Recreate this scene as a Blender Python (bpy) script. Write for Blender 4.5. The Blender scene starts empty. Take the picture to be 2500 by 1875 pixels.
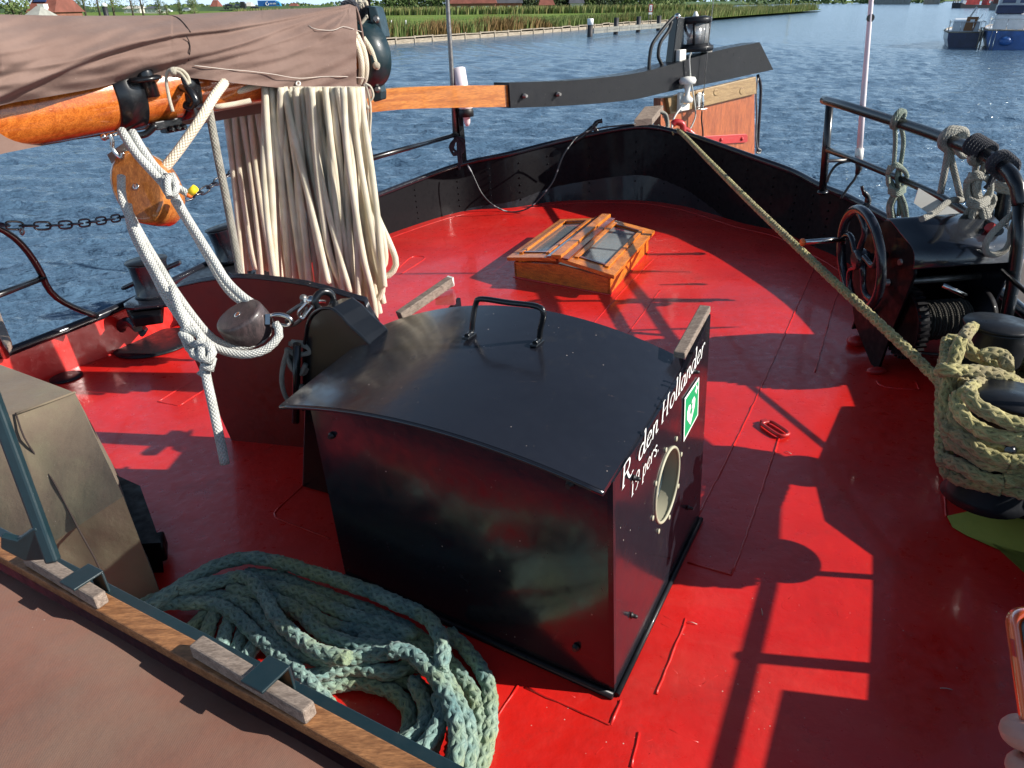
SUNEL, SUNAZ, SUNE, SKYS, EXPO = 27.5, -.22, 5.0, .048, .58
HAZE = (6.8, 10.4, 15.0)
import bpy, bmesh, math, random
from mathutils import Vector as V, Matrix, noise
random.seed(11)
rnd = random.random
def ru(a, b): return a + (b - a) * random.random()
scene = bpy.context.scene
COL = scene.collection

# ------------------------------------------------------------------ camera and frames
# the photograph measures 2500 x 1875; FOC is its focal length in those pixels
FOC, EYE = 1780.0, 1.6
WZ = -1.0                      # height of the canal surface (deck of the barge = 0)
def frame_from_down(dn):
    up = -V(dn).normalized(); fw = V((0, 0, 1))
    y = (fw - fw.dot(up) * up).normalized(); x = y.cross(up)
    if x[0] < 0: x = -x
    return Matrix((x, y, up))
MB_ = frame_from_down((1520 - 1250, -(4600 - 937.5), FOC))      # barge frame (it heels a little)
_roll = math.atan(25 / 2500.0); _p = math.atan((937.5 - 7.5) * math.cos(_roll) / FOC)
_dn = V((0, -math.cos(_p), math.sin(_p))); _dn.rotate(Matrix.Rotation(_roll, 3, 'Z'))
MW_ = frame_from_down(_dn)                                       # true level frame
CAM = V((0, 0, EYE))
RB = MW_ @ MB_.transposed()
XB = Matrix.Translation(CAM) @ RB.to_4x4() @ Matrix.Translation(-CAM)
XB_INV = XB.inverted()

def ray(px, py, M=MB_): return M @ V(((px - 1250) / FOC, (937.5 - py) / FOC, 1.0))
def G(px, py, z=0.0):
    d = ray(px, py); return CAM + d * ((z - EYE) / d.z)
def D(px, py, y):
    d = ray(px, py); return CAM + d * (y / d.y)
def DP(pxy, y): return D(pxy[0], pxy[1], y)
def on_plane(px, py, p0, nrm):
    d = ray(px, py); return CAM + d * ((V(p0) - CAM).dot(nrm) / d.dot(nrm))
def wall_pt(px, py, p0, dirv):
    """point seen at a pixel on the upright plane through p0 that runs along dirv"""
    dv = V((dirv[0], dirv[1], 0)).normalized(); return on_plane(px, py, p0, V((dv.y, -dv.x, 0)))
def proj(q, M=MB_):
    v = M.transposed() @ (V(q) - CAM); return 1250 + v.x / v.z * FOC, 937.5 - v.y / v.z * FOC
def upz(p, py):
    lo, hi = -1.0, 3.0
    for _ in range(40):
        m = (lo + hi) / 2
        if proj((p[0], p[1], m))[1] > py: lo = m
        else: hi = m
    return V((p[0], p[1], lo))
def Gw(px, py, z=WZ):
    d = ray(px, py, MW_); return CAM + d * ((z - EYE) / d.z)
def Dw(px, py, y):
    d = ray(px, py, MW_); return CAM + d * (y / d.y)
IR = (MB_ @ V((1, 0, 0))); IU = (MB_ @ V((0, 1, 0))); IC = (MB_ @ V((0, 0, -1)))   # right, up, towards the viewer
AX = V((.41, .72, 0)).normalized()         # fore and aft direction of the barge, pointing aft
NX = V((AX.y, -AX.x, 0))                   # athwartships, pointing to the right
def ST(s, t, z=0.0): return AX * s + NX * t + V((0, 0, z))
UP = V((0, 0, 1))

# ------------------------------------------------------------------ scene tree helpers
def tag(o, label=None, cat=None, group=None, kind=None):
    if label: o['label'] = label
    if cat: o['category'] = cat
    if group: o['group'] = group
    if kind: o['kind'] = kind
    return o
def thing(name, label, cat, group=None):
    o = bpy.data.objects.new(name, None); COL.objects.link(o); o.empty_display_size = .1
    return tag(o, label, cat, group)

class MB:
    def __init__(s): s.v = []; s.f = []; s.uv = []; s.mi = []; s.cur = 0; s.sm = []; s.smooth = False
    def face(s, idx, uvs=None, smooth=None):
        s.f.append(tuple(idx)); s.uv.append(uvs); s.mi.append(s.cur); s.sm.append(s.smooth if smooth is None else smooth)
    def quad(s, a, b, c, d, uvs=None, smooth=False):
        n = len(s.v); s.v += [V(a), V(b), V(c), V(d)]; s.face((n, n + 1, n + 2, n + 3), uvs, smooth); return s
    def poly(s, pts, smooth=False):
        n = len(s.v); s.v += [V(p) for p in pts]; s.face(range(n, n + len(pts)), None, smooth); return s
    def prism(s, pts, off, smooth=False):
        n = len(s.v); k = len(pts); off = V(off)
        s.v += [V(p) for p in pts] + [V(p) + off for p in pts]
        s.face(range(n, n + k), None, False); s.face(range(n + 2 * k - 1, n + k - 1, -1), None, False)
        for i in range(k):
            j = (i + 1) % k; s.face((n + j, n + i, n + k + i, n + k + j), None, smooth)
        return s
    def box(s, c, ex, ey, ez):
        c, ex, ey, ez = V(c), V(ex), V(ey), V(ez)
        return s.prism([c - ex - ey - ez, c + ex - ey - ez, c + ex + ey - ez, c - ex + ey - ez], ez * 2)
    def bar(s, a, b, w, h, up=UP):
        a, b = V(a), V(b); d = (b - a); L = d.length; d.normalize()
        sd = d.cross(V(up)).normalized(); u = sd.cross(d).normalized()
        return s.box((a + b) / 2, d * L / 2, sd * w / 2, u * h / 2)
    def tube(s, pts, r, seg=8, caps=True, closed=False, braid=None, smooth=True, vscale=None):
        pts = [V(p) for p in pts]; n = len(pts); base = len(s.v)
        rr = r if isinstance(r, (list, tuple)) else [r] * n
        tang = []
        for i in range(n):
            a = pts[(i - 1) % n] if (closed or i > 0) else pts[i]
            b = pts[(i + 1) % n] if (closed or i < n - 1) else pts[i]
            t = (b - a)
            tang.append(t.normalized() if t.length > 1e-9 else (tang[-1] if tang else V((0, 0, 1))))
        t0 = tang[0]; ref = V((0, 0, 1)) if abs(t0.z) < .9 else V((1, 0, 0))
        nrm = (ref - ref.dot(t0) * t0).normalized(); L = 0.0; ls = []
        for i in range(n):
            if i: L += (pts[i] - pts[i - 1]).length
            t = tang[i]; nrm = (nrm - nrm.dot(t) * t)
            nrm = nrm.normalized() if nrm.length > 1e-9 else t.orthogonal().normalized()
            bn = t.cross(nrm); ls.append(L)
            for k in range(seg):
                th = 2 * math.pi * k / seg; rad = rr[i]
                if braid: rad *= braid(th, L, rr[i])
                s.v.append(pts[i] + (nrm * math.cos(th) + bn * math.sin(th)) * rad)
        m = n if closed else n - 1
        R0 = max(rr); sc = vscale or 1 / (2 * math.pi * R0)
        for i in range(m):
            j = (i + 1) % n; v0 = ls[i] * sc; v1 = (ls[j] if j else L + (pts[0] - pts[-1]).length) * sc
            for k in range(seg):
                k2 = (k + 1) % seg
                s.face((base + i * seg + k, base + i * seg + k2, base + j * seg + k2, base + j * seg + k),
                       ((k / seg, v0), ((k + 1) / seg, v0), ((k + 1) / seg, v1), (k / seg, v1)), smooth)
        if caps and not closed:
            s.face([base + k for k in range(seg)][::-1], None, False)
            s.face([base + (n - 1) * seg + k for k in range(seg)], None, False)
        return s
    def cyl(s, a, b, r, seg=16, r2=None, smooth=True):
        return s.tube([a, b], [r, r if r2 is None else r2], seg, smooth=smooth)
    def lathe(s, c, ax, prof, seg=24, smooth=True):
        """prof: (radius, height) pairs along axis ax"""
        c = V(c); ax = V(ax).normalized(); u = ax.orthogonal().normalized(); w = ax.cross(u); base = len(s.v)
        for (r, h) in prof:
            for k in range(seg):
                th = 2 * math.pi * k / seg; s.v.append(c + ax * h + (u * math.cos(th) + w * math.sin(th)) * max(r, 1e-5))
        for i in range(len(prof) - 1):
            for k in range(seg):
                k2 = (k + 1) % seg
                s.face((base + i * seg + k, base + i * seg + k2, base + (i + 1) * seg + k2, base + (i + 1) * seg + k), None, smooth)
        s.face([base + k for k in range(seg)][::-1], None, False)
        s.face([base + (len(prof) - 1) * seg + k for k in range(seg)], None, False)
        return s
    def torus(s, c, ax, R, r, seg=24, ss=8, a0=0, a1=2 * math.pi, u=None):
        ax = V(ax).normalized(); u = V(u).normalized() if u else ax.orthogonal().normalized(); w = ax.cross(u)
        full = abs(a1 - a0 - 2 * math.pi) < 1e-6; n = seg if full else seg + 1
        pts = [V(c) + (u * math.cos(a0 + (a1 - a0) * i / seg) + w * math.sin(a0 + (a1 - a0) * i / seg)) * R for i in range(n)]
        return s.tube(pts, r, ss, closed=full)
    def sphere(s, c, r, seg=12, rings=8, sc=(1, 1, 1)):
        c = V(c); base = len(s.v)
        for i in range(rings + 1):
            ph = math.pi * i / rings
            for k in range(seg):
                th = 2 * math.pi * k / seg
                s.v.append(c + V((math.sin(ph) * math.cos(th) * sc[0], math.sin(ph) * math.sin(th) * sc[1], math.cos(ph) * sc[2])) * r)
        for i in range(rings):
            for k in range(seg):
                k2 = (k + 1) % seg
                s.face((base + i * seg + k, base + (i + 1) * seg + k, base + (i + 1) * seg + k2, base + i * seg + k2), None, True)
        return s
    def grid(s, nu, nv, fn, smooth=True, uvs=True):
        base = len(s.v)
        for i in range(nu + 1):
            for j in range(nv + 1): s.v.append(V(fn(i / nu, j / nv)))
        for i in range(nu):
            for j in range(nv):
                a = base + i * (nv + 1) + j
                s.face((a, a + nv + 1, a + nv + 2, a + 1),
                       ((i / nu, j / nv), ((i + 1) / nu, j / nv), ((i + 1) / nu, (j + 1) / nv), (i / nu, (j + 1) / nv)) if uvs else None, smooth)
        return s
    def build(s, name, mats, parent=None, world=False, bevel=0, solid=0, kind=None, weld=False):
        me = bpy.data.meshes.new(name)
        X = Matrix.Identity(4) if world else XB
        me.from_pydata([tuple(X @ p) for p in s.v], [], s.f)
        mats = mats if isinstance(mats, (list, tuple)) else [mats]
        for m in mats: me.materials.append(m)
        me.polygons.foreach_set('material_index', s.mi); me.polygons.foreach_set('use_smooth', s.sm)
        if any(u is not None for u in s.uv):
            uvl = me.uv_layers.new(name='UVMap'); k = 0
            for p, u in zip(me.polygons, s.uv):
                if u is not None:
                    for li, c in zip(p.loop_indices, u): uvl.data[li].uv = c
        me.validate(); me.update()
        if weld:
            bmm = bmesh.new(); bmm.from_mesh(me); bmesh.ops.remove_doubles(bmm, verts=bmm.verts, dist=1e-5); bmm.to_mesh(me); bmm.free()
        o = bpy.data.objects.new(name, me); COL.objects.link(o)
        if parent: o.parent = parent
        if kind: o['kind'] = kind
        if solid:
            m = o.modifiers.new('Solid', 'SOLIDIFY'); m.thickness = solid; m.offset = -1
        if bevel:
            m = o.modifiers.new('Bevel', 'BEVEL'); m.width = bevel; m.segments = 2; m.limit_method = 'ANGLE'; m.angle_limit = math.radians(40)
            m.harden_normals = False
        return o

def crv(pts, n=8):
    """smooth curve through points"""
    pts = [V(p) for p in pts]
    if len(pts) < 3: return pts
    P = [pts[0] * 2 - pts[1]] + pts + [pts[-1] * 2 - pts[-2]]; out = []
    for i in range(1, len(P) - 2):
        p0, p1, p2, p3 = P[i - 1:i + 3]
        for k in range(n):
            t = k / n; t2 = t * t; t3 = t2 * t
            out.append(0.5 * ((2 * p1) + (p2 - p0) * t + (2 * p0 - 5 * p1 + 4 * p2 - p3) * t2 + (3 * p1 - p0 - 3 * p2 + p3) * t3))
    out.append(pts[-1]); return out
def resample(pts, step):
    out = [pts[0]]; acc = 0
    for a, b in zip(pts, pts[1:]):
        d = (b - a).length
        if d < 1e-9: continue
        x = step - acc
        while x <= d:
            out.append(a.lerp(b, x / d)); x += step
        acc = (acc + d) % step if d >= step - acc else acc + d
    out.append(pts[-1]); return out
def plait(n=2, pitch=3.4, amp=.16):
    def f(th, L, R):
        q = 2 * math.pi * L / (pitch * R * 2)
        return 1 - amp * .8 + amp * math.sqrt(abs(math.sin(n * th + q) * math.sin(n * th - q)))
    return f
def braided(mb, path, R, step=.011, pitch=7.0, seg=6, nst=4):
    """eight-strand plait: nst strands each way, weaving over and under each other"""
    path = resample(path, step); n = len(path)
    if n < 3: return
    tan = [(path[min(i + 1, n - 1)] - path[max(i - 1, 0)]).normalized() for i in range(n)]
    t0 = tan[0]; ref = V((0, 0, 1)) if abs(t0.z) < .9 else V((1, 0, 0)); nrm = (ref - ref.dot(t0) * t0).normalized(); fr = []
    for t in tan:
        nrm = (nrm - nrm.dot(t) * t); nrm = nrm.normalized() if nrm.length > 1e-9 else t.orthogonal().normalized(); fr.append((nrm.copy(), t.cross(nrm)))
    w = 2 * math.pi / (pitch * R); mb.tube(path, R * .66, 8)
    for sg in (1, -1):
        for k in range(nst):
            ph = 2 * math.pi * k / nst + (0 if sg > 0 else math.pi / nst); pts = []; L = 0
            for i in range(n):
                if i: L += (path[i] - path[i - 1]).length
                th = sg * w * L + ph; rr = R * (.60 + sg * .085 * math.cos(nst * (w * L) + k * math.pi))
                pts.append(path[i] + fr[i][0] * math.cos(th) * rr + fr[i][1] * math.sin(th) * rr)
            mb.tube(pts, R * .405, seg, caps=True)
def twist(n=3, pitch=3.2, amp=.22):
    def f(th, L, R):
        return 1 - amp + amp * abs(math.cos(n * th / 2 + math.pi * L / (pitch * R * 2) * 1.0))
    return f

# ------------------------------------------------------------------ materials
class NT:
    def __init__(s, name):
        s.m = bpy.data.materials.new(name); s.m.use_nodes = True; s.t = s.m.node_tree; s.n = s.t.nodes
        s.b = s.n['Principled BSDF']; s.out = s.n['Material Output']; s._co = None
    def N(s, ty, **k):
        nd = s.n.new(ty)
        for a, b in k.items(): setattr(nd, a, b)
        return nd
    def L(s, a, b): s.t.links.new(a, b)
    def co(s, kind='Object'):
        if s._co is None: s._co = s.N('ShaderNodeTexCoord')
        return s._co.outputs[kind]
    def math(s, op, a, b=None, c=None):
        nd = s.N('ShaderNodeMath', operation=op)
        for i, x in enumerate((a, b, c)):
            if x is None: continue
            if isinstance(x, (int, float)): nd.inputs[i].default_value = x
            else: s.L(x, nd.inputs[i])
        return nd.outputs[0]
    def noise(s, scale, detail=3, rough=.55, vec=None, dist=0, stretch=None):
        vec = vec if vec is not None else s.co()
        if stretch:
            mp = s.N('ShaderNodeMapping'); mp.inputs['Scale'].default_value = stretch; s.L(vec, mp.inputs[0]); vec = mp.outputs[0]
        nd = s.N('ShaderNodeTexNoise'); nd.inputs['Scale'].default_value = scale; nd.inputs['Detail'].default_value = detail
        nd.inputs['Roughness'].default_value = rough; nd.inputs['Distortion'].default_value = dist
        s.L(vec, nd.inputs['Vector']); return nd.outputs['Fac']
    def ramp(s, x, stops, interp='LINEAR'):
        r = s.N('ShaderNodeValToRGB'); cr = r.color_ramp; cr.interpolation = interp
        while len(cr.elements) < len(stops): cr.elements.new(.5)
        for e, (p, c) in zip(cr.elements, stops):
            e.position = p; e.color = (c, c, c, 1) if isinstance(c, (int, float)) else (*c[:3], 1)
        s.L(x, r.inputs[0]); return r.outputs[0]
    def mix(s, f, a, b, blend='MIX'):
        m = s.N('ShaderNodeMix', data_type='RGBA', blend_type=blend)
        for i, x in ((0, f), (6, a), (7, b)):
            if isinstance(x, (int, float)): m.inputs[i].default_value = x
            elif isinstance(x, (tuple, list)): m.inputs[i].default_value = (*x[:3], 1)
            else: s.L(x, m.inputs[i])
        return m.outputs[2]
    def bump(s, h, strength=.3, dist=.01, prev=None):
        b = s.N('ShaderNodeBump'); b.inputs['Strength'].default_value = strength; b.inputs['Distance'].default_value = dist
        s.L(h, b.inputs['Height'])
        if prev is not None: s.L(prev, b.inputs['Normal'])
        return b.outputs[0]
    def set(s, **k):
        for a, x in k.items():
            i = s.b.inputs[a.replace('_', ' ')]
            if isinstance(x, (int, float)): i.default_value = x
            elif isinstance(x, tuple): i.default_value = (*x[:3], 1) if len(i.default_value) == 4 else x
            else: s.L(x, i)
        return s

def simple(name, col, rough=.5, metal=0, var=.25, vs=6, bump=.0, bs=40, bd=.003, spec=.5, coat=0):
    m = NT(name); dark = tuple(c * (1 - var) for c in col); lite = tuple(min(1, c * (1 + var)) for c in col)
    c = m.ramp(m.noise(vs, 4), [(.3, dark), (.7, lite)])
    m.set(Base_Color=c, Roughness=rough, Metallic=metal, Coat_Weight=coat)
    m.b.inputs['Specular IOR Level'].default_value = spec
    if bump: m.set(Normal=m.bump(m.noise(bs, 4), bump, bd))
    return m.m
def plain(name, col, rough=.5, metal=0):
    m = NT(name); m.set(Base_Color=tuple(col), Roughness=rough, Metallic=metal); return m.m

def paint(name, col, rough=.22, lump=.35, speck=.5, worn=(.25, .18, .13), coat=.3, fade=None, grime=None):
    """thick brushed ship's paint: lumps, dust specks, fine scratches"""
    m = NT(name)
    n1 = m.noise(2.2, 5); n2 = m.noise(26, 4); n3 = m.noise(140, 3)
    c = m.ramp(n1, [(.3, tuple(x * .82 for x in col)), (.7, tuple(min(1, x * 1.12) for x in col))])
    if fade: c = m.mix(m.math('MULTIPLY', m.ramp(m.noise(1.1, 9, .72, dist=.8), [(.50, 0.0), (.70, 1.0)]), .35), c, fade)
    if grime:
        c = m.mix(m.math('MULTIPLY', m.ramp(m.noise(3.4, 8, .75), [(.56, 0.0), (.70, 1.0)]), .55), c, grime)
        c = m.mix(m.math('MULTIPLY', m.ramp(m.noise(24, 5, .7), [(.62, 0.0), (.72, 1.0)]), .35), c, grime)
    vo = m.N('ShaderNodeTexVoronoi'); vo.inputs['Scale'].default_value = 34; m.L(m.co(), vo.inputs['Vector'])
    dots = m.ramp(vo.outputs['Distance'], [(.045, 1.0), (.075, 0.0)])
    sel = m.ramp(m.noise(7, 2), [(.52, 0.0), (.62, 1.0)])
    f = m.math('MULTIPLY', m.math('MULTIPLY', dots, sel), speck)
    c = m.mix(f, c, (.62, .5, .42))
    scr = m.ramp(m.noise(9, 8, .75, stretch=(1, 7, 1), dist=1.2), [(.66, 0.0), (.69, 1.0)])
    c = m.mix(m.math('MULTIPLY', scr, .35 * speck), c, worn)
    r = m.ramp(n2, [(.3, rough * .8), (.75, min(1, rough * 1.7))])
    nb = m.bump(n2, lump * .5, .004); nb = m.bump(n1, lump, .02, nb); nb = m.bump(n3, lump * .35, .0012, nb)
    m.set(Base_Color=c, Roughness=r, Normal=nb, Coat_Weight=coat, Coat_Roughness=.08)
    return m.m
def varnish(name, c1, c2, along=(1, 12, 12), rough=.18, coat=.8, scale=5):
    m = NT(name)
    g = m.noise(scale, 6, .62, stretch=along, dist=.6); g2 = m.noise(scale * 6, 4, .6, stretch=along)
    c = m.ramp(g, [(.32, c1), (.55, c2), (.72, tuple(x * 1.15 for x in c2))])
    c = m.mix(m.ramp(g2, [(.4, 0.0), (.62, .55)]), c, tuple(x * .55 for x in c1))
    m.set(Base_Color=c, Roughness=rough, Coat_Weight=coat, Coat_Roughness=.06, Normal=m.bump(g2, .15, .002))
    return m.m
def ropemat(name, c1, c2, n=8, mm=6, stain=None, bumpd=.004, rough=.85, geo=False):
    m = NT(name)
    sep = m.N('ShaderNodeSeparateXYZ'); m.L(m.co('UV'), sep.inputs[0])
    u = m.math('MULTIPLY', sep.outputs[0], n * math.pi); v = m.math('MULTIPLY', sep.outputs[1], mm * math.pi)
    a = m.math('SINE', m.math('ADD', u, v)); b = m.math('SINE', m.math('SUBTRACT', u, v))
    h = m.math('POWER', m.math('ABSOLUTE', m.math('MULTIPLY', a, b)), .5)
    c = m.ramp(m.noise(14, 5, .7), [(.3, c1), (.68, c2)])
    if stain: c = m.mix(m.ramp(m.noise(5, 4), [(.48, 0.0), (.66, .75)]), c, stain)
    c = m.mix(m.ramp(h, [(.05, .55), (.5, 0.0)]), c, tuple(x * .45 for x in c1))
    nb = m.bump(h, .8 if not geo else .3, bumpd); nb = m.bump(m.noise(420, 3), .5, .0015, nb)
    m.set(Base_Color=c, Roughness=rough, Normal=nb); m.b.inputs['Specular IOR Level'].default_value = .15
    m.b.inputs['Sheen Weight'].default_value = .15
    return m.m
M = {}
M['red'] = paint('red_deck_paint', (.62, .014, .010), rough=.3, lump=.6, speck=.9, worn=(.30, .09, .07), coat=.2, fade=(.66, .075, .055), grime=(.36, .022, .018))
M['red_in'] = paint('red_panel_paint', (.17, .013, .009), rough=.42, lump=.12, speck=.1, coat=.1)
M['black'] = paint('black_paint', (.013, .014, .020), rough=.17, lump=.14, speck=.9, worn=(.30, .20, .15), coat=.18, grime=(.035, .032, .03))
M['black_rough'] = paint('black_hull_paint', (.004, .0035, .005), rough=.5, lump=.12, speck=.08, worn=(.10, .03, .02), coat=.1)
M['grey'] = paint('grey_black_paint', (.012, .013, .016), rough=.34, lump=.2, speck=.45, coat=.08)
M['green'] = paint('dark_green_paint', (.008, .024, .030), rough=.35, lump=.3, speck=.5, worn=(.3, .22, .14), coat=.2)
M['waterway'] = paint('yellow_green_paint', (.42, .43, .08), rough=.5, lump=.4, speck=.6, coat=0)
M['redpart'] = paint('red_fitting_paint', (.45, .02, .02), rough=.35, lump=.2, speck=.4, coat=.2)
M['hull'] = paint('hull_side_paint', (.014, .014, .018), rough=.4, lump=.4, speck=.3)
M['spar'] = varnish('varnished_spar', (.42, .085, .012), (.68, .19, .03), along=(1.2, 14, 14), scale=3.0)
M['teak'] = varnish('varnished_teak', (.42, .10, .010), (.78, .25, .03), along=(3, 3, 14), scale=5, rough=.32, coat=.25)
M['teak_red'] = varnish('varnished_red_timber', (.12, .016, .008), (.24, .04, .015), along=(3, 3, 12), scale=6)
M['rudderwood'] = varnish('rudder_timber', (.30, .06, .014), (.48, .12, .03), along=(10, 10, 1.2), scale=2.5, rough=.45, coat=.15)
M['tillerwood'] = varnish('tiller_timber', (.38, .10, .012), (.62, .22, .035), along=(1.2, 1.2, 12), scale=3, rough=.25)
M['blockwood'] = varnish('block_timber', (.34, .10, .02), (.60, .22, .05), along=(10, 10, 2), scale=5)
M['darkwood'] = varnish('weathered_block_timber', (.035, .028, .03), (.085, .06, .06), along=(10, 4, 3), scale=7, rough=.4, coat=.15)
M['oldwood'] = varnish('grey_weathered_wood', (.15, .11, .085), (.32, .25, .20), along=(3, 14, 14), scale=7, rough=.8, coat=0)
M['batten'] = varnish('batten_timber', (.17, .065, .022), (.38, .17, .065), along=(2, 12, 12), scale=6, rough=.6, coat=.05)
M['cheek'] = varnish('cheek_timber', (.26, .15, .06), (.42, .27, .12), along=(2, 2, 12), scale=4, rough=.5, coat=.1)
M['steel'] = simple('bright_steel', (.62, .60, .57), .2, 1, .15, 20)
M['iron'] = simple('grey_iron', (.22, .21, .20), .45, .8, .3, 30, .3, 60, .002)
M['white'] = simple('white_plastic', (.78, .76, .70), .4, 0, .05)
M['pinkwhite'] = simple('faded_white_tube', (.75, .66, .68), .45, 0, .06)
M['blackmat'] = plain('black_rubber', (.012, .012, .013), .5)
M['shiny_black'] = simple('glossy_black_iron', (.007, .008, .010), .27, 0, .2, 10, .15, 50, .002, coat=.12)
M['cream_rope'] = ropemat('cream_rope', (.72, .62, .45), (.90, .83, .68), 8, 7, stain=(.60, .57, .42))
M['grey_rope'] = ropemat('grey_white_rope', (.46, .47, .44), (.68, .68, .64), 8, 7)
M['dirty_rope'] = ropemat('dirty_grey_rope', (.20, .19, .16), (.42, .40, .34), 8, 6)
M['green_rope_thin'] = ropemat('green_flecked_rope', (.12, .16, .13), (.36, .40, .32), 6, 5)
M['teal_rope'] = ropemat('teal_hawser', (.09, .19, .20), (.30, .42, .36), 3, 1, stain=(.30, .34, .16), geo=True)
M['olive_rope'] = ropemat('olive_hawser', (.20, .18, .07), (.50, .44, .20), 3, 1, stain=(.24, .19, .12), geo=True)
M['dark_rope'] = ropemat('dark_rope', (.02, .022, .03), (.06, .06, .07), 6, 5)
M['wire'] = ropemat('greasy_wire', (.02, .018, .012), (.05, .042, .03), 6, 4, rough=.5)
M['orange'] = plain('orange_tape', (.75, .16, .03), .5)
M['yellow'] = plain('yellow_tape', (.85, .62, .02), .5)
M['white_paint'] = plain('white_lettering', (.85, .85, .82), .5)
M['signgreen'] = plain('sign_green', (.0, .33, .12), .4)

def canvas(name, c1, c2, weave=900, mould=None, rough=.85):
    m = NT(name)
    c = m.ramp(m.noise(3.5, 5, .6), [(.3, c1), (.7, c2)])
    if mould: c = m.mix(m.ramp(m.noise(2.2, 6, .65), [(.45, 0.0), (.65, .8)]), c, mould)
    sp = m.N('ShaderNodeTexVoronoi'); sp.inputs['Scale'].default_value = 38; m.L(m.co(), sp.inputs['Vector'])
    dots = m.math('MULTIPLY', m.ramp(sp.outputs['Distance'], [(.03, 1.0), (.06, 0.0)]), m.ramp(m.noise(5, 2), [(.5, 0.0), (.62, .7)]))
    c = m.mix(dots, c, (.6, .52, .46))
    scr = m.ramp(m.noise(11, 8, .8, stretch=(2, 9, 3), dist=2), [(.68, 0.0), (.71, .35)])
    c = m.mix(scr, c, (.5, .42, .36))
    w = m.N('ShaderNodeTexWave', wave_type='BANDS', bands_direction='DIAGONAL'); w.inputs['Scale'].default_value = weave / 3; m.L(m.co(), w.inputs['Vector'])
    nb = m.bump(w.outputs['Fac'], .25, .0008); nb = m.bump(m.noise(7, 5), .35, .02, nb)
    m.set(Base_Color=c, Roughness=rough, Normal=nb); m.b.inputs['Specular IOR Level'].default_value = .3
    m.b.inputs['Sheen Weight'].default_value = .1
    return m.m
M['sailcover'] = canvas('brown_sail_cover', (.165, .103, .083), (.215, .142, .116), 900)
M['hatchcloth'] = canvas('red_brown_hatch_cloth', (.165, .068, .043), (.235, .10, .068), 700, mould=(.20, .12, .085))
M['hood'] = canvas('weathered_brown_hood', (.135, .10, .072), (.20, .155, .108), 800, mould=(.19, .18, .11))
M['thread'] = plain('pale_thread', (.55, .48, .42), .8)
M['thread_dark'] = plain('dark_seam', (.03, .02, .018), .9)

def glassmat(name, tint=(.8, .9, .9), rough=.02, alpha=.25):
    m = NT(name); m.set(Base_Color=tint, Roughness=rough, Alpha=alpha); m.b.inputs['Specular IOR Level'].default_value = 1.0
    return m.m
M['glass'] = glassmat('window_glass', (.28, .32, .34), .06, .5)
M['lens'] = glassmat('lantern_glass', (.75, .75, .74), .06, .35)
M['cream'] = plain('cream_inner_paint', (.42, .40, .29), .5)
M['skyinside'] = simple('pale_blue_interior', (.42, .47, .52), .6, 0, .3)

def watermat():
    m = NT('canal_water')
    v = m.co('Object')
    # short chop on longer wavelets; crests run across the view
    a = m.noise(1.15, 3, .55, v, .5, (.55, 1.0, 1)); b = m.noise(3.6, 3, .6, v, .6, (.5, 1.0, 1)); c = m.noise(11, 3, .6, v, .3, (.6, 1, 1))
    n = m.bump(a, 1.0, .20); n = m.bump(b, 1.0, .12, n); n = m.bump(c, 1.0, .045, n)
    m.set(Base_Color=(.072, .132, .205), Roughness=.14, Normal=n, IOR=1.5)
    m.b.inputs['Specular IOR Level'].default_value = .5
    return m.m
M['water'] = watermat()
def fieldmat():
    m = NT('meadow_grass')
    n = m.noise(.08, 5, .6); n2 = m.noise(1.4, 6, .7); n3 = m.noise(.02, 3)
    c = m.ramp(n, [(.3, (.10, .17, .03)), (.5, (.16, .24, .045)), (.7, (.25, .28, .09))])
    c = m.mix(m.ramp(n2, [(.35, .55), (.65, 0.0)]), c, (.07, .12, .025))
    m.set(Base_Color=c, Roughness=.95, Normal=m.bump(n2, .8, .15)); m.b.inputs['Specular IOR Level'].default_value = .1
    return m.m
M['field'] = fieldmat()
def leafmat(name, stops, trans=.0):
    m = NT(name); sep = m.N('ShaderNodeSeparateXYZ'); m.L(m.co('UV'), sep.inputs[0])
    c = m.ramp(sep.outputs[0], stops); m.set(Base_Color=c, Roughness=.75); m.b.inputs['Specular IOR Level'].default_value = .2
    return m.m
M['reed'] = leafmat('reed_leaves', [(0, (.09, .14, .035)), (.35, (.15, .20, .06)), (.6, (.25, .27, .10)), (.8, (.30, .22, .10)), (1, (.38, .29, .15))])
M['reed_brown'] = leafmat('brown_bank_plants', [(0, (.10, .09, .03)), (.5, (.20, .13, .05)), (1, (.30, .18, .08))])
M['leaf'] = leafmat('tree_leaves', [(0, (.03, .06, .015)), (.5, (.06, .10, .03)), (1, (.11, .15, .05))])
M['leaf_pale'] = leafmat('pale_willow_leaves', [(0, (.07, .11, .04)), (.5, (.13, .18, .06)), (1, (.20, .24, .10))])
M['leaf_dark'] = leafmat('dark_leaves', [(0, (.014, .03, .012)), (.5, (.03, .05, .02)), (1, (.06, .08, .03))])
M['bark'] = simple('bark', (.10, .08, .06), .9, 0, .3, 2)
M['bankwood'] = varnish('bank_boards', (.20, .16, .11), (.42, .36, .28), along=(1, 1, 8), scale=2, rough=.9, coat=0)
M['grey_timber'] = simple('grey_timber', (.20, .20, .18), .85, 0, .25, 1.5)
M['pile_black'] = simple('black_pile', (.02, .02, .024), .6, 0, .3)
M['pilewhite'] = simple('white_pile_cap', (.8, .8, .8), .5, 0, .05)
M['brick'] = simple('brick_wall', (.22, .09, .06), .9, 0, .25, 1)
M['rooftile'] = simple('brown_red_tiles', (.20, .065, .045), .8, 0, .25, .6)
M['roofgrey'] = simple('grey_slates', (.08, .085, .10), .6, 0, .25, .6)
M['wallpale'] = simple('pale_wall', (.55, .52, .46), .8, 0, .1)
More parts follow.
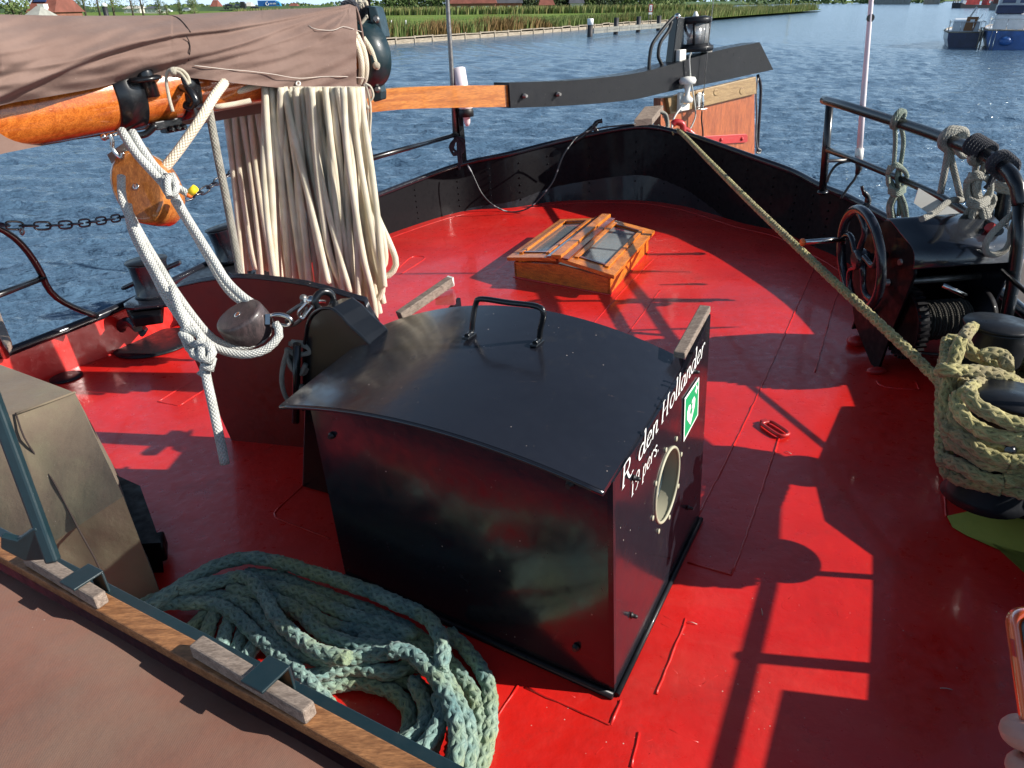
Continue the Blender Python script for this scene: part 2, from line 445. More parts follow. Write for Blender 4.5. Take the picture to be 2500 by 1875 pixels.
M['solar'] = plain('solar_panel', (.03, .05, .14), .15)
M['bluepaint'] = simple('blue_boat_paint', (.03, .10, .30), .3, 0, .3, 3)
M['navy'] = simple('navy_boat_paint', (.012, .02, .07), .3, 0, .3, 3)
M['boatwhite'] = simple('white_boat_paint', (.62, .64, .66), .35, 0, .1, 3)
M['truckblue'] = plain('blue_truck_paint', (.02, .13, .42), .35)
M['redship'] = simple('red_ship_paint', (.40, .03, .025), .5, 0, .3, 1)
M['concrete'] = simple('concrete', (.30, .30, .27), .9, 0, .2, .8)
M['asphalt'] = simple('asphalt', (.06, .06, .06), .9, 0, .2, .4)
M['dike'] = simple('dike_grass', (.045, .09, .03), .95, 0, .35, .12)
M['skin'] = simple('skin', (.42, .20, .16), .45, 0, .08, 40, .2, 300, .0006)
def casemat():
    m = NT('orange_phone_case'); m.set(Base_Color=(.70, .10, .02), Roughness=.12, Coat_Weight=.6)
    m.b.inputs['Transmission Weight'].default_value = .25; return m.m
M['case'] = casemat()
M['dark_glass'] = plain('dark_screen', (.01, .01, .012), .08)
for _k, _s in (('black_rough', .12), ('grey', .2), ('hull', .2)):
    M[_k].node_tree.nodes['Principled BSDF'].inputs['Specular IOR Level'].default_value = _s
M['winchcover'] = paint('winch_cover_paint', (.020, .023, .030), rough=.16, lump=.15, speck=.4, coat=.5)
# =================================================================== the barge: deck, bulwark, gunwale
OUT = [(-2.2, -3.95), (-.5, -4.08), (1.0, -4.14), (2.03, -4.16), (2.6, -4.12), (3.8, -4.26), (5.2, -4.17), (6.17, -3.96), (6.44, -3.52), (6.82, -3.16), (7.00, -2.43),
       (6.87, -1.96), (6.66, -1.66), (6.31, -1.24), (6.08, -.87), (5.74, -.61), (5.45, -.38), (4.6, .12), (3.8, .44), (3.1, .60), (2.2, .70), (1.0, .74), (-.5, .74), (-2.2, .70)]
HT = [.22, .22, .22, .22, .25, .30, .36, .44, .51, .57, .68, .64, .60, .54, .47, .43, .41, .36, .34, .33, .33, .33, .33, .33]
_c = crv([ST(s, t) for s, t in OUT], 5)
_h = crv([V((h, 0, 0)) for h in HT], 5)
cen = ST(3.0, -1.75)
base_line = _c; top_line = []; 
for p, h in zip(_c, _h):
    o = (V((p.x, p.y, 0)) - cen).normalized(); top_line.append(p + o * (.10 * h.x) + UP * h.x)
N0 = 5 * 5                    # where the red inside of the bulwark gives way to black
barge = thing('barge', 'red decked barge with black bulwark, seen from its own deck', 'barge')
m = MB(); m.poly([p for p in base_line]); deck = m.build('deck', M['red'], barge)
def strip(rng, lo, hi):
    m = MB()
    for i in rng: m.quad(lo[i], lo[i + 1], hi[i + 1], hi[i], smooth=True)
    return m
nL = len(base_line)
strip(range(0, N0), base_line, top_line).build('bulwark', M['red'], barge, weld=True)['label'] = 'low red inner face of the bulwark on the left'
bl = strip(range(N0, nL - 1), base_line, top_line)
for i in range(N0 + 4, nL - 8, 3):          # rows of rivets
    for k in range(1, 7): bl.sphere(base_line[i].lerp(top_line[i], k / 7.5) + (cen - base_line[i]).normalized() * .003, .009, 6, 4)
bl.build('bulwark', M['black_rough'], barge, weld=True)['label'] = 'black riveted inner face of the bulwark round the stern'
m = MB(); m.tube(top_line, .026, 10)
m.build('gunwale', M['black'], barge)
outp = [p + (V((p.x, p.y, 0)) - cen).normalized() * .03 for p in top_line]
low = [cen + (p - cen) * .93 - UP * 1.6 for p in base_line]
strip(range(nL - 1), outp, low).build('hull_side', M['hull'], barge, weld=True)
# painted-out waterway along the starboard bulwark
m = MB(); zz = UP * .004
in_ = [G(2311, 1262), G(2325, 1290), G(2362, 1311), G(2420, 1328), G(2500, 1352), G(2640, 1400)]
ou_ = [ST(2.75, .60), ST(2.5, .65), ST(2.2, .69), ST(1.9, .70), ST(1.5, .72), ST(1.0, .73)]
for i in range(5): m.quad(in_[i] + zz, in_[i + 1] + zz, ou_[i + 1] + zz, ou_[i] + zz)
m.build('waterway', M['waterway'], barge)['label'] = 'strip of deck painted yellow green beside the right bulwark'

# weld seams, doubler plates and paint cracks in the deck
m = MB()
def seam(pts, r=.004, lift=.000, n=6):
    p = crv([G(x, y, lift) for x, y in pts], n) if len(pts) > 2 else [G(x, y, lift) for x, y in pts]
    p = [q + V((ru(-1, 1), ru(-1, 1), 0)) * .0015 for q in resample(p, .035)]
    m.tube(p, [r * ru(.7, 1.25) for _ in p], 6)
for s in ([(1706, 1256), (1790, 1090), (1877, 905), (1935, 775), (1990, 650)], [(1990, 909), (2033, 752), (2052, 700)], [(1678, 1373), (1786, 1404)],
          [(1786, 1404), (1824, 1303), (1862, 1190), (1905, 1060)], [(1283, 1678), (1380, 1722), (1491, 1771)], [(1491, 1771), (1515, 1712)],
          [(1266, 1674), (1225, 1730), (1200, 1785), (1150, 1900)], [(1675, 1511), (1602, 1695)], [(1560, 1790), (1540, 1875)],
          [(385, 981), (437, 991)], [(437, 991), (503, 949)], [(385, 981), (470, 930)],
          [(967, 660), (1005, 628), (1037, 631), (976, 671)], [(1595, 633), (1530, 700), (1450, 788), (1400, 850)], [(1611, 709), (1567, 769), (1520, 830)],
          [(2140, 931), (2160, 945), (2244, 952)], [(2244, 952), (2236, 930)], [(780, 1135), (735, 1190), (672, 1250), (685, 1270), (740, 1290), (805, 1316)],
          [(1500, 1695), (1605, 1480), (1707, 1262)], [(2294, 1088), (2303, 1160), (2310, 1262)]): seam(s)
inner = [ST(*OUT[i]) + (cen - ST(*OUT[i])).normalized() * .14 for i in range(5, 18)]
m.tube([q + V((0, 0, -.001)) for q in resample(crv(inner, 8), .05)], .004, 6)
m.build('weld_seam', M['red'], barge)
# fine ring-shaped and straight paint ridges in the shaded port deck
m = MB()
for (x, y) in ((500, 1195), (455, 1210), (1830, 1700), (1700, 1660), (1980, 1360), (1930, 1480), (1545, 1790), (1490, 1560), (2060, 1500)):
    c = G(x, y, -.0005); r = ru(.012, .03)
    m.tube([c - UP * .0008 + V((math.cos(a) * r, math.sin(a) * r * ru(.8, 1.1), 0)) for a in [i * .42 for i in range(13)]], .0018, 5)
for _ in range(34):
    x, y = random.choice([(ru(280, 700), ru(960, 1350)), (ru(1520, 2150), ru(1200, 1860)), (ru(1000, 1900), ru(560, 700)), (ru(1400, 1800), ru(1300, 1850))])
    c = G(x, y, -.0017); a = ru(0, 6.3); L = ru(.02, .1)
    m.tube([c + V((math.cos(a) * L * t + ru(-.003, .003), math.sin(a) * L * t + ru(-.003, .003), 0)) for t in (0, .3, .6, 1)], .0022, 5)
m.build('paint_ridge', M['red'], barge, kind='stuff')

# litter: a few straws on the deck
m = MB()
for x, y in ((1186, 615), (1860, 1494), (1690, 1521), (1925, 1105), (1430, 880), (2310, 1682)):
    c = G(x, y, .003); a = ru(0, 3); d = V((math.cos(a), math.sin(a), 0)) * .014; m.tube([c - d, c + V((0, 0, .003)), c + d], .0012, 5)
tag(m.build('straw', M['thread']), 'tiny pale bits of straw scattered over the red deck', 'straw', kind='stuff')

# ring handle lying on the deck
m = MB(); c = G(1893, 1046, .012); d = (G(1918, 1062, .012) - G(1870, 1030, .012)).normalized(); w = V((-d.y, d.x, 0))
pts = [c + d * x + w * y for x, y in ((-.06, .018), (-.04, .026), (.04, .026), (.062, .014), (.062, -.014), (.04, -.026), (-.04, -.026), (-.06, -.018))]
m.tube(crv(pts + [pts[0]], 5)[:-1], .008, 8, closed=True)
rr = thing('deck_ring', 'dull red iron ring lying flat on the red deck right of the companionway', 'deck ring')
m.build('ring', M['redpart'], rr); m = MB(); m.box(c - d * .07 - UP * .006, d * .014, w * .016, UP * .012); m.build('ring_lug', M['redpart'], rr, bevel=.004)
# scupper cap on the left deck
m = MB(); c = G(162, 922, .002); m.lathe(c, UP, [(.085, 0), (.085, .006), (.07, .012), (.0, .013)], 28)
tag(m.build('deck_plug', M['grey']), 'round dark deck plug beside the low red bulwark on the left', 'deck plug')

# =================================================================== companionway
A0, B0, C0 = G(845, 1410), G(1500, 1700), G(1707, 1270)
D0 = A0 + C0 - B0
uF = (B0 - A0); uR = (C0 - B0); LR = uR.length; uRn = uR.normalized(); uFn = uF.normalized()
nR = V((uRn.y, -uRn.x, 0)); nF = V((uFn.y, -uFn.x, 0))     # outward normals of right and front faces
if nR.x < 0: nR = -nR
if nF.y > 0: nF = -nF
zB, zA, zC = .675, .655, .775
comp = thing('companionway', 'low black companionway with arched roof and white lettering, middle of the deck', 'companionway')
RN, LN = G(1474, 1198, .685), G(684, 988, .655)
RFp, LFp = G(1675, 880, .70), G(927, 797, .665)
sagN = upz((RN + LN) / 2, 1032).z - (RN.z + LN.z) / 2
sagF = upz((RFp + LFp) / 2, 748).z - (RFp.z + LFp.z) / 2
def roofpt(u, v, dz=0):
    a = LN.lerp(RN, u); b = LFp.lerp(RFp, u); p = a.lerp(b, v); s = sagN * (1 - v) + sagF * v
    return p + UP * (s * (1 - (2 * u - 1) ** 2) + dz)
m = MB(); m.grid(28, 14, lambda u, v: roofpt(u, v)); m.grid(28, 14, lambda u, v: roofpt(1 - u, v, -.012))
for i in range(28):
    for v in (0, 1): m.quad(roofpt(i / 28, v), roofpt((i + 1) / 28, v), roofpt((i + 1) / 28, v, -.012), roofpt(i / 28, v, -.012))
for u in (0, 1): m.quad(roofpt(u, 0), roofpt(u, 1), roofpt(u, 1, -.012), roofpt(u, 0, -.012))
m.build('roof', M['black'], comp)
m = MB(); m.tube([roofpt(i / 28, 0, -.008) for i in range(29)], .007, 6); m.build('roof_edge', M['black'], comp)
# front: filled under the arch
m = MB(); n = 24; off = nF * 0
def roofz(p):
    """height of the roof sheet above plan point p"""
    best = None
    for i in range(29):
        for j in range(15):
            q = roofpt(i / 28, j / 14); d = (q.x - p.x) ** 2 + (q.y - p.y) ** 2
            if best is None or d < best[0]: best = (d, q.z)
    return best[1]
fr = [A0] + [B0] + [B0.lerp(A0, i / n) + UP * (roofz(B0.lerp(A0, i / n)) - .012) for i in range(n + 1)]
m.prism(fr, -nF * .012); m.build('front_panel', M['black'], comp)
# right side panel reaches beyond the roof
m = MB()
topR = [B0.lerp(C0, t) + UP * z for t, z in ((0, zB), (.35, .685), (.70, .70), (.78, .725), (1.0, zC))]
from mathutils.geometry import tessellate_polygon
_t, _b = on_plane(1651, 1098, B0, nR), on_plane(1606, 1272, B0, nR)
pc = (_t + _b) / 2; pr = .5 * (_t - _b).length * 1.02
hole = [pc + (uRn * math.cos(2 * math.pi * i / 40) + UP * math.sin(2 * math.pi * i / 40)) * pr for i in range(40)]
outl = [B0, C0] + topR[::-1]; allp = outl + hole; nb_ = len(m.v); na_ = len(allp)
m.v += [V(p) for p in allp] + [V(p) - nR * .014 for p in allp]
for tri in tessellate_polygon([outl, hole]):
    m.face([nb_ + i for i in tri]); m.face([nb_ + na_ + i for i in tri][::-1])
for k in range(len(outl)):
    j = (k + 1) % len(outl); m.face((nb_ + k, nb_ + j, nb_ + na_ + j, nb_ + na_ + k))
m.build('side_panel', M['black'], comp)
zA2 = upz(D0, 700).z
m = MB(); m.prism([A0, D0, D0 + UP * .70, A0.lerp(D0, .7) + UP * .64, A0 + UP * (zA - .015)], nR * .014); m.build('side_panel', M['black'], comp)
# sloping timber cappings at the open after end
m = MB(); a, b = G(1658, 868, .735), G(1722, 752, .80)
m.bar(a, b, .034, .022); m.build('capping', M['oldwood'], comp, bevel=.003)
m = MB(); a, b = G(975, 772, .665), G(1100, 686, .735)
m.bar(a, b, .036, .034); cap = m.build('capping', M['oldwood'], comp, bevel=.003)
m = MB(); m.box(b, (b - a).normalized() * .004, (b - a).cross(UP).normalized() * .0175, UP * .017); m.build('end_cap', M['white'], cap)
m = MB(); m.prism([G(1063, 745, .69), G(1063, 720, .69), G(1085, 708, .69), G(1104, 708, .70), G(1109, 722, .70), G(1109, 745, .70)], uRn * .012); m.build('slide_stop', M['redpart'], comp, bevel=.004)
m = MB(); e0 = D0 + UP * .02; m.box((C0 + D0) / 2 + UP * .06, uFn * (uF.length / 2 - .02), uRn * .012, UP * .06); m.build('sill', M['black'], comp)
m = MB(); m.box((A0 + C0) / 2 + UP * .012, uFn * (uF.length / 2 - .02), uRn * (LR / 2 - .02), UP * .004); m.build('stairwell', M['blackmat'], comp)
# skirting weld
m = MB(); m.tube([B0 + nR * .006 + UP * .008, C0 + nR * .006 + UP * .008], .009, 6); m.tube([A0 + nF * .006 + UP * .008, B0 + nF * .006 + UP * .008], .011, 6); m.build('skirting', M['grey'], comp)
# handle
h1, h2 = G(1150, 803, .80), G(1316, 826, .79)
h1 = V((h1.x, h1.y, roofz(h1) + .006)); h2 = V((h2.x, h2.y, roofz(h2) + .006))
t1, t2 = G(1160, 728, .895), G(1326, 750, .895)
m = MB(); hd = (t2 - t1).normalized(); side = V((hd.y, -hd.x, 0)) * -.03
m.tube(crv([h1 + side * -.9, h1 + UP * .004, h1.lerp(t1, .35), t1 - UP * .02, t1 + hd * .02, t1.lerp(t2, .5), t2 - hd * .02, t2 - UP * .02, h2.lerp(t2, .35), h2 + UP * .004, h2 + side * -.9], 6), .0085, 10)
hh = m.build('handle', M['shiny_black'], comp)
for q in (h1, h2):
    m = MB(); m.box(q - UP * .004 - side * .45, side * .8, hd * .012, UP * .004); m.build('foot_plate', M['shiny_black'], hh, bevel=.002)
# right-face helpers
def RW(px, py, out=.002): return on_plane(px, py, B0 + nR * out, nR)
# porthole
ph = MB(); ph.torus(pc + nR * .001, nR, pr, .0045, 40, 8); pho = ph.build('porthole', M['cream'], comp)
m = MB(); n_ = 36
for i in range(n_):
    f_ = lambda k, o: pc + (uRn * math.cos(2 * math.pi * k / n_) + UP * math.sin(2 * math.pi * k / n_)) * pr * .995 - nR * o
    m.quad(f_(i, -.002), f_(i + 1, -.002), f_(i + 1, .05), f_(i, .05), smooth=True)
m.build('porthole_well', M['cream'], pho, weld=True)
m = MB(); m.lathe(pc - nR * .052, nR, [(pr * 1.05, 0), (pr * 1.05, .002)], 36); m.build('pane', plain('dark_green_glass', (.02, .035, .028), .06), pho)
m = MB(); m.torus(pc - nR * .046, nR, pr * .90, .006, 32, 6); m.build('glazing_ring', M['green'], pho)
for i in range(8):
    a = i * math.pi / 4 + .2; q = pc + (uRn * math.cos(a) + UP * math.sin(a)) * pr * 1.22
    m = MB(); m.lathe(q, nR, [(.008, 0), (.008, .003), (.004, .004)], 10); m.build('plug', M['cream'], pho)
for (x, y) in ((1693, 907), (1547, 1167), (1679, 1239), (1541, 1502)):
    q = RW(x, y); m = MB(); m.lathe(q, nR, [(.009, 0), (.009, .003), (.006, .004), (.006, .011), (.004, .018)], 10); m.build('bolt', M['blackmat'], comp)
for (x, y) in ((810, 1063), (1392, 1182), (1407, 1580)):
    q = on_plane(x, y, B0 + nF * .002, nF); m = MB(); m.lathe(q, nF, [(.011, 0), (.011, .004), (.007, .005), (.007, .012)], 10); m.build('bolt', M['blackmat'], comp)

# lettering drawn with a slanted broad pen
PEN = {
 'R': ([[(0, 0), (.12, 1)], [(-.06, 0), (.1, 0)], [(.04, 1), (.34, 1), (.48, .9), (.46, .66), (.34, .54), (.08, .52)], [(.28, .53), (.42, .12), (.5, 0), (.58, 0)]], .62),
 '.': ([[(.04, .0), (.05, .05), (.09, .05)]], .22),
 ' ': ([], .3),
 'd': ([[(.42, .5), (.3, .6), (.12, .52), (.03, .25), (.08, .04), (.2, 0), (.34, .14), (.44, .45)], [(.42, 1.05), (.52, 1.05), (.42, .1), (.48, 0), (.56, .04)]], .6),
 'e': ([[(.08, .3), (.36, .38), (.36, .55), (.24, .62), (.1, .5), (.03, .25), (.08, .04), (.2, 0), (.36, .1)]], .46),
 'n': ([[(.02, .55), (.12, .6), (.04, 0)], [(.1, .4), (.24, .6), (.38, .58), (.38, .42), (.32, .08), (.38, 0), (.46, .04)]], .52),
 'H': ([[(.02, 0), (.14, 1)], [(-.04, 0), (.1, 0)], [(.08, 1), (.22, 1)], [(.08, .5), (.5, .5)], [(.44, 0), (.56, 1)], [(.38, 0), (.52, 0)], [(.5, 1), (.64, 1)]], .72),
 'o': ([[(.24, .62), (.09, .5), (.03, .24), (.09, .03), (.22, 0), (.36, .14), (.41, .38), (.35, .58), (.24, .62)]], .5),
 'l': ([[(.08, 1.05), (.16, 1.05), (.06, .1), (.1, 0), (.18, .04)]], .26),
 'a': ([[(.38, .54), (.26, .62), (.11, .52), (.03, .25), (.07, .03), (.18, 0), (.3, .12), (.4, .45)], [(.42, .6), (.36, .1), (.4, 0), (.48, .04)]], .52),
 'r': ([[(.02, .55), (.12, .6), (.04, 0)], [(.1, .38), (.2, .56), (.32, .62), (.38, .54)]], .4),
 '1': ([[(.08, .82), (.22, 1), (.12, 0)], [(.02, 0), (.22, 0)]], .42),
 '9': ([[(.4, .68), (.28, .48), (.12, .52), (.08, .75), (.18, .96), (.34, 1), (.44, .85), (.38, .45), (.24, .1), (.06, 0)]], .52),
 'p': ([[(.06, .56), (.14, .6), (.02, -.38)], [(-.05, -.38), (.1, -.38)], [(.1, .4), (.24, .6), (.38, .54), (.4, .34), (.32, .08), (.18, 0), (.07, .1)]], .5),
 's': ([[(.34, .5), (.24, .62), (.1, .56), (.1, .42), (.28, .24), (.26, .06), (.14, 0), (.02, .1)]], .4),
}
def letters(text, org, ux, uy, w=.075, out=nR):
    m = MB(); x = 0; pen = (w, w * .45); k = 0
    for ch in text:
        st, adv = PEN[ch]
        for s in st:
            pts = [(p.x, p.y) for p in crv([V((a, b, 0)) for a, b in s], 4)] if len(s) > 3 else s
            for (a, b), (c, d) in zip(pts, pts[1:]):
                k += 1; o = out * (k * .00002)
                f = lambda q, sg: org + ux * (x + q[0] + sg * pen[0]) + uy * (q[1] + sg * pen[1]) + o
                m.quad(f((a, b), -1), f((a, b), 1), f((c, d), 1), f((c, d), -1))
                g = lambda q, s1, s2: org + ux * (x + q[0] + s1 * .03) + uy * (q[1] + s2 * .03) + o + out * .00001
                m.quad(g((c, d), -1, -1), g((c, d), 1, -1), g((c, d), 1, 1), g((c, d), -1, 1))
        x += adv
    return m, x
def place_text(text, p0, p1, ht, name):
    _, adv = letters(text, V((0, 0, 0)), V((1, 0, 0)), UP)
    ux = (p1 - p0) / adv; uy = UP * ht
    m, _ = letters(text, p0, ux, uy, w=.044)
    return m.build(name, M['white_paint'], comp)
p0, p1 = RW(1521, 1192, .003), RW(1714, 860, .003)
hR = (RW(1522, 1126, .003) - RW(1522, 1188, .003)).length
place_text('R. den Hollander', p0, p1, hR * .80, 'lettering')
p0, p1 = RW(1541, 1214, .003), RW(1607, 1096, .003)
place_text('19 pers.', p0, p1, hR * .62, 'lettering')
# rescue sign: green square with a heart, a bolt and a cross
q = [RW(1671, 973, .003), RW(1668, 1079, .003), RW(1703, 1013, .003), RW(1706, 921, .003)]
m = MB(); m.prism([q[0], q[1], q[2], q[3]], nR * .0015); sg = m.build('rescue_sign', M['white_paint'], comp)
def SQ(u, v, o=.0018): return (q[1].lerp(q[2], u)).lerp(q[0].lerp(q[3], u), v) + nR * o
m = MB(); m.quad(SQ(.05, .05), SQ(.95, .05), SQ(.95, .95), SQ(.05, .95)); m.build('sign_field', M['signgreen'], sg)
m = MB(); heart = [(.42, .14), (.17, .42), (.16, .60), (.27, .70), (.40, .66), (.43, .60), (.50, .70), (.64, .72), (.73, .60), (.68, .42)]
m.poly([SQ(u, v, .0026) for u, v in heart]); m.build('heart_symbol', M['white_paint'], sg)
m = MB(); m.poly([SQ(u, v, .0032) for u, v in [(.44, .64), (.34, .44), (.43, .45), (.37, .26), (.56, .50), (.46, .49), (.54, .64)]]); m.build('bolt_symbol', M['signgreen'], sg)
m = MB(); m.quad(SQ(.76, .70, .0026), SQ(.82, .70, .0026), SQ(.82, .92, .0026), SQ(.76, .92, .0026)); m.quad(SQ(.68, .78, .0028), SQ(.90, .78, .0028), SQ(.90, .84, .0028), SQ(.68, .84, .0028)); m.build('cross_symbol', M['white_paint'], sg)

# =================================================================== skylight
sNR, sNL, sFR = G(1490, 720), G(1257, 676), G(1583, 612); sFL = sNL + sFR - sNR
sky = thing('skylight', 'varnished timber skylight with two sloping glass panes on the after deck', 'skylight')
sx = (sNR - sNL).normalized(); sy = (sFR - sNR).normalized(); W_ = (sNR - sNL).length; L_ = (sFR - sNR).length
hc = .11; zr = upz((sNL + sNR) / 2, 634).z
m = MB()
for a, b in ((sNL, sNR), (sFL, sFR)):
    m.prism([a, b, b + UP * hc, (a + b) / 2 + UP * (zr - .035), a + UP * hc], (sy if a is sNL else -sy) * .022)
for a, b, d in ((sNR, sFR, -sx), (sNL, sFL, sx)): m.prism([a, b, b + UP * hc, a + UP * hc], d * .022)
m.build('coaming', M['teak'], sky, bevel=.002)
m = MB(); pad = [p + (p - (sNL + sFR) / 2).normalized() * .018 - UP * .002 for p in (sNL, sNR, sFR, sFL)]
m.prism(pad, UP * .008); m.build('plinth', M['red'], sky, bevel=.004)
ov = .04
def slope(side):        # one glazed leaf: side -1 left, +1 right
    mid0 = (sNL + sNR) / 2 - sy * ov + UP * zr; mid1 = (sFL + sFR) / 2 + sy * ov + UP * zr
    e0 = (sNR if side > 0 else sNL) + sx * side * ov - sy * ov + UP * (hc + .015); e1 = (sFR if side > 0 else sFL) + sx * side * ov + sy * ov + UP * (hc + .015)
    nn = (e0 - mid0).cross(mid1 - mid0).normalized(); nn = nn if nn.z > 0 else -nn
    P = lambda u, v, o=0: mid0.lerp(e0, u).lerp(mid1.lerp(e1, u), v) + nn * o
    def brd(a, b, c, d, t=.028): 
        m = MB(); m.prism([P(*a), P(*b), P(*c), P(*d)], nn * t); return m
    lf = MB()
    for r in (((.02, 0), (1, 0), (1, .11), (.02, .11)), ((.02, .9), (1, .9), (1, 1), (.02, 1)), ((.80, .11), (1, .11), (1, .9), (.80, .9)), ((.10, .11), (.26, .11), (.26, .9), (.10, .9))):
        lf.prism([P(*x) for x in r], nn * .026)
    leaf = lf.build('sash', M['teak'], sky, bevel=.002)
    m = MB(); m.prism([P(.26, .11, .010), P(.80, .11, .010), P(.80, .9, .010), P(.26, .9, .010)], nn * .004); m.build('pane', M['glass'], leaf)
    for u in (.26, .80):
        m = MB(); m.bar(P(u, .08, .032), P(u, .92, .032), .03, .012, nn); m.build('glazing_bar', M['teak'], leaf, bevel=.002)
    for v in (.11, .9):
        m = MB(); m.bar(P(.26, v, .03), P(.80, v, .03), .022, .010, nn); m.build('glazing_bar', M['teak_red'], leaf, bevel=.002)
    m = MB(); m.bar(P(.13, 0, .032), P(.13, 1, .032), .05, .010, nn); m.build('leather_strip', M['teak_red'], leaf, bevel=.002)
    return P
slope(1); slope(-1)
m = MB(); a = (sNL + sNR) / 2 - sy * (ov + .02) + UP * (zr + .035); b = (sFL + sFR) / 2 + sy * (ov + .03) + UP * (zr + .035)
m.bar(a, b, .075, .03); m.build('ridge_board', M['teak'], sky, bevel=.006)
# things seen inside: a pale shelf and two curved pipes
m = MB(); m.box((sNL + sFR) / 2 + UP * .02 + sx * .1, sx * (W_ / 2 - .14), sy * (L_ / 2 - .06), UP * .005); m.build('cabin_shelf', M['skyinside'], sky)
m = MB()
for k in (0, 1):
    c = (sNR + sFR) / 2 - sx * (.2 + .07 * k) + UP * .10; m.torus(c, sy, .05, .007, 12, 6, 0, math.pi, u=sx)
m.build('inside_pipe', M['blackmat'], sky)

# =================================================================== sheet post: arched black steel box
P0 = G(737, 1188); dn = NX
out = [(737, 1188), (742, 1000), (744, 875), (749, 805), (761, 772), (783, 754), (809, 752), (835, 771), (857, 795), (889, 824), (925, 862)]
pl = [wall_pt(x, y, P0, dn) for x, y in out]; pl.append(V((pl[-1].x, pl[-1].y, 0)))
post = thing('sheet_post', 'black steel post with rounded top behind the companionway roof, shackle on it', 'sheet post')
m = MB(); m.prism(pl[::-1], AX * .115); m.build('arch_box', M['shiny_black'], post, bevel=.006)
m = MB(); edge = [p - AX * .004 for p in crv(pl[1:-1], 4)]; m.tube(edge, .006, 6); m.build('rim', M['shiny_black'], post)
ec = wall_pt(792, 735, P0 + AX * .06, dn)
m = MB(); m.torus(ec, V((.6, -.8, 0)), .034, .013, 18, 8); m.build('eye', M['shiny_black'], post)
yE = ec.y
m = MB(); a = wall_pt(725, 840, P0 - AX * .03, dn); b = wall_pt(722, 1030, P0 - AX * .03, dn); m.cyl(b, a, .014); m.build('belaying_pin', M['shiny_black'], post)

# red flap board behind it
Q0, Q1 = G(565, 1075), G(740, 1092); qd = Q1 - Q0
tp = [(400, 713), (445, 699), (490, 689), (545, 681), (581, 679), (626, 681), (689, 688), (743, 696), (792, 708), (857, 728), (890, 737), (896, 756), (908, 775), (920, 795)]
top = [wall_pt(x, y, Q0, qd) for x, y in tp]
right = V((top[-1].x, top[-1].y, 0))
m = MB(); qn = V((qd.y, -qd.x, 0)).normalized(); qn = qn if qn.y > 0 else -qn
m.prism([Q0] + top + [right], qn * .022)
fb = thing('deck_board', 'large dark red board with curved top and black edge standing on the left deck', 'board')
m.build('panel', M['red_in'], fb)
m = MB()
for k, o in enumerate((.0, .009, .018)): m.tube([p + qn * (o + .002) + UP * (.002 + .003 * k) for p in top], .0055, 6)
m.build('edge_trim', M['black'], fb)
# =================================================================== boom and its iron work
def boomY(px): return 2.75 + (3.95 - 2.75) * px / 900.0
BA, BBp = D(0, 276, boomY(0)), D(900, 134, boomY(900))
bd = (BBp - BA).normalized(); BS = BA - bd * 1.6
boom = thing('boom', 'thick varnished wooden boom under a brown sail cover, upper left', 'boom')
m = MB(); m.tube([BS + bd * x for x in (0, 1, 2, 3, (BBp - BS).length)], .125, 40); m.build('spar', M['spar'], boom)
BR = .125
def on_boom(px, py):       # point of the boom axis nearest a pixel column
    best = min((abs(proj(BS + bd * (i * .01))[0] - px), i) for i in range(0, 500)); return BS + bd * (best[1] * .01)
bu = (UP - UP.dot(bd) * bd).normalized(); bf = bd.cross(bu); bf = bf if bf.y < 0 else -bf      # up and towards the viewer
def ring_at(c, r0, r1, L):
    m = MB(); m.lathe(c - bd * L / 2, bd, [(r0, 0), (r1, .004), (r1, L - .004), (r0, L)], 36); return m
# sheet band
c1 = on_boom(285, 250)
b1 = ring_at(c1, BR + .001, BR + .008, .11).build('sheet_band', M['shiny_black'], boom)
fa = (bf * .95 + bu * .35).normalized(); fc = c1 + bd * .075 + bf * .115
for k, (h, r) in enumerate(((.095, .052), (.035, .066))):
    m = MB(); m.lathe(fc + bu * h - bd * .01, bu, [(r * .8, 0), (r, .005), (r, .014), (r * .8, .02)], 24); m.build('flange', M['shiny_black'], b1)
m = MB(); m.cyl(fc + bu * -.02, fc + bu * .13, .032); m.cyl(fc + bu * .12, fc + bu * .14, .016, 6); m.build('pivot_pin', M['shiny_black'], b1)
m = MB(); hp = [c1 + bd * -.09 - bu * .10 + bf * .03, c1 + bd * -.05 - bu * .165 + bf * .05, c1 + bd * .03 - bu * .185 + bf * .07, c1 + bd * .09 - bu * .15 + bf * .10, c1 + bd * .10 - bu * .06 + bf * .13, c1 + bd * .09 + bu * .04 + bf * .13]
m.tube(crv([c1 + (p - c1) * .82 for p in hp[:4]], 6), .013, 10); m.build('bow', M['shiny_black'], b1)
# second band with clamp
c2 = on_boom(430, 230)
b2 = ring_at(c2, BR + .001, BR + .009, .07).build('clamp_band', M['shiny_black'], boom)
m = MB(); q = D(405, 302, c2.y - .12); m.box(q, bd * .055, bu * .016, bf * .03); m.box(q - bu * .02 + bd * .02, bd * .04, bu * .014, bf * .028); m.build('clamp_lug', M['shiny_black'], b2, bevel=.004)
for k in range(3):
    m = MB(); a = q - bu * .02 + bd * (-.0 + .025 * k) + bf * .03; m.lathe(a, bf, [(.012, 0), (.012, .014), (.007, .015), (.007, .022)], 8); m.build('nut', M['shiny_black'], b2)
m = MB(); m.tube(crv([D(445, 214, c2.y - .12), D(462, 222, c2.y - .16), D(478, 248, c2.y - .17), D(470, 262, c2.y - .16), D(452, 256, c2.y - .15)], 6), .016, 10); m.build('eye_arm', M['shiny_black'], b2)
m = MB(); m.tube(crv([D(x, y, c2.y - .17) for x, y in ((474, 252), (480, 275), (486, 292), (502, 294), (508, 276), (498, 260), (480, 262))], 6), .0095, 8); m.build('sheet_ring', M['iron'], b2)
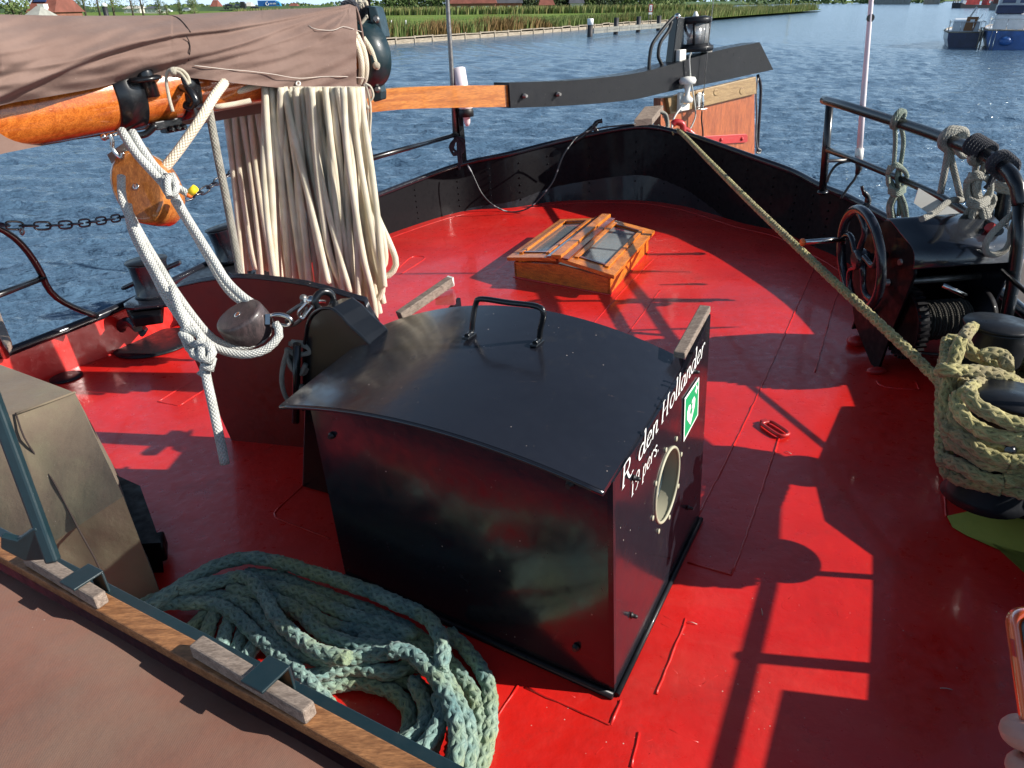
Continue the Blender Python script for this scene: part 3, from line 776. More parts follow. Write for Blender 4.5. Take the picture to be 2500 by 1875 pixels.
# end fitting: drum and bolted plates, dark green
c3 = on_boom(905, 135)
ef = MB().lathe(c3 - bd * .12, bd, [(.128, 0), (.150, .004), (.152, .12), (.146, .124)], 40).build('end_drum', M['green'], boom)
def tab(pts, y0, th=.03, mat=M['green']):
    m = MB(); m.prism([D(x, y, y0) for x, y in pts], V((.25, 1, 0)).normalized() * th); return m.build('end_plate', mat, boom, bevel=.006)
tab([(898, 14), (917, 17), (926, 45), (936, 92), (908, 96)], c3.y - .03, .1)
tab([(870, 16), (898, 14), (908, 96), (885, 92)], c3.y - .01, .08, M['shiny_black'])
tab([(905, 200), (924, 196), (932, 224), (932, 244), (913, 250), (908, 240)], c3.y - .04, .07)
for (x, y) in ((919, 48), (922, 218)):
    m = MB(); a = D(x, y, c3.y - .045); m.lathe(a, V((.0, -1, .1)), [(.017, 0), (.017, .012), (.011, .014), (.011, .03)], 8); m.build('bolt', M['iron'], boom)

# =================================================================== sail cover
TOPL = [(-420, 30), (-200, 32), (0, 35), (150, 38), (300, 38), (400, 37), (480, 33), (560, 29), (640, 25), (720, 21), (780, 19), (830, 14), (853, 10), (868, 12)]
BOTL = [(-420, 372), (-200, 318), (0, 258), (120, 236), (240, 214), (300, 199), (376, 187), (440, 188), (520, 196), (600, 206), (727, 218), (800, 217), (850, 216), (884, 217)]
def interp(tab, u):
    x = u * (len(tab) - 1); i = min(int(x), len(tab) - 2); f = x - i
    return (tab[i][0] * (1 - f) + tab[i + 1][0] * f, tab[i][1] * (1 - f) + tab[i + 1][1] * f)
_T = [(p.x, p.y) for p in crv([V((a, b, 0)) for a, b in TOPL], 4)]; _B = [(p.x, p.y) for p in crv([V((a, b, 0)) for a, b in BOTL], 4)]
FOLDS = [  # polyline in photo pixels, depth of the crease, width
 ([(-200, 330), (0, 243), (120, 190), (240, 140), (340, 108), (440, 88), (560, 75), (640, 60), (760, 36), (850, 16)], .050, 26),
 ([(240, 214), (330, 178), (430, 152), (520, 132), (600, 108), (680, 78), (760, 50), (850, 20)], .030, 20),
 ([(430, 158), (520, 152), (610, 128), (700, 100), (780, 70), (845, 30)], .022, 18),
 ([(600, 158), (700, 140), (770, 110), (820, 70), (855, 22)], .014, 16),
 ([(0, 180), (140, 160), (300, 120), (420, 90)], .010, 40),
 ([(840, 190), (850, 120), (856, 30)], .010, 14),
 ([(796, 110), (830, 75), (857, 22)], .014, 9),
 ([(0, 90), (200, 75), (400, 58), (640, 44)], -.006, 30),
]
def folds(px, py):
    s = 0
    for pl, dep, wd in FOLDS:
        for (x0, y0), (x1, y1) in zip(pl, pl[1:]):
            if x0 <= px < x1 or (px, px)[0] == x1:
                t = (px - x0) / (x1 - x0); yy = y0 + (y1 - y0) * t; d = yy - py
                fade = min(1, max(0, (px - pl[0][0]) / 120)); dd = dep * (fade if pl[0][0] > 0 else 1)
                k = 1 / (1 + math.exp(-max(-30, min(30, d / 3.0))))          # upper cloth hangs out over the crease
                s += k * dd * math.exp(-max(0, d) / wd) - (1 - k) * dd * .45 * math.exp(min(0, d) / (wd * .35))
                break
    return s
def coverpt(u, v, back=False):
    (tx, ty), (bx, by) = interp(_T, u), interp(_B, u)
    px, py = tx + (bx - tx) * v, ty + (by - ty) * v
    Y = boomY(px)
    bulge = .06 + .20 * math.sin(min(1, v * 2.0) * math.pi * .5) ** .8 - .055 * max(0, (v - .6) / .4) ** 1.5 * min(1, max(0, (520 - px) / 160)) + .05 * min(1, max(0, (px - 420) / 160)) * v
    hfade = min(1, (884 - px) / 60 + .15) if px > 824 else 1
    w = noise.noise(V((px * .012, py * .05 + px * .01, 3))) * .014 + noise.noise(V((px * .004, py * .015, 9))) * .02
    sc = FOC / Y
    return D(px, py, Y - bulge * (.55 if px > 870 else 1) - folds(px, py) * hfade - w)
cover = thing('sail_cover', 'brown canvas cover creased over the furled sail on top of the boom', 'sail cover')
m = MB(); m.grid(420, 110, coverpt)
# far side of the cover
def backpt(u, v):
    a = coverpt(u, 0); b = V((a.x + .0, a.y + .30, a.z - .42)); p = a.lerp(b, v); p.y += .10 * math.sin(v * math.pi); return p
m.grid(60, 8, backpt)
m.build('canvas', M['sailcover'], cover)
def stitch(pts, name, mat, r=.0016):
    m = MB(); P = []
    for x, y in pts:
        # find cover depth at this pixel
        best = None
        for i in range(40, 101):
            u = i / 100; (tx, ty), (bx, by) = interp(_T, u), interp(_B, u); v = (y - ty) / (by - ty); px = tx + (bx - tx) * v
            if best is None or abs(px - x) < best[0]: best = (abs(px - x), u, v)
        q = coverpt(best[1], min(1, max(0, best[2]))); P.append(D(x, y, q.y - .006))
    m.tube(resample(crv(P, 6), .02), r, 5); return m.build(name, mat, cover)
stitch([(474, 160), (560, 170), (600, 173), (665, 181), (728, 191), (790, 187), (840, 187), (893, 191)], 'hem_stitching', M['thread'])
stitch([(753, 62), (770, 71), (812, 74), (838, 65), (862, 71), (883, 78)], 'seam_stitching', M['thread'])
stitch([(868, 14), (878, 45), (886, 90), (892, 130), (896, 165), (892, 192), (885, 216)], 'edge_binding', M['sailcover'], .005)
stitch([(408, 37), (432, 42), (450, 58), (465, 78)], 'seam', M['thread_dark'], .0022)
stitch([(455, 88), (463, 105), (464, 125), (460, 148)], 'seam', M['thread_dark'], .0022)
m = MB(); q = D(728, 204, boomY(728) - .32); m.torus(q, IC, .0085, .0035, 16, 6); m.build('eyelet', M['white'], cover)
m = MB(); m.tube(crv([D(x, y, boomY(850) - .05) for x, y in ((835, 14), (848, 8), (862, 9), (870, 20), (862, 24))], 6), .016, 10); 
tag(m.build('halyard_end', M['dark_rope']), 'black line looped over the top corner of the sail cover', 'rope')
m = MB()
for a in (((868, 2), (876, 14), (884, 10), (880, 20)), ((874, 4), (884, 6), (888, 18)), ((880, 60), (894, 42), (898, 40)), ((884, 76), (902, 72)), ((876, 12), (892, 4), (896, 14))):
    m.tube(crv([D(x, y, c3.y - .10) for x, y in a], 4), .008, 7)
m2 = m
tag(m.build('lashing', M['cream_rope']), 'frayed pale lashing knotted at the green end of the boom', 'rope')
m = MB(); m.cyl(D(872, -60, c3.y), D(876, 14, c3.y), .02, 12); m.cyl(D(886, -60, c3.y + .05), D(892, 14, c3.y + .05), .026, 12)
tag(m.build('topping_lift', M['shiny_black']), 'black iron topping lift rising from the green end of the boom', 'rigging')
# rope turns round the boom end
m = MB()
for k, (rr_, dx) in enumerate(((.150, .035), (.150, .062))):
    m.torus(c3 - bd * (.12 + dx), bd, rr_, .014, 40, 10)
m.tube(crv([D(886, 92, c3.y - .19), D(905, 122, c3.y - .18), D(918, 158, c3.y - .16), D(922, 165, c3.y - .17)], 5), .013, 8)
m.sphere(D(919, 160, c3.y - .18), .018)
tag(m.build('rope_turns', M['cream_rope']), 'cream rope wound round the boom end beside the green drum', 'rope')
m = MB()
for P_ in ([(890, 205), (890, 232), (897, 262), (900, 300), (905, 345)], [(892, 203), (902, 240), (905, 280), (903, 320), (905, 345)], [(893, 205), (905, 213), (911, 232), (906, 244), (900, 246)], [(888, 210), (892, 245), (896, 265)]):
    m.tube(crv([D(x, y, 3.55) for x, y in P_], 6), .0055, 7)
m.sphere(D(897, 262, 3.55), .011)
tag(m.build('cord', M['cream_rope']), 'thin white cord dangling beside the lower green plate of the boom end', 'cord')

# =================================================================== the falls: a long coil hung over the boom
def strand(m, pts, r, seg=10): m.tube(resample(crv(pts, 7), .035), r, seg)
random.seed(5)
RB_ = .0150
def hang(m, x0, x1, yb, Y0, Y1, sway, y0=212):
    pts = []
    for k in range(8):
        t = k / 7; x = x0 + (x1 - x0) * t ** 1.25 + math.sin(t * 3.1) * sway; y = y0 + (yb - y0) * t
        pts.append(D(x, y, Y0 + (Y1 - Y0) * t))
    return pts
bundle = MB()
# strands in front: (x at the hem, x at the bottom, y at the bottom)
xs = [646, 662, 674, 685, 696, 709, 722, 734, 748, 760, 771, 782, 794, 806, 816, 826, 838, 848, 857, 868, 878]
drift = [30, 46, 52, 55, 60, 70, 64, 84, 95, 74, 60, 92, 72, 60, 80, 66, 74, 88, 70, 60, 60]
for i, (x, dx) in enumerate(zip(xs, drift)):
    Yt = 3.36 + .03 * (i % 3); Yb = 3.34 + .05 * (i % 4)
    yb = [700, 715, 706, 720, 716, 724, 718, 735, 742, 745, 750, 752, 756, 758, 756, 748, 752, 740, 764, 730, 700][i]
    p = hang(bundle, x, x + dx, yb, Yt, Yb, ru(-14, 12)); strand(bundle, p, RB_ * ru(.93, 1.07))
for i in range(14):
    x = 650 + i * 16 + ru(-5, 5); p = hang(bundle, x, x + ru(10, 110), ru(690, 756), 3.38 + .02 * (i % 3), 3.30 + .03 * (i % 3), ru(-16, 16)); strand(bundle, p, RB_ * ru(.9, 1.05))
# second layer just behind
for i in range(26):
    x = 652 + i * 9.2 + ru(-3, 3); p = hang(bundle, x, x + ru(20, 75), ru(690, 752), 3.44, 3.48, ru(-8, 8)); strand(bundle, p, RB_)
# bights at the bottom right
def bight(pts, y): strand(bundle, [D(a, b, y) for a, b in pts], RB_)
bight([(872, 214), (884, 330), (902, 450), (918, 520), (945, 580), (962, 620), (967, 645), (955, 668), (935, 677), (915, 672), (905, 655), (898, 600), (893, 500)], 3.42)
bight([(858, 214), (872, 350), (893, 480), (915, 600), (932, 680), (932, 715), (915, 735), (893, 735), (878, 715), (868, 660), (860, 600)], 3.36)
bight([(838, 214), (846, 360), (866, 500), (885, 620), (905, 700), (916, 760), (914, 790), (905, 760)], 3.30)
bight([(812, 214), (830, 400), (850, 560), (872, 660), (885, 710), (884, 740), (870, 748)], 3.38)
bight([(850, 214), (868, 380), (890, 470), (900, 600), (925, 660), (940, 640), (938, 600), (925, 540)], 3.40)
bight([(760, 214), (775, 420), (800, 600), (830, 690), (838, 712), (828, 716), (812, 700), (800, 650)], 3.33)
bundle.build('rope', M['cream_rope'])
fo = bpy.data.objects['rope']; fo.name = 'hanging_rope'
tag(fo, 'sunlit cream rope hung in many long bights from the front of the boom', 'rope')
# bights on the far side of the boom, in shade
bk = MB(); random.seed(8)
for i in range(20):
    x = 546 + i * 6.6 + ru(-2, 2); Y = 3.72 + .04 * (i % 3)
    pts = []
    for k in range(8):
        t = k / 7; pts.append(D(x + (52 + i * 1.2) * t ** 1.1 + math.sin(t * 4 + i) * 4, 226 + (ru(640, 720) - 226) * t if k == 7 else 226 + (680 - 226) * t, Y))
    strand(bk, pts, RB_ * .95)
tag(bk.build('hanging_rope', M['cream_rope']), 'shaded part of the rope coil hanging behind the boom, left of the sunlit bights', 'rope')

# =================================================================== tackle: two blocks and the sheet rope
def block(name, c, L, N, ln, wd, th, mat, label, facemat=None):
    L = L.normalized(); N = (N - N.dot(L) * L).normalized(); W = N.cross(L); n = 28
    t = thing(name, label, 'block'); m = MB()
    def ringpts(k, o):
        return [c + L * (math.copysign(abs(math.cos(a)) ** .9, math.cos(a)) * ln / 2 * k) + W * (math.sin(a) * wd / 2 * k) + N * o for a in [2 * math.pi * i / n for i in range(n)]]
    prof = [(.86, th / 2), (.95, th / 2 - .004), (1.0, th / 2 - .014), (1.02, 0), (1.0, -th / 2 + .014), (.95, -th / 2 + .004), (.86, -th / 2)]
    rings = [ringpts(k, o) for k, o in prof]; base = len(m.v)
    for r in rings: m.v += r
    for i in range(len(rings) - 1):
        for k in range(n):
            k2 = (k + 1) % n; m.face((base + i * n + k, base + i * n + k2, base + (i + 1) * n + k2, base + (i + 1) * n + k), None, True)
    m.face([base + k for k in range(n)][::-1], None, False); m.face([base + (len(rings) - 1) * n + k for k in range(n)], None, False)
    m.build('shell', mat, t)
    m = MB(); m.lathe(c + N * (th / 2 - .001), N, [(.013, 0), (.013, .002), (.009, .003), (.0, .003)], 16); m.build('pin', M['steel'], t)
    return t, L, N, W
Yb1 = 2.86
cb = D(362, 462, Yb1)
t1_, L1, N1, W1 = block('upper_block', cb, IR * .45 - IU * .85, IC * .82 - IR * .42 + IU * .38, .285, .21, .135, M['blockwood'], 'varnished orange wooden block hanging below the boom')
m = MB(); m.tube([cb - L1 * .15 - N1 * .03, cb - L1 * .185, cb - L1 * .15 + N1 * .04], .009, 8); m.box(cb - L1 * .145, L1 * .02, W1 * .05, N1 * .06); m.build('strop', M['iron'], t1_, bevel=.004)
m = MB(); m.tube(crv([D(x, y, Yb1 - .02) for x, y in ((262, 336), (268, 330), (274, 345), (275, 362), (288, 380), (298, 384), (300, 372))], 6), .0085, 8); m.build('shackle', M['steel'], t1_)
m = MB(); m.cyl(D(250, 335, Yb1), D(298, 322, Yb1), .0075, 8); m.sphere(D(254, 335, Yb1), .013); m.build('shackle_pin', M['steel'], t1_)
Yb2 = 2.42
cb2 = D(601, 793, Yb2)
t2_, L2, N2, W2 = block('lower_block', cb2, IR * .86 + IU * .46, IC * .66 - IR * .26 + IU * .62, .175, .150, .105, M['darkwood'], 'dark weathered wooden block shackled to the black sheet post')
m = MB(); m.tube(crv([D(x, y, Yb2 - .01) for x, y in ((653, 780), (664, 771), (684, 768), (706, 776), (712, 788), (700, 796), (676, 792))], 6), .0085, 8); m.box(D(656, 780, Yb2 - .02), IR * .008, IU * .018, IC * .012); m.build('ring', M['steel'], t2_)
m = MB(); m.tube(crv([D(x, y, Yb2 + .03) for x, y in ((702, 766), (722, 752), (738, 744), (748, 757), (738, 776), (718, 792), (702, 792), (700, 780))], 6), .007, 8); m.build('chain_link', M['iron'], t2_)
m = MB(); m.tube(crv([D(x, y, Yb2 + .02) for x, y in ((758, 730), (748, 742), (731, 760), (731, 772), (742, 777), (752, 764), (764, 748))], 6), .0075, 8)
m.cyl(D(745, 733, Yb2 + .02), D(792, 738, Yb2 + .08), .0085, 8); m.sphere(D(759, 733, Yb2), .017); m.build('shackle', M['steel'], t2_)
m = MB(); m.cyl(D(741, 732, Yb2 + .05), D(741, 762, Yb2 + .05), .011, 8); m.sphere(D(741, 728, Yb2 + .05), .014); m.build('swivel', M['iron'], t2_)
sheet = MB(); SR = .0155
def sr(pts, r=SR, n=7, m=sheet): m.tube(resample(crv([D(*p) for p in pts], n), .03), r, 10)
def yy(py, a=(300, 2.92), b=(800, 2.42)): return a[1] + (b[1] - a[1]) * (py - a[0]) / (b[0] - a[0])
F_ = lambda pts, o=0: [(x, y, yy(y) + o) for x, y in pts]
sr(F_([(296, 318), (330, 372), (365, 412), (402, 452), (420, 478)], -.12)); sr(F_([(322, 322), (352, 372), (385, 415), (412, 436), (425, 462)], -.10))
sr(F_([(421, 466), (450, 520), (488, 582), (522, 636), (552, 684), (590, 722), (622, 745), (636, 770)], -.02), .015)
sr(F_([(426, 488), (470, 560), (505, 620), (545, 690), (575, 725), (612, 750)], .03), .016)
sr(F_([(296, 430), (298, 480), (312, 520), (345, 595), (380, 660), (412, 715), (455, 775), (492, 822), (520, 846), (556, 860), (598, 866), (640, 858), (668, 838), (684, 812), (672, 790)], -.04), .0145)
sr(F_([(306, 500), (330, 548), (360, 602), (395, 660), (430, 716), (475, 778), (508, 816), (540, 838), (580, 850), (622, 838), (648, 822), (656, 800)], -.0), .0145)
sr(F_([(312, 500), (322, 560), (350, 620), (378, 672), (402, 720), (435, 770), (455, 800), (466, 824)], -.0), .015)
sr(F_([(420, 700), (440, 760), (458, 802), (452, 830), (470, 860), (494, 868), (500, 900), (488, 918)], -.08), .014)
sr(F_([(444, 812), (452, 806), (478, 808), (492, 828), (480, 845), (466, 832), (450, 822), (446, 812)], -.11), .0155)
sr(F_([(474, 842), (492, 838), (500, 856), (494, 876), (478, 872), (470, 856)], -.13), .0155)
sr(F_([(492, 850), (506, 840), (518, 858), (512, 880), (498, 882), (490, 866), (494, 850)], -.14), .0155)
sr(F_([(500, 872), (518, 878), (520, 894), (508, 902), (496, 892)], -.12), .015)
sr([(500, 880, 2.26), (504, 920, 2.20), (518, 985, 2.14), (532, 1050, 2.10), (541, 1092, 2.08), (549, 1132, 2.07)], .0155)
# knot against the upper block
for k, P_ in enumerate(([(402, 432), (420, 428), (430, 445), (420, 470), (404, 468), (398, 448), (404, 432)], [(405, 446), (424, 440), (432, 460), (424, 478), (410, 470)], [(412, 430), (408, 455), (414, 482)])): sr(F_(P_, -.15 - .012 * k), .0125)
sr(F_([(424, 452), (440, 462), (460, 474)], -.08), .013)
tag(sheet.build('sheet_rope', M['grey_rope']), 'grey white sheet rope rove between the two wooden blocks, knotted with a dangling tail', 'rope')
m = MB(); a, b = D(462, 474, yy(470) - .08), D(478, 458, yy(470) - .08); m.tube([a, a.lerp(b, .5), b], [.012, .014, .013], 8); e = m.build('line_tag', M['yellow']); tag(e, 'bright yellow tape end on the knotted rope next to the upper block', 'tape')
m = MB(); a, b = D(459, 479, yy(470) - .08), D(463, 472, yy(470) - .08); m.cyl(a, b, .0135, 8); m.build('orange_end', M['orange'], e)
m = MB()
for o in (0, 10):
    m.tube([D(508 + o, 846, 2.28), D(500 + o, 872, 2.27)], .004, 6)
tag(m.build('red_twine', M['orange']), 'short orange twine tied round the knot at the lower block', 'twine')
# thick white rope through the ring, and the grey one going down
m = MB(); m.tube(resample(crv([D(548, 202, 3.18), D(520, 240, 3.06), D(490, 290, 2.98), D(440, 362, 2.92), (D(394, 420, 2.88))], 6), .03), .0185, 10)
m.tube(resample(crv([D(548, 216, 3.3), D(580, 222, 3.3), D(640, 205, 3.36)], 5), .03), .014, 10)
tag(m.build('preventer_rope', M['cream_rope']), 'thick white rope led through the iron ring under the boom', 'rope')
m = MB(); m.tube(resample(crv([D(508, 256, 3.1), D(516, 300, 3.1), D(535, 400, 3.06), D(552, 482, 3.04), D(572, 590, 3.02), D(590, 690, 3.0)], 6), .03), .0165, 10)
tag(m.build('hanging_line', M['dirty_rope']), 'single grey line hanging from the boom left of the rope coils', 'rope')
m = MB(); m.tube(resample([D(524, 262, 3.22), D(575, 254, 3.27), D(612, 246, 3.30)], .03), .011, 8)
tag(m.build('lacing', M['cream_rope']), 'short pale lacing line along the underside of the boom', 'rope')
m = MB(); m.tube(crv([D(x, y, 2.80) for x, y in ((422, 272), (412, 235), (406, 195), (410, 176), (424, 168), (444, 172), (458, 186), (463, 204))], 7), .0062, 8)
m.tube(crv([D(x, y, 2.79) for x, y in ((424, 172), (440, 178), (452, 192), (460, 207))], 7), .005, 8); m.sphere(D(423, 174, 2.79), .014)
tag(m.build('gasket', M['cream_rope']), 'short white gasket cord tied in a bow on the boom clamp', 'cord')
# coil of grey line hung on the belaying pin of the sheet post
m = MB(); random.seed(3)
for k in range(4):
    m.tube(crv([D(x + ru(-5, 5), y + ru(-5, 5), 2.44 - k * .012) for x, y in ((708, 838), (745, 842), (752, 860), (722, 868), (702, 856), (704, 880), (716, 900), (738, 908), (748, 892))], 6), .009, 8)
m.tube(crv([D(x, y, 2.4) for x, y in ((704, 850), (692, 890), (688, 930), (696, 965), (712, 985), (728, 975), (738, 940))], 7), .009, 8)
tag(m.build('line_coil', M['dirty_rope']), 'small grey coil of line hung on the pin left of the sheet post', 'rope coil')
# =================================================================== rudder and tiller
TA, TB = D(905, 250, 6.0), D(1870, 140, 8.5)
td = V((TB.x - TA.x, TB.y - TA.y, 0)).normalized(); tnn = V((-td.y, td.x, 0)); tnn = tnn if tnn.y > 0 else -tnn
def TP(x, y, o=0): return wall_pt(x, y, TA + tnn * o, td)
rud = thing('rudder', 'wooden rudder with long curved tiller sheathed in black steel, behind the stern', 'rudder')
def curvedbeam(up, lo, th, mat, name, parent, o=0, bev=.006):
    u = [(p.x, p.y) for p in crv([V((a, b, 0)) for a, b in up], 5)]; l = [(p.x, p.y) for p in crv([V((a, b, 0)) for a, b in lo], 5)]
    n = len(u); m = MB(); f = lambda q: TP(q[0], q[1], o)
    for i in range(n - 1):
        a, b = f(u[i]), f(u[i + 1]); c, d = f(l[i + 1]), f(l[i]); off = tnn * th
        m.quad(a, b, c, d); m.quad(b + off, a + off, d + off, c + off); m.quad(a + off, b + off, b, a); m.quad(d, c, c + off, d + off)
    for i in (0, n - 1): a, d = f(u[i]), f(l[i]); m.quad(a, a + tnn * th, d + tnn * th, d)
    return m.build(name, mat, parent)
curvedbeam([(870, 222), (930, 218), (1000, 213), (1120, 209), (1245, 208)], [(870, 279), (930, 272), (1000, 266), (1120, 263), (1245, 261)], .14, M['tillerwood'], 'tiller', rud, .03)
slv = curvedbeam([(1243, 202), (1400, 196), (1545, 180), (1640, 157), (1750, 124), (1855, 103)], [(1247, 264), (1400, 257), (1540, 244), (1640, 222), (1750, 200), (1888, 170)], .24, M['grey'], 'tiller_sleeve', rud)
for (x, y) in ((1278, 234), (1360, 230)):
    q = TP(x, y, -.004); m = MB(); m.lathe(q, -tnn, [(.022, 0), (.022, .02), (.014, .022), (.014, .05)], 6); m.build('bolt', M['iron'], slv)
m = MB(); m.prism([TP(x, y, .05) for x, y in ((1613, 240), (1700, 225), (1842, 200), (1842, 560), (1613, 560))], tnn * .10); bl_ = m.build('blade', M['rudderwood'], rud)
m = MB(); m.prism([TP(x, y, .01) for x, y in ((1630, 238), (1846, 187), (1847, 229), (1637, 279))], tnn * .05); m.build('cheek_board', M['cheek'], rud, bevel=.006)
for (x, y) in ((1748, 225), (1811, 222)):
    m = MB(); m.lathe(TP(x, y, .009), -tnn, [(.035, 0), (.035, .003), (.028, .003), (.0, .002)], 18); m.build('plug', M['cheek'], rud)
m = MB(); m.prism([TP(x, y, .03) for x, y in ((1690, 334), (1822, 327), (1826, 331), (1826, 344), (1822, 348), (1690, 356))], tnn * .02); st = m.build('strap', M['redpart'], rud, bevel=.004)
for (x, y) in ((1760, 341), (1811, 339)):
    m = MB(); m.lathe(TP(x, y, .03), -tnn, [(.022, 0), (.018, .012), (.0, .02)], 12); m.build('rivet', M['redpart'], st)
m = MB(); m.tube(crv([TP(x, y, .1) for x, y in ((1850, 183), (1857, 210), (1856, 260), (1852, 320), (1850, 372))], 5), .016, 8); m.build('rudder_pennant', M['dark_rope'], rud)
m = MB(); m.tube(crv([TP(x, y, .06) for x, y in ((1850, 190), (1846, 230), (1848, 280), (1846, 330), (1849, 360), (1857, 366), (1854, 374), (1846, 372))], 5), .010, 8); m.build('pennant_shackle', M['iron'], rud)

# stern light
def TQ(x, y, o=.1): return TP(x, y, o)
lt = thing('stern_lantern', 'black stern lantern with clear glass standing on the black tiller sleeve', 'lantern')
lc = TQ(1695, 126, .12); ktop = TQ(1696, 44, .12).z - lc.z; wl = (TQ(1722, 90, .12) - TQ(1668, 90, .12)).length / 2
hh_ = ktop
m = MB(); m.lathe(lc, UP, [(wl * 1.1, 0), (wl * 1.18, .02), (wl * 1.18, hh_ * .16), (wl * .98, hh_ * .20), (wl * .98, hh_ * .24)], 28); m.build('base', M['grey'], lt)
m = MB(); m.lathe(lc + UP * hh_ * .23, UP, [(wl * .86, 0), (wl * .86, hh_ * .62)], 28); m.build('lens', M['lens'], lt)
m = MB(); m.lathe(lc + UP * hh_ * .23, UP, [(wl * .5, 0), (wl * .5, hh_ * .62)], 16); m.build('reflector', M['steel'], lt)
m = MB(); m.lathe(lc + UP * hh_ * .84, UP, [(wl * .95, 0), (wl * 1.02, .01), (wl * 1.02, .05), (wl * .6, .065)], 28); m.build('cap', M['grey'], lt)
for a in (.2, 2.3, 4.4):
    m = MB(); v = V((math.cos(a), math.sin(a), 0)) * wl * .92; m.cyl(lc + v + UP * hh_ * .2, lc + v + UP * hh_ * .86, .014, 6); m.build('guard_rod', M['grey'], lt)
m = MB(); m.prism([lc + td * (-.01) * k + UP * 0 + tnn * wl * .2 + td * (wl * .88) * 1 + UP * z + td * (-.0) for k, z in ((0, hh_ * .2), (0, hh_ * .86))] + [lc + td * wl * .45 - tnn * wl * .75 + UP * hh_ * .86, lc + td * wl * .45 - tnn * wl * .75 + UP * hh_ * .2], tnn * .01); m.build('screen', M['blackmat'], lt)
m = MB(); m.torus(lc + UP * hh_ * .90, tnn, wl * .95, .013, 16, 8, 0, math.pi, u=td); m.build('handle', M['grey'], lt)
m = MB(); m.lathe(lc + UP * (hh_ * .9 + .01), UP, [(.03, 0), (.03, .04), (.012, .08)], 10); m.build('knob', M['white'], lt)
for x in (1660, 1725):
    m = MB(); q = TQ(x, 140 if x < 1700 else 130, .08); m.box(q, td * .045, tnn * .04, UP * (.07 if x < 1700 else .035)); m.build('bracket', M['white'] if x < 1700 else M['iron'], lt, bevel=.006)
m = MB(); m.tube(crv([TQ(x, y, -.04) for x, y in ((1687, 128), (1683, 145), (1686, 190), (1694, 240), (1698, 280), (1690, 305), (1682, 318))], 6), .008, 6); m.build('cable', M['grey_rope'], lt)

# mast arm with two cables
ar = thing('light_arm', 'black square steel arm with two loose cables, left of the stern lantern', 'arm')
m = MB(); m.bar(TQ(1640, 166, .14), TQ(1655, 42, .14), .10, .10, td); m.build('arm', M['shiny_black'], ar, bevel=.008)
m = MB(); m.prism([TQ(1622, 166, .1), TQ(1650, 158, .1), TQ(1650, 164, .1), TQ(1622, 171, .1)], tnn * .12); m.build('foot', M['shiny_black'], ar)
for P_ in ([(1645, 42), (1632, 55), (1608, 85), (1592, 110), (1586, 140), (1584, 172)], [(1640, 52), (1632, 75), (1612, 105), (1607, 135), (1612, 150), (1617, 160)]):
    m = MB(); m.tube(crv([TQ(x, y, .1) for x, y in P_], 6), .017, 8); m.build('cable', M['blackmat'], ar)
m = MB(); m.sphere(TQ(1654, 40, .1), .03); m.build('cap_nut', M['steel'], ar)

# satellite antenna and VHF bracket on the rudder cheek
gp = thing('satellite_antenna', 'white mushroom shaped antenna bracketed to the rudder head', 'antenna')
a0 = TQ(1677, 250, -.08); pz = (TQ(1677, 205, -.08).z - TQ(1677, 250, -.08).z)
m = MB(); m.lathe(a0, UP, [(.055, 0), (.06, .03), (.03, .06), (.022, .08), (.035, pz * .98), (.075, pz), (.085, pz + .03), (.07, pz + .06), (.0, pz + .07)], 20); m.build('dome', M['white'], gp)
m = MB(); m.box(TQ(1661, 249, -.03), td * .03, tnn * .02, UP * .09); m.box(TQ(1670, 262, -.05), td * .06, tnn * .02, UP * .03); m.build('bracket', M['white'], gp, bevel=.006)
m = MB(); m.tube(crv([TQ(x, y, -.1) for x, y in ((1664, 262), (1650, 280), (1642, 298), (1640, 312))], 6), .009, 6); m.build('cable', M['white'], gp)
vh = thing('whip_antenna', 'thin wire whip antenna on a chrome bracket beside the white antenna', 'antenna')
m = MB(); m.prism([TQ(x, y, -.01) for x, y in ((1699, 262), (1699, 236), (1705, 226), (1713, 226), (1718, 236), (1718, 262))], tnn * .012); m.box(TQ(1710, 266, -.05), td * .045, tnn * .05, UP * .006); m.build('bracket', M['steel'], vh, bevel=.004)
m = MB(); m.lathe(TQ(1714, 266, -.05), UP, [(.02, 0), (.02, .08), (.012, .12), (.008, .17)], 10); m.build('socket', M['steel'], vh)
m = MB(); m.tube([TQ(1716, 245, -.05), TQ(1728, 120, -.05), TQ(1742, 0, -.05), TQ(1756, -120, -.05)], .004, 5); m.build('wire', M['iron'], vh)
m = MB(); m.tube(crv([TQ(x, y, -.05) for x, y in ((1714, 270), (1713, 295), (1716, 320), (1716, 342))], 6), .008, 6); m.build('cable', M['blackmat'], vh)

# =================================================================== fairlead horn, rope block, hook, hose on the stern bulwark
def topat(px):
    """point of the bulwark top under a pixel column"""
    return min(((abs(proj(p)[0] - px), i) for i, p in enumerate(top_line) if p.y > 4.4 or p.x > 1.5))[1]
k = top_line[topat(1440)]
hn = MB(); 
hn.tube(crv([D(x, y, k.y) for x, y in ((1400, 346), (1425, 330), (1448, 310), (1458, 298), (1470, 295))], 6), [.03] * 6 + [.026] * 6 + [.024] * 6 + [.02] * 6 + [.028], 8)
hn.tube(crv([D(x, y, k.y) for x, y in ((1468, 328), (1455, 318), (1448, 304))], 6), .024, 8)
tag(hn.build('mooring_horn', M['shiny_black']), 'black iron mooring horn rising from the bulwark left of the wooden chock', 'mooring horn')
hs = MB(); pts = [(1552, 303), (1510, 307), (1475, 311), (1452, 316), (1425, 325), (1409, 334), (1394, 352), (1374, 382), (1355, 433), (1340, 458), (1311, 492), (1290, 508), (1262, 517), (1232, 515), (1200, 498), (1176, 472), (1161, 442), (1150, 418), (1141, 402)]
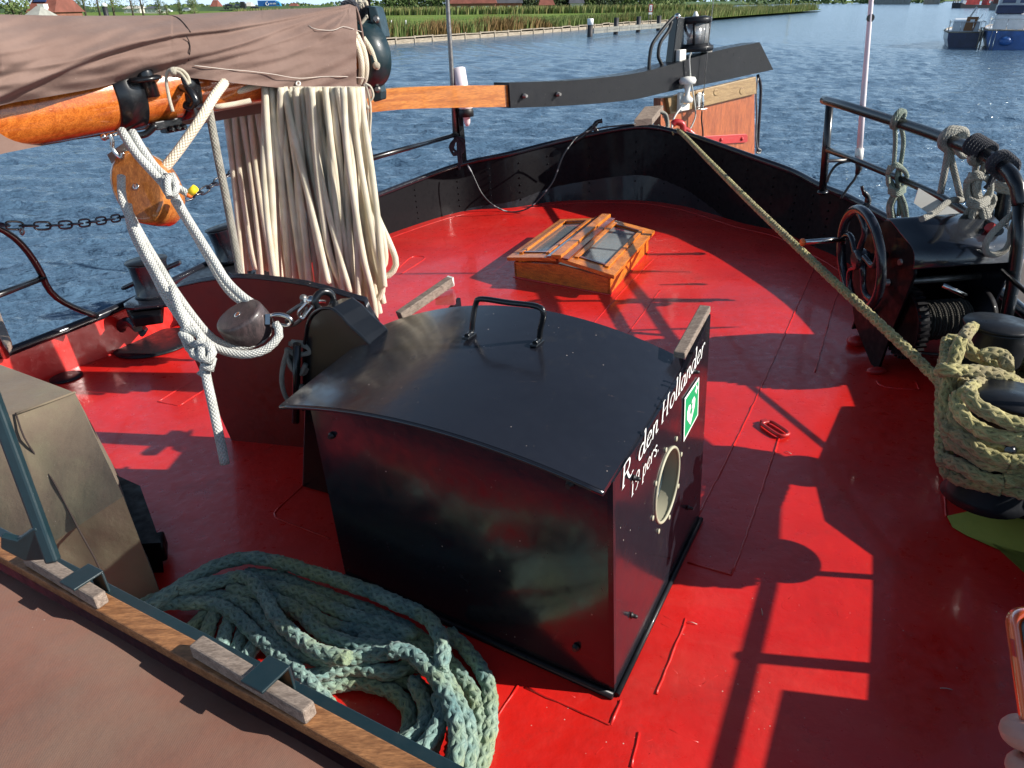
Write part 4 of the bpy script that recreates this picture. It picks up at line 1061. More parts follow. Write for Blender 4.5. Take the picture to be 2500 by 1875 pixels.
ys = [7.25] * 6 + [7.15, 7.1, 7.08, 7.06, 7.05, 7.05, 7.05, 7.05, 7.05, 7.08, 7.1, 7.12, 7.15]
hs.tube(resample(crv([D(x, y, z) for (x, y), z in zip(pts, ys)], 6), .04), .0075, 8)
def taped():
    m = NT('taped_cable'); c = m.ramp(m.noise(9, 2, .5), [(.60, (.015, .016, .02)), (.66, (.35, .36, .37))]); m.set(Base_Color=c, Roughness=.4); return m.m
tag(hs.build('cable', taped()), 'black cable with grey tape sagging over the inside of the stern bulwark', 'cable')
ck = thing('wooden_chock', 'weathered wooden block lashed with rope on top of the stern bulwark', 'chock')
kk = top_line[topat(1580)]; y0 = kk.y
m = MB(); f = [D(1548, 313, y0 - .02), D(1592, 313, y0 - .02), D(1619, 284, y0 + .16), D(1574, 284, y0 + .16)]
f = [V((p.x, p.y, kk.z + (.075 if i < 2 else .17))) for i, p in enumerate(f)]
m.prism(f, UP * -.06); m.build('board', M['oldwood'], ck, bevel=.004)
m = MB(); random.seed(2)
for j in range(6): m.tube(crv([D(x + ru(-4, 4), y + ru(-3, 3), y0 + .12 + .02 * j) for x, y in ((1566, 288), (1590, 275), (1618, 274), (1628, 290), (1628, 312), (1616, 318), (1606, 306))], 5), .013, 7)
m.build('lashing', M['dirty_rope'], ck)
hk = MB(); yk = top_line[topat(1655)].y
hk.tube(crv([D(x, y, yk + .02) for x, y in ((1642, 304), (1650, 298), (1664, 302), (1668, 314), (1666, 332))], 6), .030, 10); hk.tube(crv([D(x, y, yk + .03) for x, y in ((1664, 312), (1685, 322), (1700, 336), (1712, 350))], 5), [.026] * 6 + [.022] * 5 + [.015] * 5, 8)
tag(hk.build('mooring_hook', M['redpart']), 'red painted iron hook on the stern bulwark holding the mooring line', 'hook')

# =================================================================== port quarter pole, rail and tube
b = top_line[topat(1132)] 
pp = thing('stern_railing', 'black rail post with a low bar running left on the port quarter, behind the tiller', 'railing')
m = MB(); tp_ = D(1119, 262, b.y); m.bar(D(1132, 403, b.y), tp_, .055, .055, td); m.build('post', M['shiny_black'], pp, bevel=.004)
m = MB(); m.cyl(D(1118, 327, b.y), D(880, 394, b.y - 1.6), .022, 10); m.build('bar', M['shiny_black'], pp)
m = MB(); m.cyl(D(1108, 266, b.y - .02), D(1112, 330, b.y), .022, 8); m.build('socket', M['steel'], pp)
fp = MB(); fp.tube([D(1111, 325, b.y - .03), D(1105, 211, b.y - .03), D(1092, 0, b.y - .03), D(1084, -130, b.y - .03)], [.024, .022, .019, .018], 10)
tag(fp.build('flagpole', M['iron']), 'slim grey pole standing upright behind the tiller', 'pole')
fl = thing('marker_light', 'faded pinkish white tube light fixed to the rail post behind the tiller', 'tube light')
m = MB(); m.lathe(D(1141, 308, b.y - .05), UP, [(.015, 0), (.03, .03), (.04, .12), (.065, .16), (.065, .22)], 16); m.build('plug_end', M['pinkwhite'], fl)
m = MB(); m.lathe(D(1139, 285, b.y - .05), UP, [(.07, 0), (.072, .05), (.06, .09)], 16); m.build('collar', M['blackmat'], fl)
m = MB(); a, c = D(1139, 282, b.y - .05), D(1119, 165, b.y + .02); m.tube([a, a.lerp(c, .98), c], [.062, .062, .045], 16); m.build('tube', M['pinkwhite'], fl)
cl = MB(); random.seed(9)
for j in range(5): cl.tube(crv([D(x + ru(-5, 5), y + ru(-6, 6), b.y - .06) for x, y in ((1112, 335), (1132, 345), (1128, 368), (1108, 374), (1104, 355), (1118, 340), (1124, 390), (1120, 408))], 5), .011, 6)
tag(cl.build('line_coil', M['dark_rope']), 'dark tangle of line hanging on the port quarter rail post', 'rope coil')
# =================================================================== port side: bollards, plating, chain, bent rail
def bollard_pair_post(name, base, top, r, label, pin=True, mat=None, grp=None):
    t = thing(name, label, 'bollard', grp); ax = (top - base)
    m = MB(); h = ax.length; m.lathe(base, ax, [(r * 1.18, 0), (r * 1.05, .02), (r * .98, h * .5), (r * 1.02, h - .02), (r * 1.06, h - .008), (r * 1.06, h)], 32)
    m.build('drum', mat or M['black'], t)
    m = MB(); m.lathe(top, ax, [(r * 1.1, 0), (r * 1.14, .006), (r * 1.10, .012), (.0, .016)], 32); m.build('top_plate', M['grey'], t)
    if pin is not None and pin:
        m = MB(); m.tube([pin[0], pin[0].lerp(pin[1], .04), pin[0].lerp(pin[1], .96), pin[1]], [.010, .015, .015, .010], 8); m.build('cross_pin', M['black'], t)
    return t
def tilt(bp, tp, z0):       # bollard axis from a base pixel (at height z0) up to a top pixel at the same depth
    b = G(bp[0], bp[1], z0); return b, D(tp[0], tp[1], b.y)
b, t_ = tilt((382, 718), (357, 638), .30)
rp = .5 * (D(402, 640, b.y) - D(314, 640, b.y)).length
bollard_pair_post('bollard', b, t_, rp, 'nearer black bollard on the left gunwale, with a cross pin through it', (D(298, 705, b.y), D(441, 639, b.y)), grp='bollards on the left gunwale')
b2_, t2b = tilt((574, 632), (544, 556), .30)
rp2 = .5 * (D(582, 556, b2_.y) - D(505, 556, b2_.y)).length
bollard_pair_post('bollard', b2_, t2b, rp2, 'farther black bollard on the left gunwale, just left of the hanging rope coils', None, grp='bollards on the left gunwale')
# base casting under the nearer bollard
bb = thing('support_casting', 'dark casting that carries the nearer bollard over a gap in the left bulwark', 'casting')
m = MB(); o = [(304, 752), (318, 742), (350, 722), (405, 716), (440, 715), (470, 725), (470, 748), (400, 752), (330, 760), (306, 758)]
m.prism([G(x, y, .27) for x, y in o], UP * .03); m.build('plate', M['black'], bb, bevel=.01)
m = MB(); m.prism([G(x, y, .20) for x, y in ((312, 772), (350, 757), (402, 752), (400, 790), (330, 800))], UP * .06); m.build('web', M['black_rough'], bb, bevel=.01)
m = MB(); m.lathe(G(380, 838, .002), UP, [(.24, 0), (.24, .008), (.21, .014), (0, .016)], 36); m.build('foot_plate', M['grey'], bb)
m = MB(); m.tube(crv([G(295, 802, .12), G(300, 790, .16), G(318, 786, .18), G(336, 800, .16)], 5), .03, 10); m.tube(crv([G(296, 812, .05), G(310, 822, .03), G(340, 816, .04), G(352, 800, .08)], 5), .026, 10); m.build('roller', M['black'], bb)
# grey gunwale plate behind the red board
gw = thing('gunwale_plate', 'sunlit grey riveted plate on the left gunwale behind the red board', 'plate')
m = MB(); m.prism([G(x, y, .26) for x, y in ((434, 698), (480, 668), (560, 628), (625, 606), (640, 650), (640, 705), (520, 700))], UP * .02); m.build('plate', M['grey'], gw, bevel=.004)
m = MB(); m.prism([G(x, y, .30) for x, y in ((560, 672), (618, 640), (632, 650), (632, 676), (590, 692))], UP * .02); m.build('upper_plate', M['grey'], gw, bevel=.004)
for x, y in ((609, 660), (590, 672), (622, 668)):
    m = MB(); m.sphere(G(x, y, .33), .012, 10, 6); m.build('rivet', M['grey'], gw)

# bent black rail at the left edge
br = thing('bent_rail', 'bent black rail tube curving down to the left gunwale, with a short side bar', 'railing')
yR = lambda px: 3.55 + (px / 237.0) * .35
m = MB(); m.tube(resample(crv([D(x, y, yR(x)) for x, y in ((-60, 530), (0, 558), (30, 576), (60, 605), (85, 640), (104, 674), (116, 702), (140, 728), (175, 748), (210, 762), (238, 772))], 6), .05), .017, 10); m.build('tube', M['shiny_black'], br)
m = MB(); m.cyl(D(108, 677, yR(108)), D(-60, 742, 3.3), .016, 10); m.build('side_bar', M['shiny_black'], br)
# slack chain
ch = MB()
cp = resample(crv([D(x, y, z) for x, y, z in ((-20, 545, 3.5), (20, 550, 3.52), (60, 551, 3.58), (110, 551, 3.65), (180, 547, 3.8), (250, 538, 4.0), (310, 527, 4.2), (380, 505, 4.35), (445, 485, 4.5), (490, 470, 4.6), (540, 437, 4.75), (600, 405, 4.9), (660, 380, 5.0))], 8), .062)
for i in range(len(cp) - 1):
    a, b = cp[i], cp[i + 1]; d = (b - a).normalized(); s = d.cross(UP).normalized(); u = s.cross(d)
    w = (u if i % 2 else s) * .017; c = (a + b) / 2; hl = d * .040
    ch.tube(crv([c - hl, c - hl * .7 + w, c + hl * .7 + w, c + hl, c + hl * .7 - w, c - hl * .7 - w, c - hl], 3)[:-1], .0055, 5, closed=True)
tag(ch.build('chain', M['black']), 'slack black chain stretched over the water at the left', 'chain')
m = MB(); c = D(52, 557, 3.55); m.tube(crv([c, D(49, 564, 3.55), D(54, 573, 3.55), D(58, 565, 3.55), D(53, 556, 3.55)], 4), .006, 6)
tag(m.build('chain_hook', M['iron']), 'small spare hook hanging on the slack chain', 'hook')
# oar blade like board at the far left
ob = thing('timber_post', 'rail post with a worn pinkish board bolted to it at the left picture edge', 'post')
m = MB(); m.prism([G(x, y, .55) for x, y in ((-14, 745), (0, 762), (14, 800), (30, 838), (32, 850), (24, 864), (12, 850), (-14, 800))], UP * .03); m.build('board', M['oldwood'], ob, bevel=.006)
m = MB(); m.cyl(G(12, 868, .22), G(-18, 800, .55), .022, 10); m.build('tube', M['shiny_black'], ob)

# =================================================================== canvas hood at the left
hd = thing('canvas_hood', 'weathered brown canvas hood over a box on the left deck', 'canvas hood')
def K(x, y, z): return G(x, y, z)
T1, T2, T3, T4 = K(-160, 830, .62), K(182, 958, .60), K(40, 1010, .60), K(-220, 1060, .62)
M1, M1b = K(301, 1212, .42), K(360, 1335, .24)
bR, bM, bL = K(402, 1478, 0), K(255, 1560, 0), K(-200, 1500, 0)
def facegrid(m, a, b, c, d, n=16, amp=.008, seed=0):
    def f(u, v):
        p = a.lerp(b, u).lerp(d.lerp(c, u), v); e = min(u, 1 - u, v, 1 - v) * 6; e = min(1, e)
        q = noise.noise(V((p.x * 3.5 + seed, p.y * 3.5, p.z * 5))) + .5 * noise.noise(V((p.x * 9, p.y * 9 + seed, p.z * 9)))
        nn = (b - a).cross(d - a).normalized(); return p + nn * q * amp * e
    m.grid(n, n, f)
m = MB()
facegrid(m, T1, T2, T3, T4, 18, .006)
facegrid(m, T4, T3, K(120, 1330, .26), K(-200, 1250, .30), 18, .012, 3)
facegrid(m, T3, T2, M1, K(120, 1330, .26), 18, .012, 5)
facegrid(m, K(-200, 1250, .30), K(120, 1330, .26), K(190, 1480, 0), bL, 14, .012, 7)
facegrid(m, K(120, 1330, .26), M1, bR, K(190, 1480, 0), 16, .014, 9)
facegrid(m, M1, T2, K(300, 1180, 0), bR, 10, .006, 2)
m.build('canvas', M['hood'], hd)
m = MB(); m.tube(resample(crv([K(38, 1008, .606), K(60, 1070, .54), K(100, 1130, .46), K(130, 1175, .42), K(165, 1240, .36), K(196, 1300, .31), K(232, 1365, .22), K(252, 1410, .15)], 6), .03), .003, 6); m.build('seam', M['thread_dark'], hd)
m = MB(); m.tube([K(184, 957, .604), K(110, 985, .604), K(40, 1010, .604)], .004, 6); m.build('top_hem', M['hood'], hd)
bx = thing('black_locker', 'black box standing partly behind the canvas hood', 'locker')
m = MB(); o = [(270, 1150), (330, 1180), (346, 1195), (392, 1335), (388, 1345), (300, 1300)]
base = [G(292, 1235, 0), G(352, 1262, 0), G(400, 1398, 0), G(300, 1400, 0)]
topb = [G(280, 1158, .16), G(342, 1186, .16), G(392, 1325, .16), G(300, 1330, .16)]
for i in range(4): m.quad(base[i], base[(i + 1) % 4], topb[(i + 1) % 4], topb[i])
m.poly(topb); m.build('box', M['black_rough'], bx, bevel=.01)
m = MB(); m.box(G(365, 1342, .05), V((.05, .02, 0)), V((-.02, .05, 0)), UP * .03); m.build('foot', M['black_rough'], bx, bevel=.008)

# =================================================================== cargo hatch in the near left corner
ht = thing('cargo_hatch', 'cargo hatch under red brown cloth, edge battened with wooden wedges, near left corner', 'hatch')
HZ = .62
e0, e1 = G(-120, 1283, HZ), G(1010, 1905, HZ)
ed = (e1 - e0).normalized(); en = V((-ed.y, ed.x, 0)); en = en if en.y > 0 else -en      # towards the deck
e0 = e0 - ed * .25; e1 = e1 + ed * 1.5; EL = (e1 - e0).length
def E_(x, o, z=0): return e0 + ed * x + en * o + UP * z
def along(px, py, z=HZ):
    q = G(px, py, z); return (q - e0).dot(ed)
off0 = (G(400, 1560, HZ) - e0).dot(en)          # centre of the batten
wbt = .041
m = MB(); m.box((E_(0, 0) + E_(EL, 0)) / 2 + en * off0, ed * EL / 2, en * wbt / 2, UP * .012); m.build('batten', M['batten'], ht, bevel=.003)
m = MB(); m.box((E_(0, 0) + E_(EL, 0)) / 2 + en * (off0 + wbt / 2 + .015) - UP * .01, ed * EL / 2, en * .013, UP * .008)
m.box((E_(0, 0) + E_(EL, 0)) / 2 + en * (off0 + wbt / 2 + .024) - UP * .30, ed * EL / 2, en * .004, UP * .29); m.build('coaming', M['green'], ht, bevel=.002)
def cloth(u, v):
    x = EL * u; o = off0 - wbt / 2 - .004 - v * 1.6; z = -.03 + .028 * min(1, v * 14) + .03 * math.sin(min(1, v * 1.3) * 1.57)
    z += .004 * noise.noise(V((x * 6, v * 9, 2))) + .006 * noise.noise(V((x * 2, v * 3, 5)))
    return E_(x, o, z)
m = MB(); m.grid(60, 40, cloth); m.build('cloth', M['hatchcloth'], ht)
def wedge(px0, py0, px1, py1, clampx, nm):
    a = G(px0, py0, HZ + .035); b = G(px1, py1, HZ + .035); x0 = (a - e0).dot(ed); x1 = (b - e0).dot(ed)
    o0, o1 = off0 + .004, off0 - .006
    m = MB(); c = [E_(x0, o0 - .0155, .012), E_(x0, o0 + .0155, .012), E_(x1, o1 + .013, .012), E_(x1, o1 - .013, .012)]
    m.prism(c, UP * .030); w = m.build('wedge', M['oldwood'], ht, bevel=.004)
    q = G(*clampx, HZ + .05); xc = (q - e0).dot(ed)
    m = MB(); m.box(E_(xc, off0 + .004, .047), ed * .026, en * .030, UP * .003); m.box(E_(xc, off0 + .034, .02), ed * .026, en * .003, UP * .030)
    m.build('clamp', M['green'], ht, bevel=.002)
wedge(52, 1360, 212, 1480, (152, 1435), 'a'); wedge(445, 1597, 692, 1798, (580, 1705), 'b')
m = MB(); a, b = G(712, 1735, HZ - .03), G(962, 1880, HZ - .03); m.bar(a, b, .035, .02); m.build('end_plate', M['grey'], ht, bevel=.002)
m = MB(); m.sphere(G(785, 1790, HZ - .004), .008, 8, 5, (1.4, 1, .5)); m.build('paint_chip', M['cream'], ht)
# green stanchion with gusset
gs = thing('hatch_stanchion', 'chipped dark green iron stanchion with a gusset plate beside the canvas hood', 'stanchion')
m = MB(); a, b = D(-60, 855, .98), D(131, 1372, .90); m.bar(a, b, .019, .016, IC); m.build('bar', M['green'], gs, bevel=.004)
m = MB(); m.prism([D(x, y, .905) for x, y in ((0, 1308), (40, 1318), (82, 1288), (100, 1300), (138, 1366), (60, 1372), (0, 1340))], V((0, .012, 0))); m.build('gusset', M['green'], gs, bevel=.003)
# =================================================================== teal hawser flaked down on deck
random.seed(21)
TR = .0225
hz = thing('hawser', 'thick blue green braided hawser flaked down in a pile on the deck before the companionway', 'rope pile')
hm = MB(); ALL = []
BRD = plait(2, 2.6, .26)
def hw(pts, z, z2=None):
    n = len(pts); P = [G(x, y, (z if z2 is None else z + (z2 - z) * i / (n - 1))) for i, (x, y) in enumerate(pts)]
    c = resample(crv(P, 8), .0075)
    c = [p + V((noise.noise(p * 9), noise.noise(p * 9 + V((5, 0, 0))), noise.noise(p * 9 + V((0, 7, 0))) * .5)) * .004 for p in c]
    ALL.append(c); braided(hm, c, TR)
L0, L1_, L2_, L3_ = TR, TR * 2.7, TR * 4.3, TR * 5.8
# lowest layer
hw([(345, 1545), (362, 1590), (410, 1620), (470, 1632), (555, 1640), (640, 1652), (690, 1660), (770, 1672), (860, 1664), (950, 1650), (1040, 1690), (1068, 1770), (1040, 1850), (1000, 1910)], L0)
hw([(400, 1602), (440, 1560), (505, 1500), (560, 1460), (640, 1420), (700, 1400)], L0, L1_)
hw([(492, 1590), (505, 1550), (530, 1490), (600, 1440)], L1_ * .8); hw([(540, 1612), (548, 1560), (572, 1500), (640, 1450)], L1_ * .8)
hw([(568, 1618), (585, 1570), (606, 1520), (680, 1470)], L0 * 1.6); hw([(600, 1616), (620, 1580), (650, 1530), (720, 1500)], L1_ * .7)
hw([(560, 1680), (640, 1690), (720, 1700), (790, 1680), (880, 1668), (960, 1690), (1000, 1740), (990, 1800), (930, 1840), (860, 1815)], L0)
hw([(590, 1645), (660, 1650), (740, 1655), (810, 1640), (870, 1632), (950, 1640), (1020, 1620), (1075, 1650), (1105, 1720), (1120, 1800), (1100, 1900)], L1_)
hw([(1095, 1545), (1150, 1600), (1188, 1665), (1196, 1740), (1188, 1820), (1165, 1910)], L0)
hw([(1085, 1600), (1125, 1650), (1160, 1710), (1172, 1780), (1165, 1850), (1145, 1920)], L0)
hw([(880, 1560), (960, 1575), (1040, 1610), (1090, 1660), (1122, 1730), (1135, 1800), (1128, 1870), (1110, 1930)], L1_)
# middle layers: long sweeps
hw([(318, 1520), (350, 1478), (430, 1445), (520, 1425), (620, 1415), (700, 1450), (760, 1500), (820, 1530), (900, 1545), (980, 1560), (1060, 1600)], L1_)
hw([(420, 1470), (500, 1455), (590, 1470), (650, 1520), (690, 1570), (740, 1600), (820, 1612), (900, 1600), (970, 1590)], L1_, L2_)
hw([(600, 1400), (680, 1410), (760, 1440), (840, 1470), (920, 1500), (1000, 1540), (1060, 1590), (1080, 1640)], L1_)
hw([(620, 1432), (700, 1440), (790, 1475), (860, 1505), (950, 1530), (1020, 1560)], L2_ * .8)
hw([(560, 1440), (640, 1455), (720, 1490), (780, 1540), (860, 1575), (950, 1580)], L2_ * .85)
# top layer
hw([(330, 1500), (380, 1470), (450, 1425), (530, 1380), (600, 1362), (680, 1372), (760, 1395), (850, 1425), (930, 1455), (1000, 1485), (1050, 1515), (1075, 1555), (1080, 1600), (1075, 1640)], L2_, L3_)
hw([(352, 1540), (330, 1510), (370, 1480), (440, 1472), (520, 1475), (570, 1500), (620, 1545), (660, 1580), (700, 1618), (745, 1660), (800, 1720), (850, 1770), (905, 1810), (940, 1850)], L1_, L2_)
hw([(440, 1440), (540, 1418), (600, 1410), (640, 1450), (670, 1500), (710, 1545), (770, 1590), (850, 1608)], L2_, L3_)
hw([(950, 1588), (1000, 1595), (1050, 1640), (1085, 1690), (1108, 1750), (1118, 1810), (1105, 1880), (1090, 1930)], L3_, L2_)
hw([(1010, 1660), (1030, 1700), (1042, 1745), (1025, 1790), (985, 1812), (940, 1822), (925, 1850), (960, 1862), (1020, 1840), (1062, 1790), (1080, 1740), (1070, 1700)], L1_, L2_)
hw([(1075, 1600), (1080, 1660), (1110, 1700), (1140, 1760), (1150, 1830), (1130, 1910)], L2_, L1_)
hm.build('rope', M['teal_rope'], hz)
# loose fibres
fz = MB()
for c in ALL:
    for _ in range(len(c) * 2):
        p = random.choice(c); d = V((ru(-1, 1), ru(-1, 1), ru(-.2, 1))).normalized(); a = p + d * TR * .92; w = V((ru(-1, 1), ru(-1, 1), ru(-1, 1))).normalized() * .0007
        b = a + d * ru(.002, .008) + V((ru(-1, 1), ru(-1, 1), ru(-1, 1))) * .004
        n = len(fz.v); fz.v += [a - w, a + w, b]; fz.face((n, n + 1, n + 2), ((0, 0), (.2, 0), (.2, .5)))
fz.build('fibres', M['teal_rope'], hz, kind='stuff')
# =================================================================== starboard bollards and mooring line
sb = thing('deck_casting', 'dark rounded steel pad under the two bollards on the right bulwark', 'casting')
pd = [G(2294, 1075, 0), G(2302, 1150, 0), G(2311, 1205, 0), G(2335, 1236, 0), G(2400, 1248, 0), ST(2.5, .67), ST(3.2, .62), ST(3.25, .42)]
m = MB(); m.prism(pd, UP * .10); m.build('pad', M['black_rough'], sb, bevel=.02)
m = MB(); m.prism([p + UP * .26 for p in (ST(3.35, .40), ST(2.75, .36), ST(2.45, .44), ST(2.3, .62), ST(2.3, .80), ST(3.35, .78))], UP * .04); m.build('top_casting', M['grey'], sb, bevel=.015)
BZ = .60
k1, k2 = G(2438, 796, BZ), G(2478, 975, BZ)
r1 = .5 * (D(2505, 800, k1.y) - D(2371, 800, k1.y)).length; r2 = r1
g_ = 'bollards on the right bulwark'
bollard_pair_post('bollard', V((k1.x - .02, k1.y, .28)), k1, r1, 'farther bollard on the right bulwark, its flat top half in sun', None, M['grey'], g_)
bollard_pair_post('bollard', V((k2.x - .02, k2.y, .28)), k2, r2, 'nearer bollard on the right bulwark, wound with yellow green mooring line', (D(2462, 1100, k2.y - .10), D(2540, 1085, k2.y + .1)), M['grey'], g_)
random.seed(31)
ml = thing('mooring_line', 'yellow green braided mooring line, taut from the stern hook and wound round the right bollards', 'mooring line')
mm_ = MB(); MR = .0205
def mr(P, r=MR): braided(mm_, crv(P, 8), r, .012)
pa, pb = D(1660, 322, top_line[topat(1655)].y - .02), G(2312, 950, .40)
mid = (pa + pb) / 2 - UP * .015
mr([pa - V((.05, -.08, .02)), pa, pa.lerp(mid, .5), mid, mid.lerp(pb, .5), pb, G(2345, 1040, .32)])
mm2 = MB(); mm2.tube(resample(crv([pa, D(1700, 340, pa.y + .15), D(1735, 356, pa.y + .4), D(1760, 372, pa.y + .9), D(1790, 420, pa.y + 1.5)], 6), .02), MR * .9, 12)
mm2.build('outboard_part', M['olive_rope'], ml)
def turn(c1_, c2_, z, rr_, skew=0.0, jit=.01):
    """oval turn round two bollards"""
    ax = (c2_ - c1_); ax.z = 0; L = ax.length; ax.normalize(); nx = V((ax.y, -ax.x, 0)); P = []
    for i in range(17):
        a = 2 * math.pi * i / 16; s = math.cos(a); cc = (c1_ if s < 0 else c2_)
        q = V((cc.x, cc.y, 0)) + ax * (s * rr_) + nx * (math.sin(a) * rr_ * 1.0)
        P.append(q + UP * (z + skew * math.sin(a) + ru(-jit, jit)))
    return P
for i in range(4): mr(turn(k1, k2, .385 + i * .036, r1 * 1.10 + MR + ru(0, .015) + (.012 if i % 2 else 0), ru(-.015, .015)))
for i in range(2): mr(turn(k2, k2, .45 + i * .038, r2 * 1.06 + MR + .006 * i, .02))
# crossing parts and hanging bights seen on the near side
def px(P, y): return [D(a, b, y + dy) for a, b, dy in P]
yb_ = k2.y
mr(px([(2402, 815, .66), (2374, 800, .52), (2354, 830, .40), (2372, 862, .36), (2410, 880, .34), (2446, 902, .32), (2462, 912, .36)], yb_ - .05))
mr(px([(2296, 905, .05), (2310, 902, .0), (2350, 905, .0), (2410, 910, .0), (2460, 925, .0), (2510, 950, .05)], yb_ + .12))
mr(px([(2345, 830, .25), (2330, 880, .2), (2318, 930, .15), (2308, 980, .1), (2310, 1040, .05), (2330, 1080, 0), (2370, 1105, -.04), (2440, 1115, -.08), (2520, 1112, -.1)], yb_))
mr(px([(2352, 910, .2), (2342, 960, .12), (2330, 1010, .05), (2345, 1060, 0), (2400, 1090, -.05), (2470, 1098, -.08), (2530, 1090, -.1)], yb_))
mr(px([(2352, 965, .12), (2380, 940, .20), (2420, 931, .26), (2470, 932, .3)], yb_ - .12)); mr(px([(2366, 962, .0), (2385, 990, -.05), (2430, 1015, -.08), (2480, 1035, -.1), (2530, 1040, -.1)], yb_ - .04))
mr(px([(2335, 965, .1), (2340, 1000, .05), (2365, 1030, 0), (2410, 1058, -.05), (2470, 1070, -.08), (2530, 1068, -.1)], yb_ - .06))
mr(px([(2390, 1128, .05), (2430, 1148, 0), (2480, 1160, -.04), (2530, 1190, -.1)], yb_ - .02))
mr(px([(2460, 900, .2), (2450, 870, .25), (2420, 862, .26), (2395, 872, .26)], yb_ - .05))
mm_.build('rope', M['olive_rope'], ml)

# =================================================================== hand winch
wn = thing('hand_winch', 'black hand winch with curved cover and spoked wheel, right side of the deck', 'winch')
E1, E2 = V((1, 0, 0)), V((0, 1, 0))
F0 = G(2143, 903, 0)
def WP(x, y, o=0): return on_plane(x, y, F0 + E1 * o, E1)
pl_ = [(2161, 538), (2176, 540), (2219, 593), (2233, 614), (2233, 668), (2218, 708), (2201, 752), (2180, 800), (2145, 898), (2130, 900), (2110, 850), (2086, 790), (2078, 730), (2085, 650), (2110, 580)]
m = MB(); m.prism([WP(x, y) for x, y in pl_], E1 * .012); m.build('side_plate', M['black_rough'], wn, bevel=.003)
WW = WP(2233, 640).x; wl_ = .5
# find width so that the far end of the lip falls at x = 2472
lo, hi = .2, 1.2
for _ in range(30):
    mdl = (lo + hi) / 2
    if proj(WP(2233, 660) + E1 * mdl)[0] < 2470: lo = mdl
    else: hi = mdl
wl_ = lo
m = MB(); m.prism([WP(x, y) + E1 * wl_ for x, y in pl_], E1 * .012); m.build('side_plate', M['black'], wn, bevel=.003)
cv = [WP(x, y) for x, y in ((2168, 537), (2180, 541), (2205, 572), (2228, 600), (2236, 618), (2237, 640), (2234, 656))]
cc_ = crv(cv, 4); m = MB()
for a, b in zip(cc_, cc_[1:]): m.quad(a - E1 * .01, a + E1 * (wl_ + .02), b + E1 * (wl_ + .02), b - E1 * .01, smooth=True)
m.build('cover', M['winchcover'], wn, solid=.006, weld=True)
m = MB(); bp = [WP(2176, 541) + E2 * .30, WP(2145, 880) + E2 * .12]
m.prism([WP(2180, 545) + E2 * .04 + E1 * .01, WP(2180, 545) + E2 * .04 + E1 * wl_, WP(2120, 840) + E2 * .20 + E1 * wl_, WP(2120, 840) + E2 * .20 + E1 * .01], E2 * .01); m.build('dark_backing', M['black_rough'], wn)  # dark sheet added behind the drum to keep the winch inside dark
dc = WP(2186, 788); 
m = MB(); m.lathe(dc + E1 * .02, E1, [(.15, 0), (.15, .05), (.06, .052), (.06, wl_ - .09), (.14, wl_ - .088), (.14, wl_ - .06)], 32); m.build('drum', M['black_rough'], wn)
m = MB()
for i in range(26): m.torus(dc + E1 * (.085 + i * (wl_ - .19) / 26), E1, .075 + .006 * (i % 3), .0065, 20, 5)
m.build('wire', M['wire'], wn)
m = MB()
for i in range(36):
    a = 2 * math.pi * i / 36; v = E2 * math.cos(a) + UP * math.sin(a); t_v = -E2 * math.sin(a) + UP * math.cos(a); m.box(dc + E1 * .045 + v * .160, E1 * .022, v * .010, t_v * .006)
m.lathe(dc + E1 * .02, E1, [(.155, 0), (.155, .05)], 36); m.build('gear', M['black_rough'], wn)
m = MB(); q = WP(2170, 690); m.cyl(q - E1 * .02, q + E1 * (wl_ + .02), .016); m.cyl(WP(2200, 640) - E1 * .01, WP(2200, 640) + E1 * wl_, .014); m.build('shaft', M['iron'], wn)
m = MB(); q = WP(2233, 700) + E1 * .12; m.cyl(q, q + V((.10, -.02, -.05)), .012, 8); m.build('pawl', M['steel'], wn)
m = MB(); q = WP(2135, 735) - E1 * .06; m.tube([q, D(2150, 780, q.y - .03), D(2157, 803, q.y - .04)], [.012, .013, .011], 8); m.build('pawl_lever', M['iron'], wn)
# wheel
wc = on_plane(2100, 632, F0 - E1 * .13, E1)
whn = (E1 * .985 - E2 * .05 + UP * .10).normalized()
ztop = on_plane(2112, 508, F0 - E1 * .13, E1).z; zbot = on_plane(2085, 752, F0 - E1 * .13, E1).z; Rw = (ztop - zbot) / 2 * .97
wh = MB(); wh.torus(wc, whn, Rw, .021, 48, 12); who = wh.build('wheel', M['black'], wn)
m = MB(); m.lathe(wc - whn * .03, whn, [(.035, 0), (.045, .01), (.045, .05), (.03, .07), (.018, .07), (.018, .15)], 20); m.build('hub', M['black'], who)
uu = whn.orthogonal().normalized(); ww = whn.cross(uu)
for i in range(5):
    a = 2 * math.pi * i / 5 + .5; P = []
    for k in range(9):
        t = k / 8; r_ = .03 + (Rw - .03) * t; aa = a + .55 * math.sin(t * math.pi)
        P.append(wc + (uu * math.cos(aa) + ww * math.sin(aa)) * r_)
    m = MB(); m.tube(P, [.017 - .004 * math.sin(k / 8 * 3.14) for k in range(9)], 8); m.build('spoke', M['black'], who)
hp0 = on_plane(2062, 584, F0 - E1 * .13, E1)
m = MB(); m.cyl(hp0, hp0 - E1 * .20 + UP * .0, .0125, 12); hk_ = m.build('crank_handle', M['steel'], who)
m = MB(); e_ = hp0 - E1 * .20; m.lathe(e_ - E1 * .012, E1, [(.014, 0), (.019, .004), (.019, .014), (.013, .018)], 14); m.build('knob', M['orange'], hk_)
m = MB(); m.sphere(G(2095, 832, .02), .05, 12, 8, (1.2, .9, .7)); m.build('foot_lug', M['redpart'], wn)
m = MB(); m.sphere(G(2140, 905, .012), .035, 10, 6, (1.4, .8, .5)); m.build('foot_lug', M['redpart'], wn)
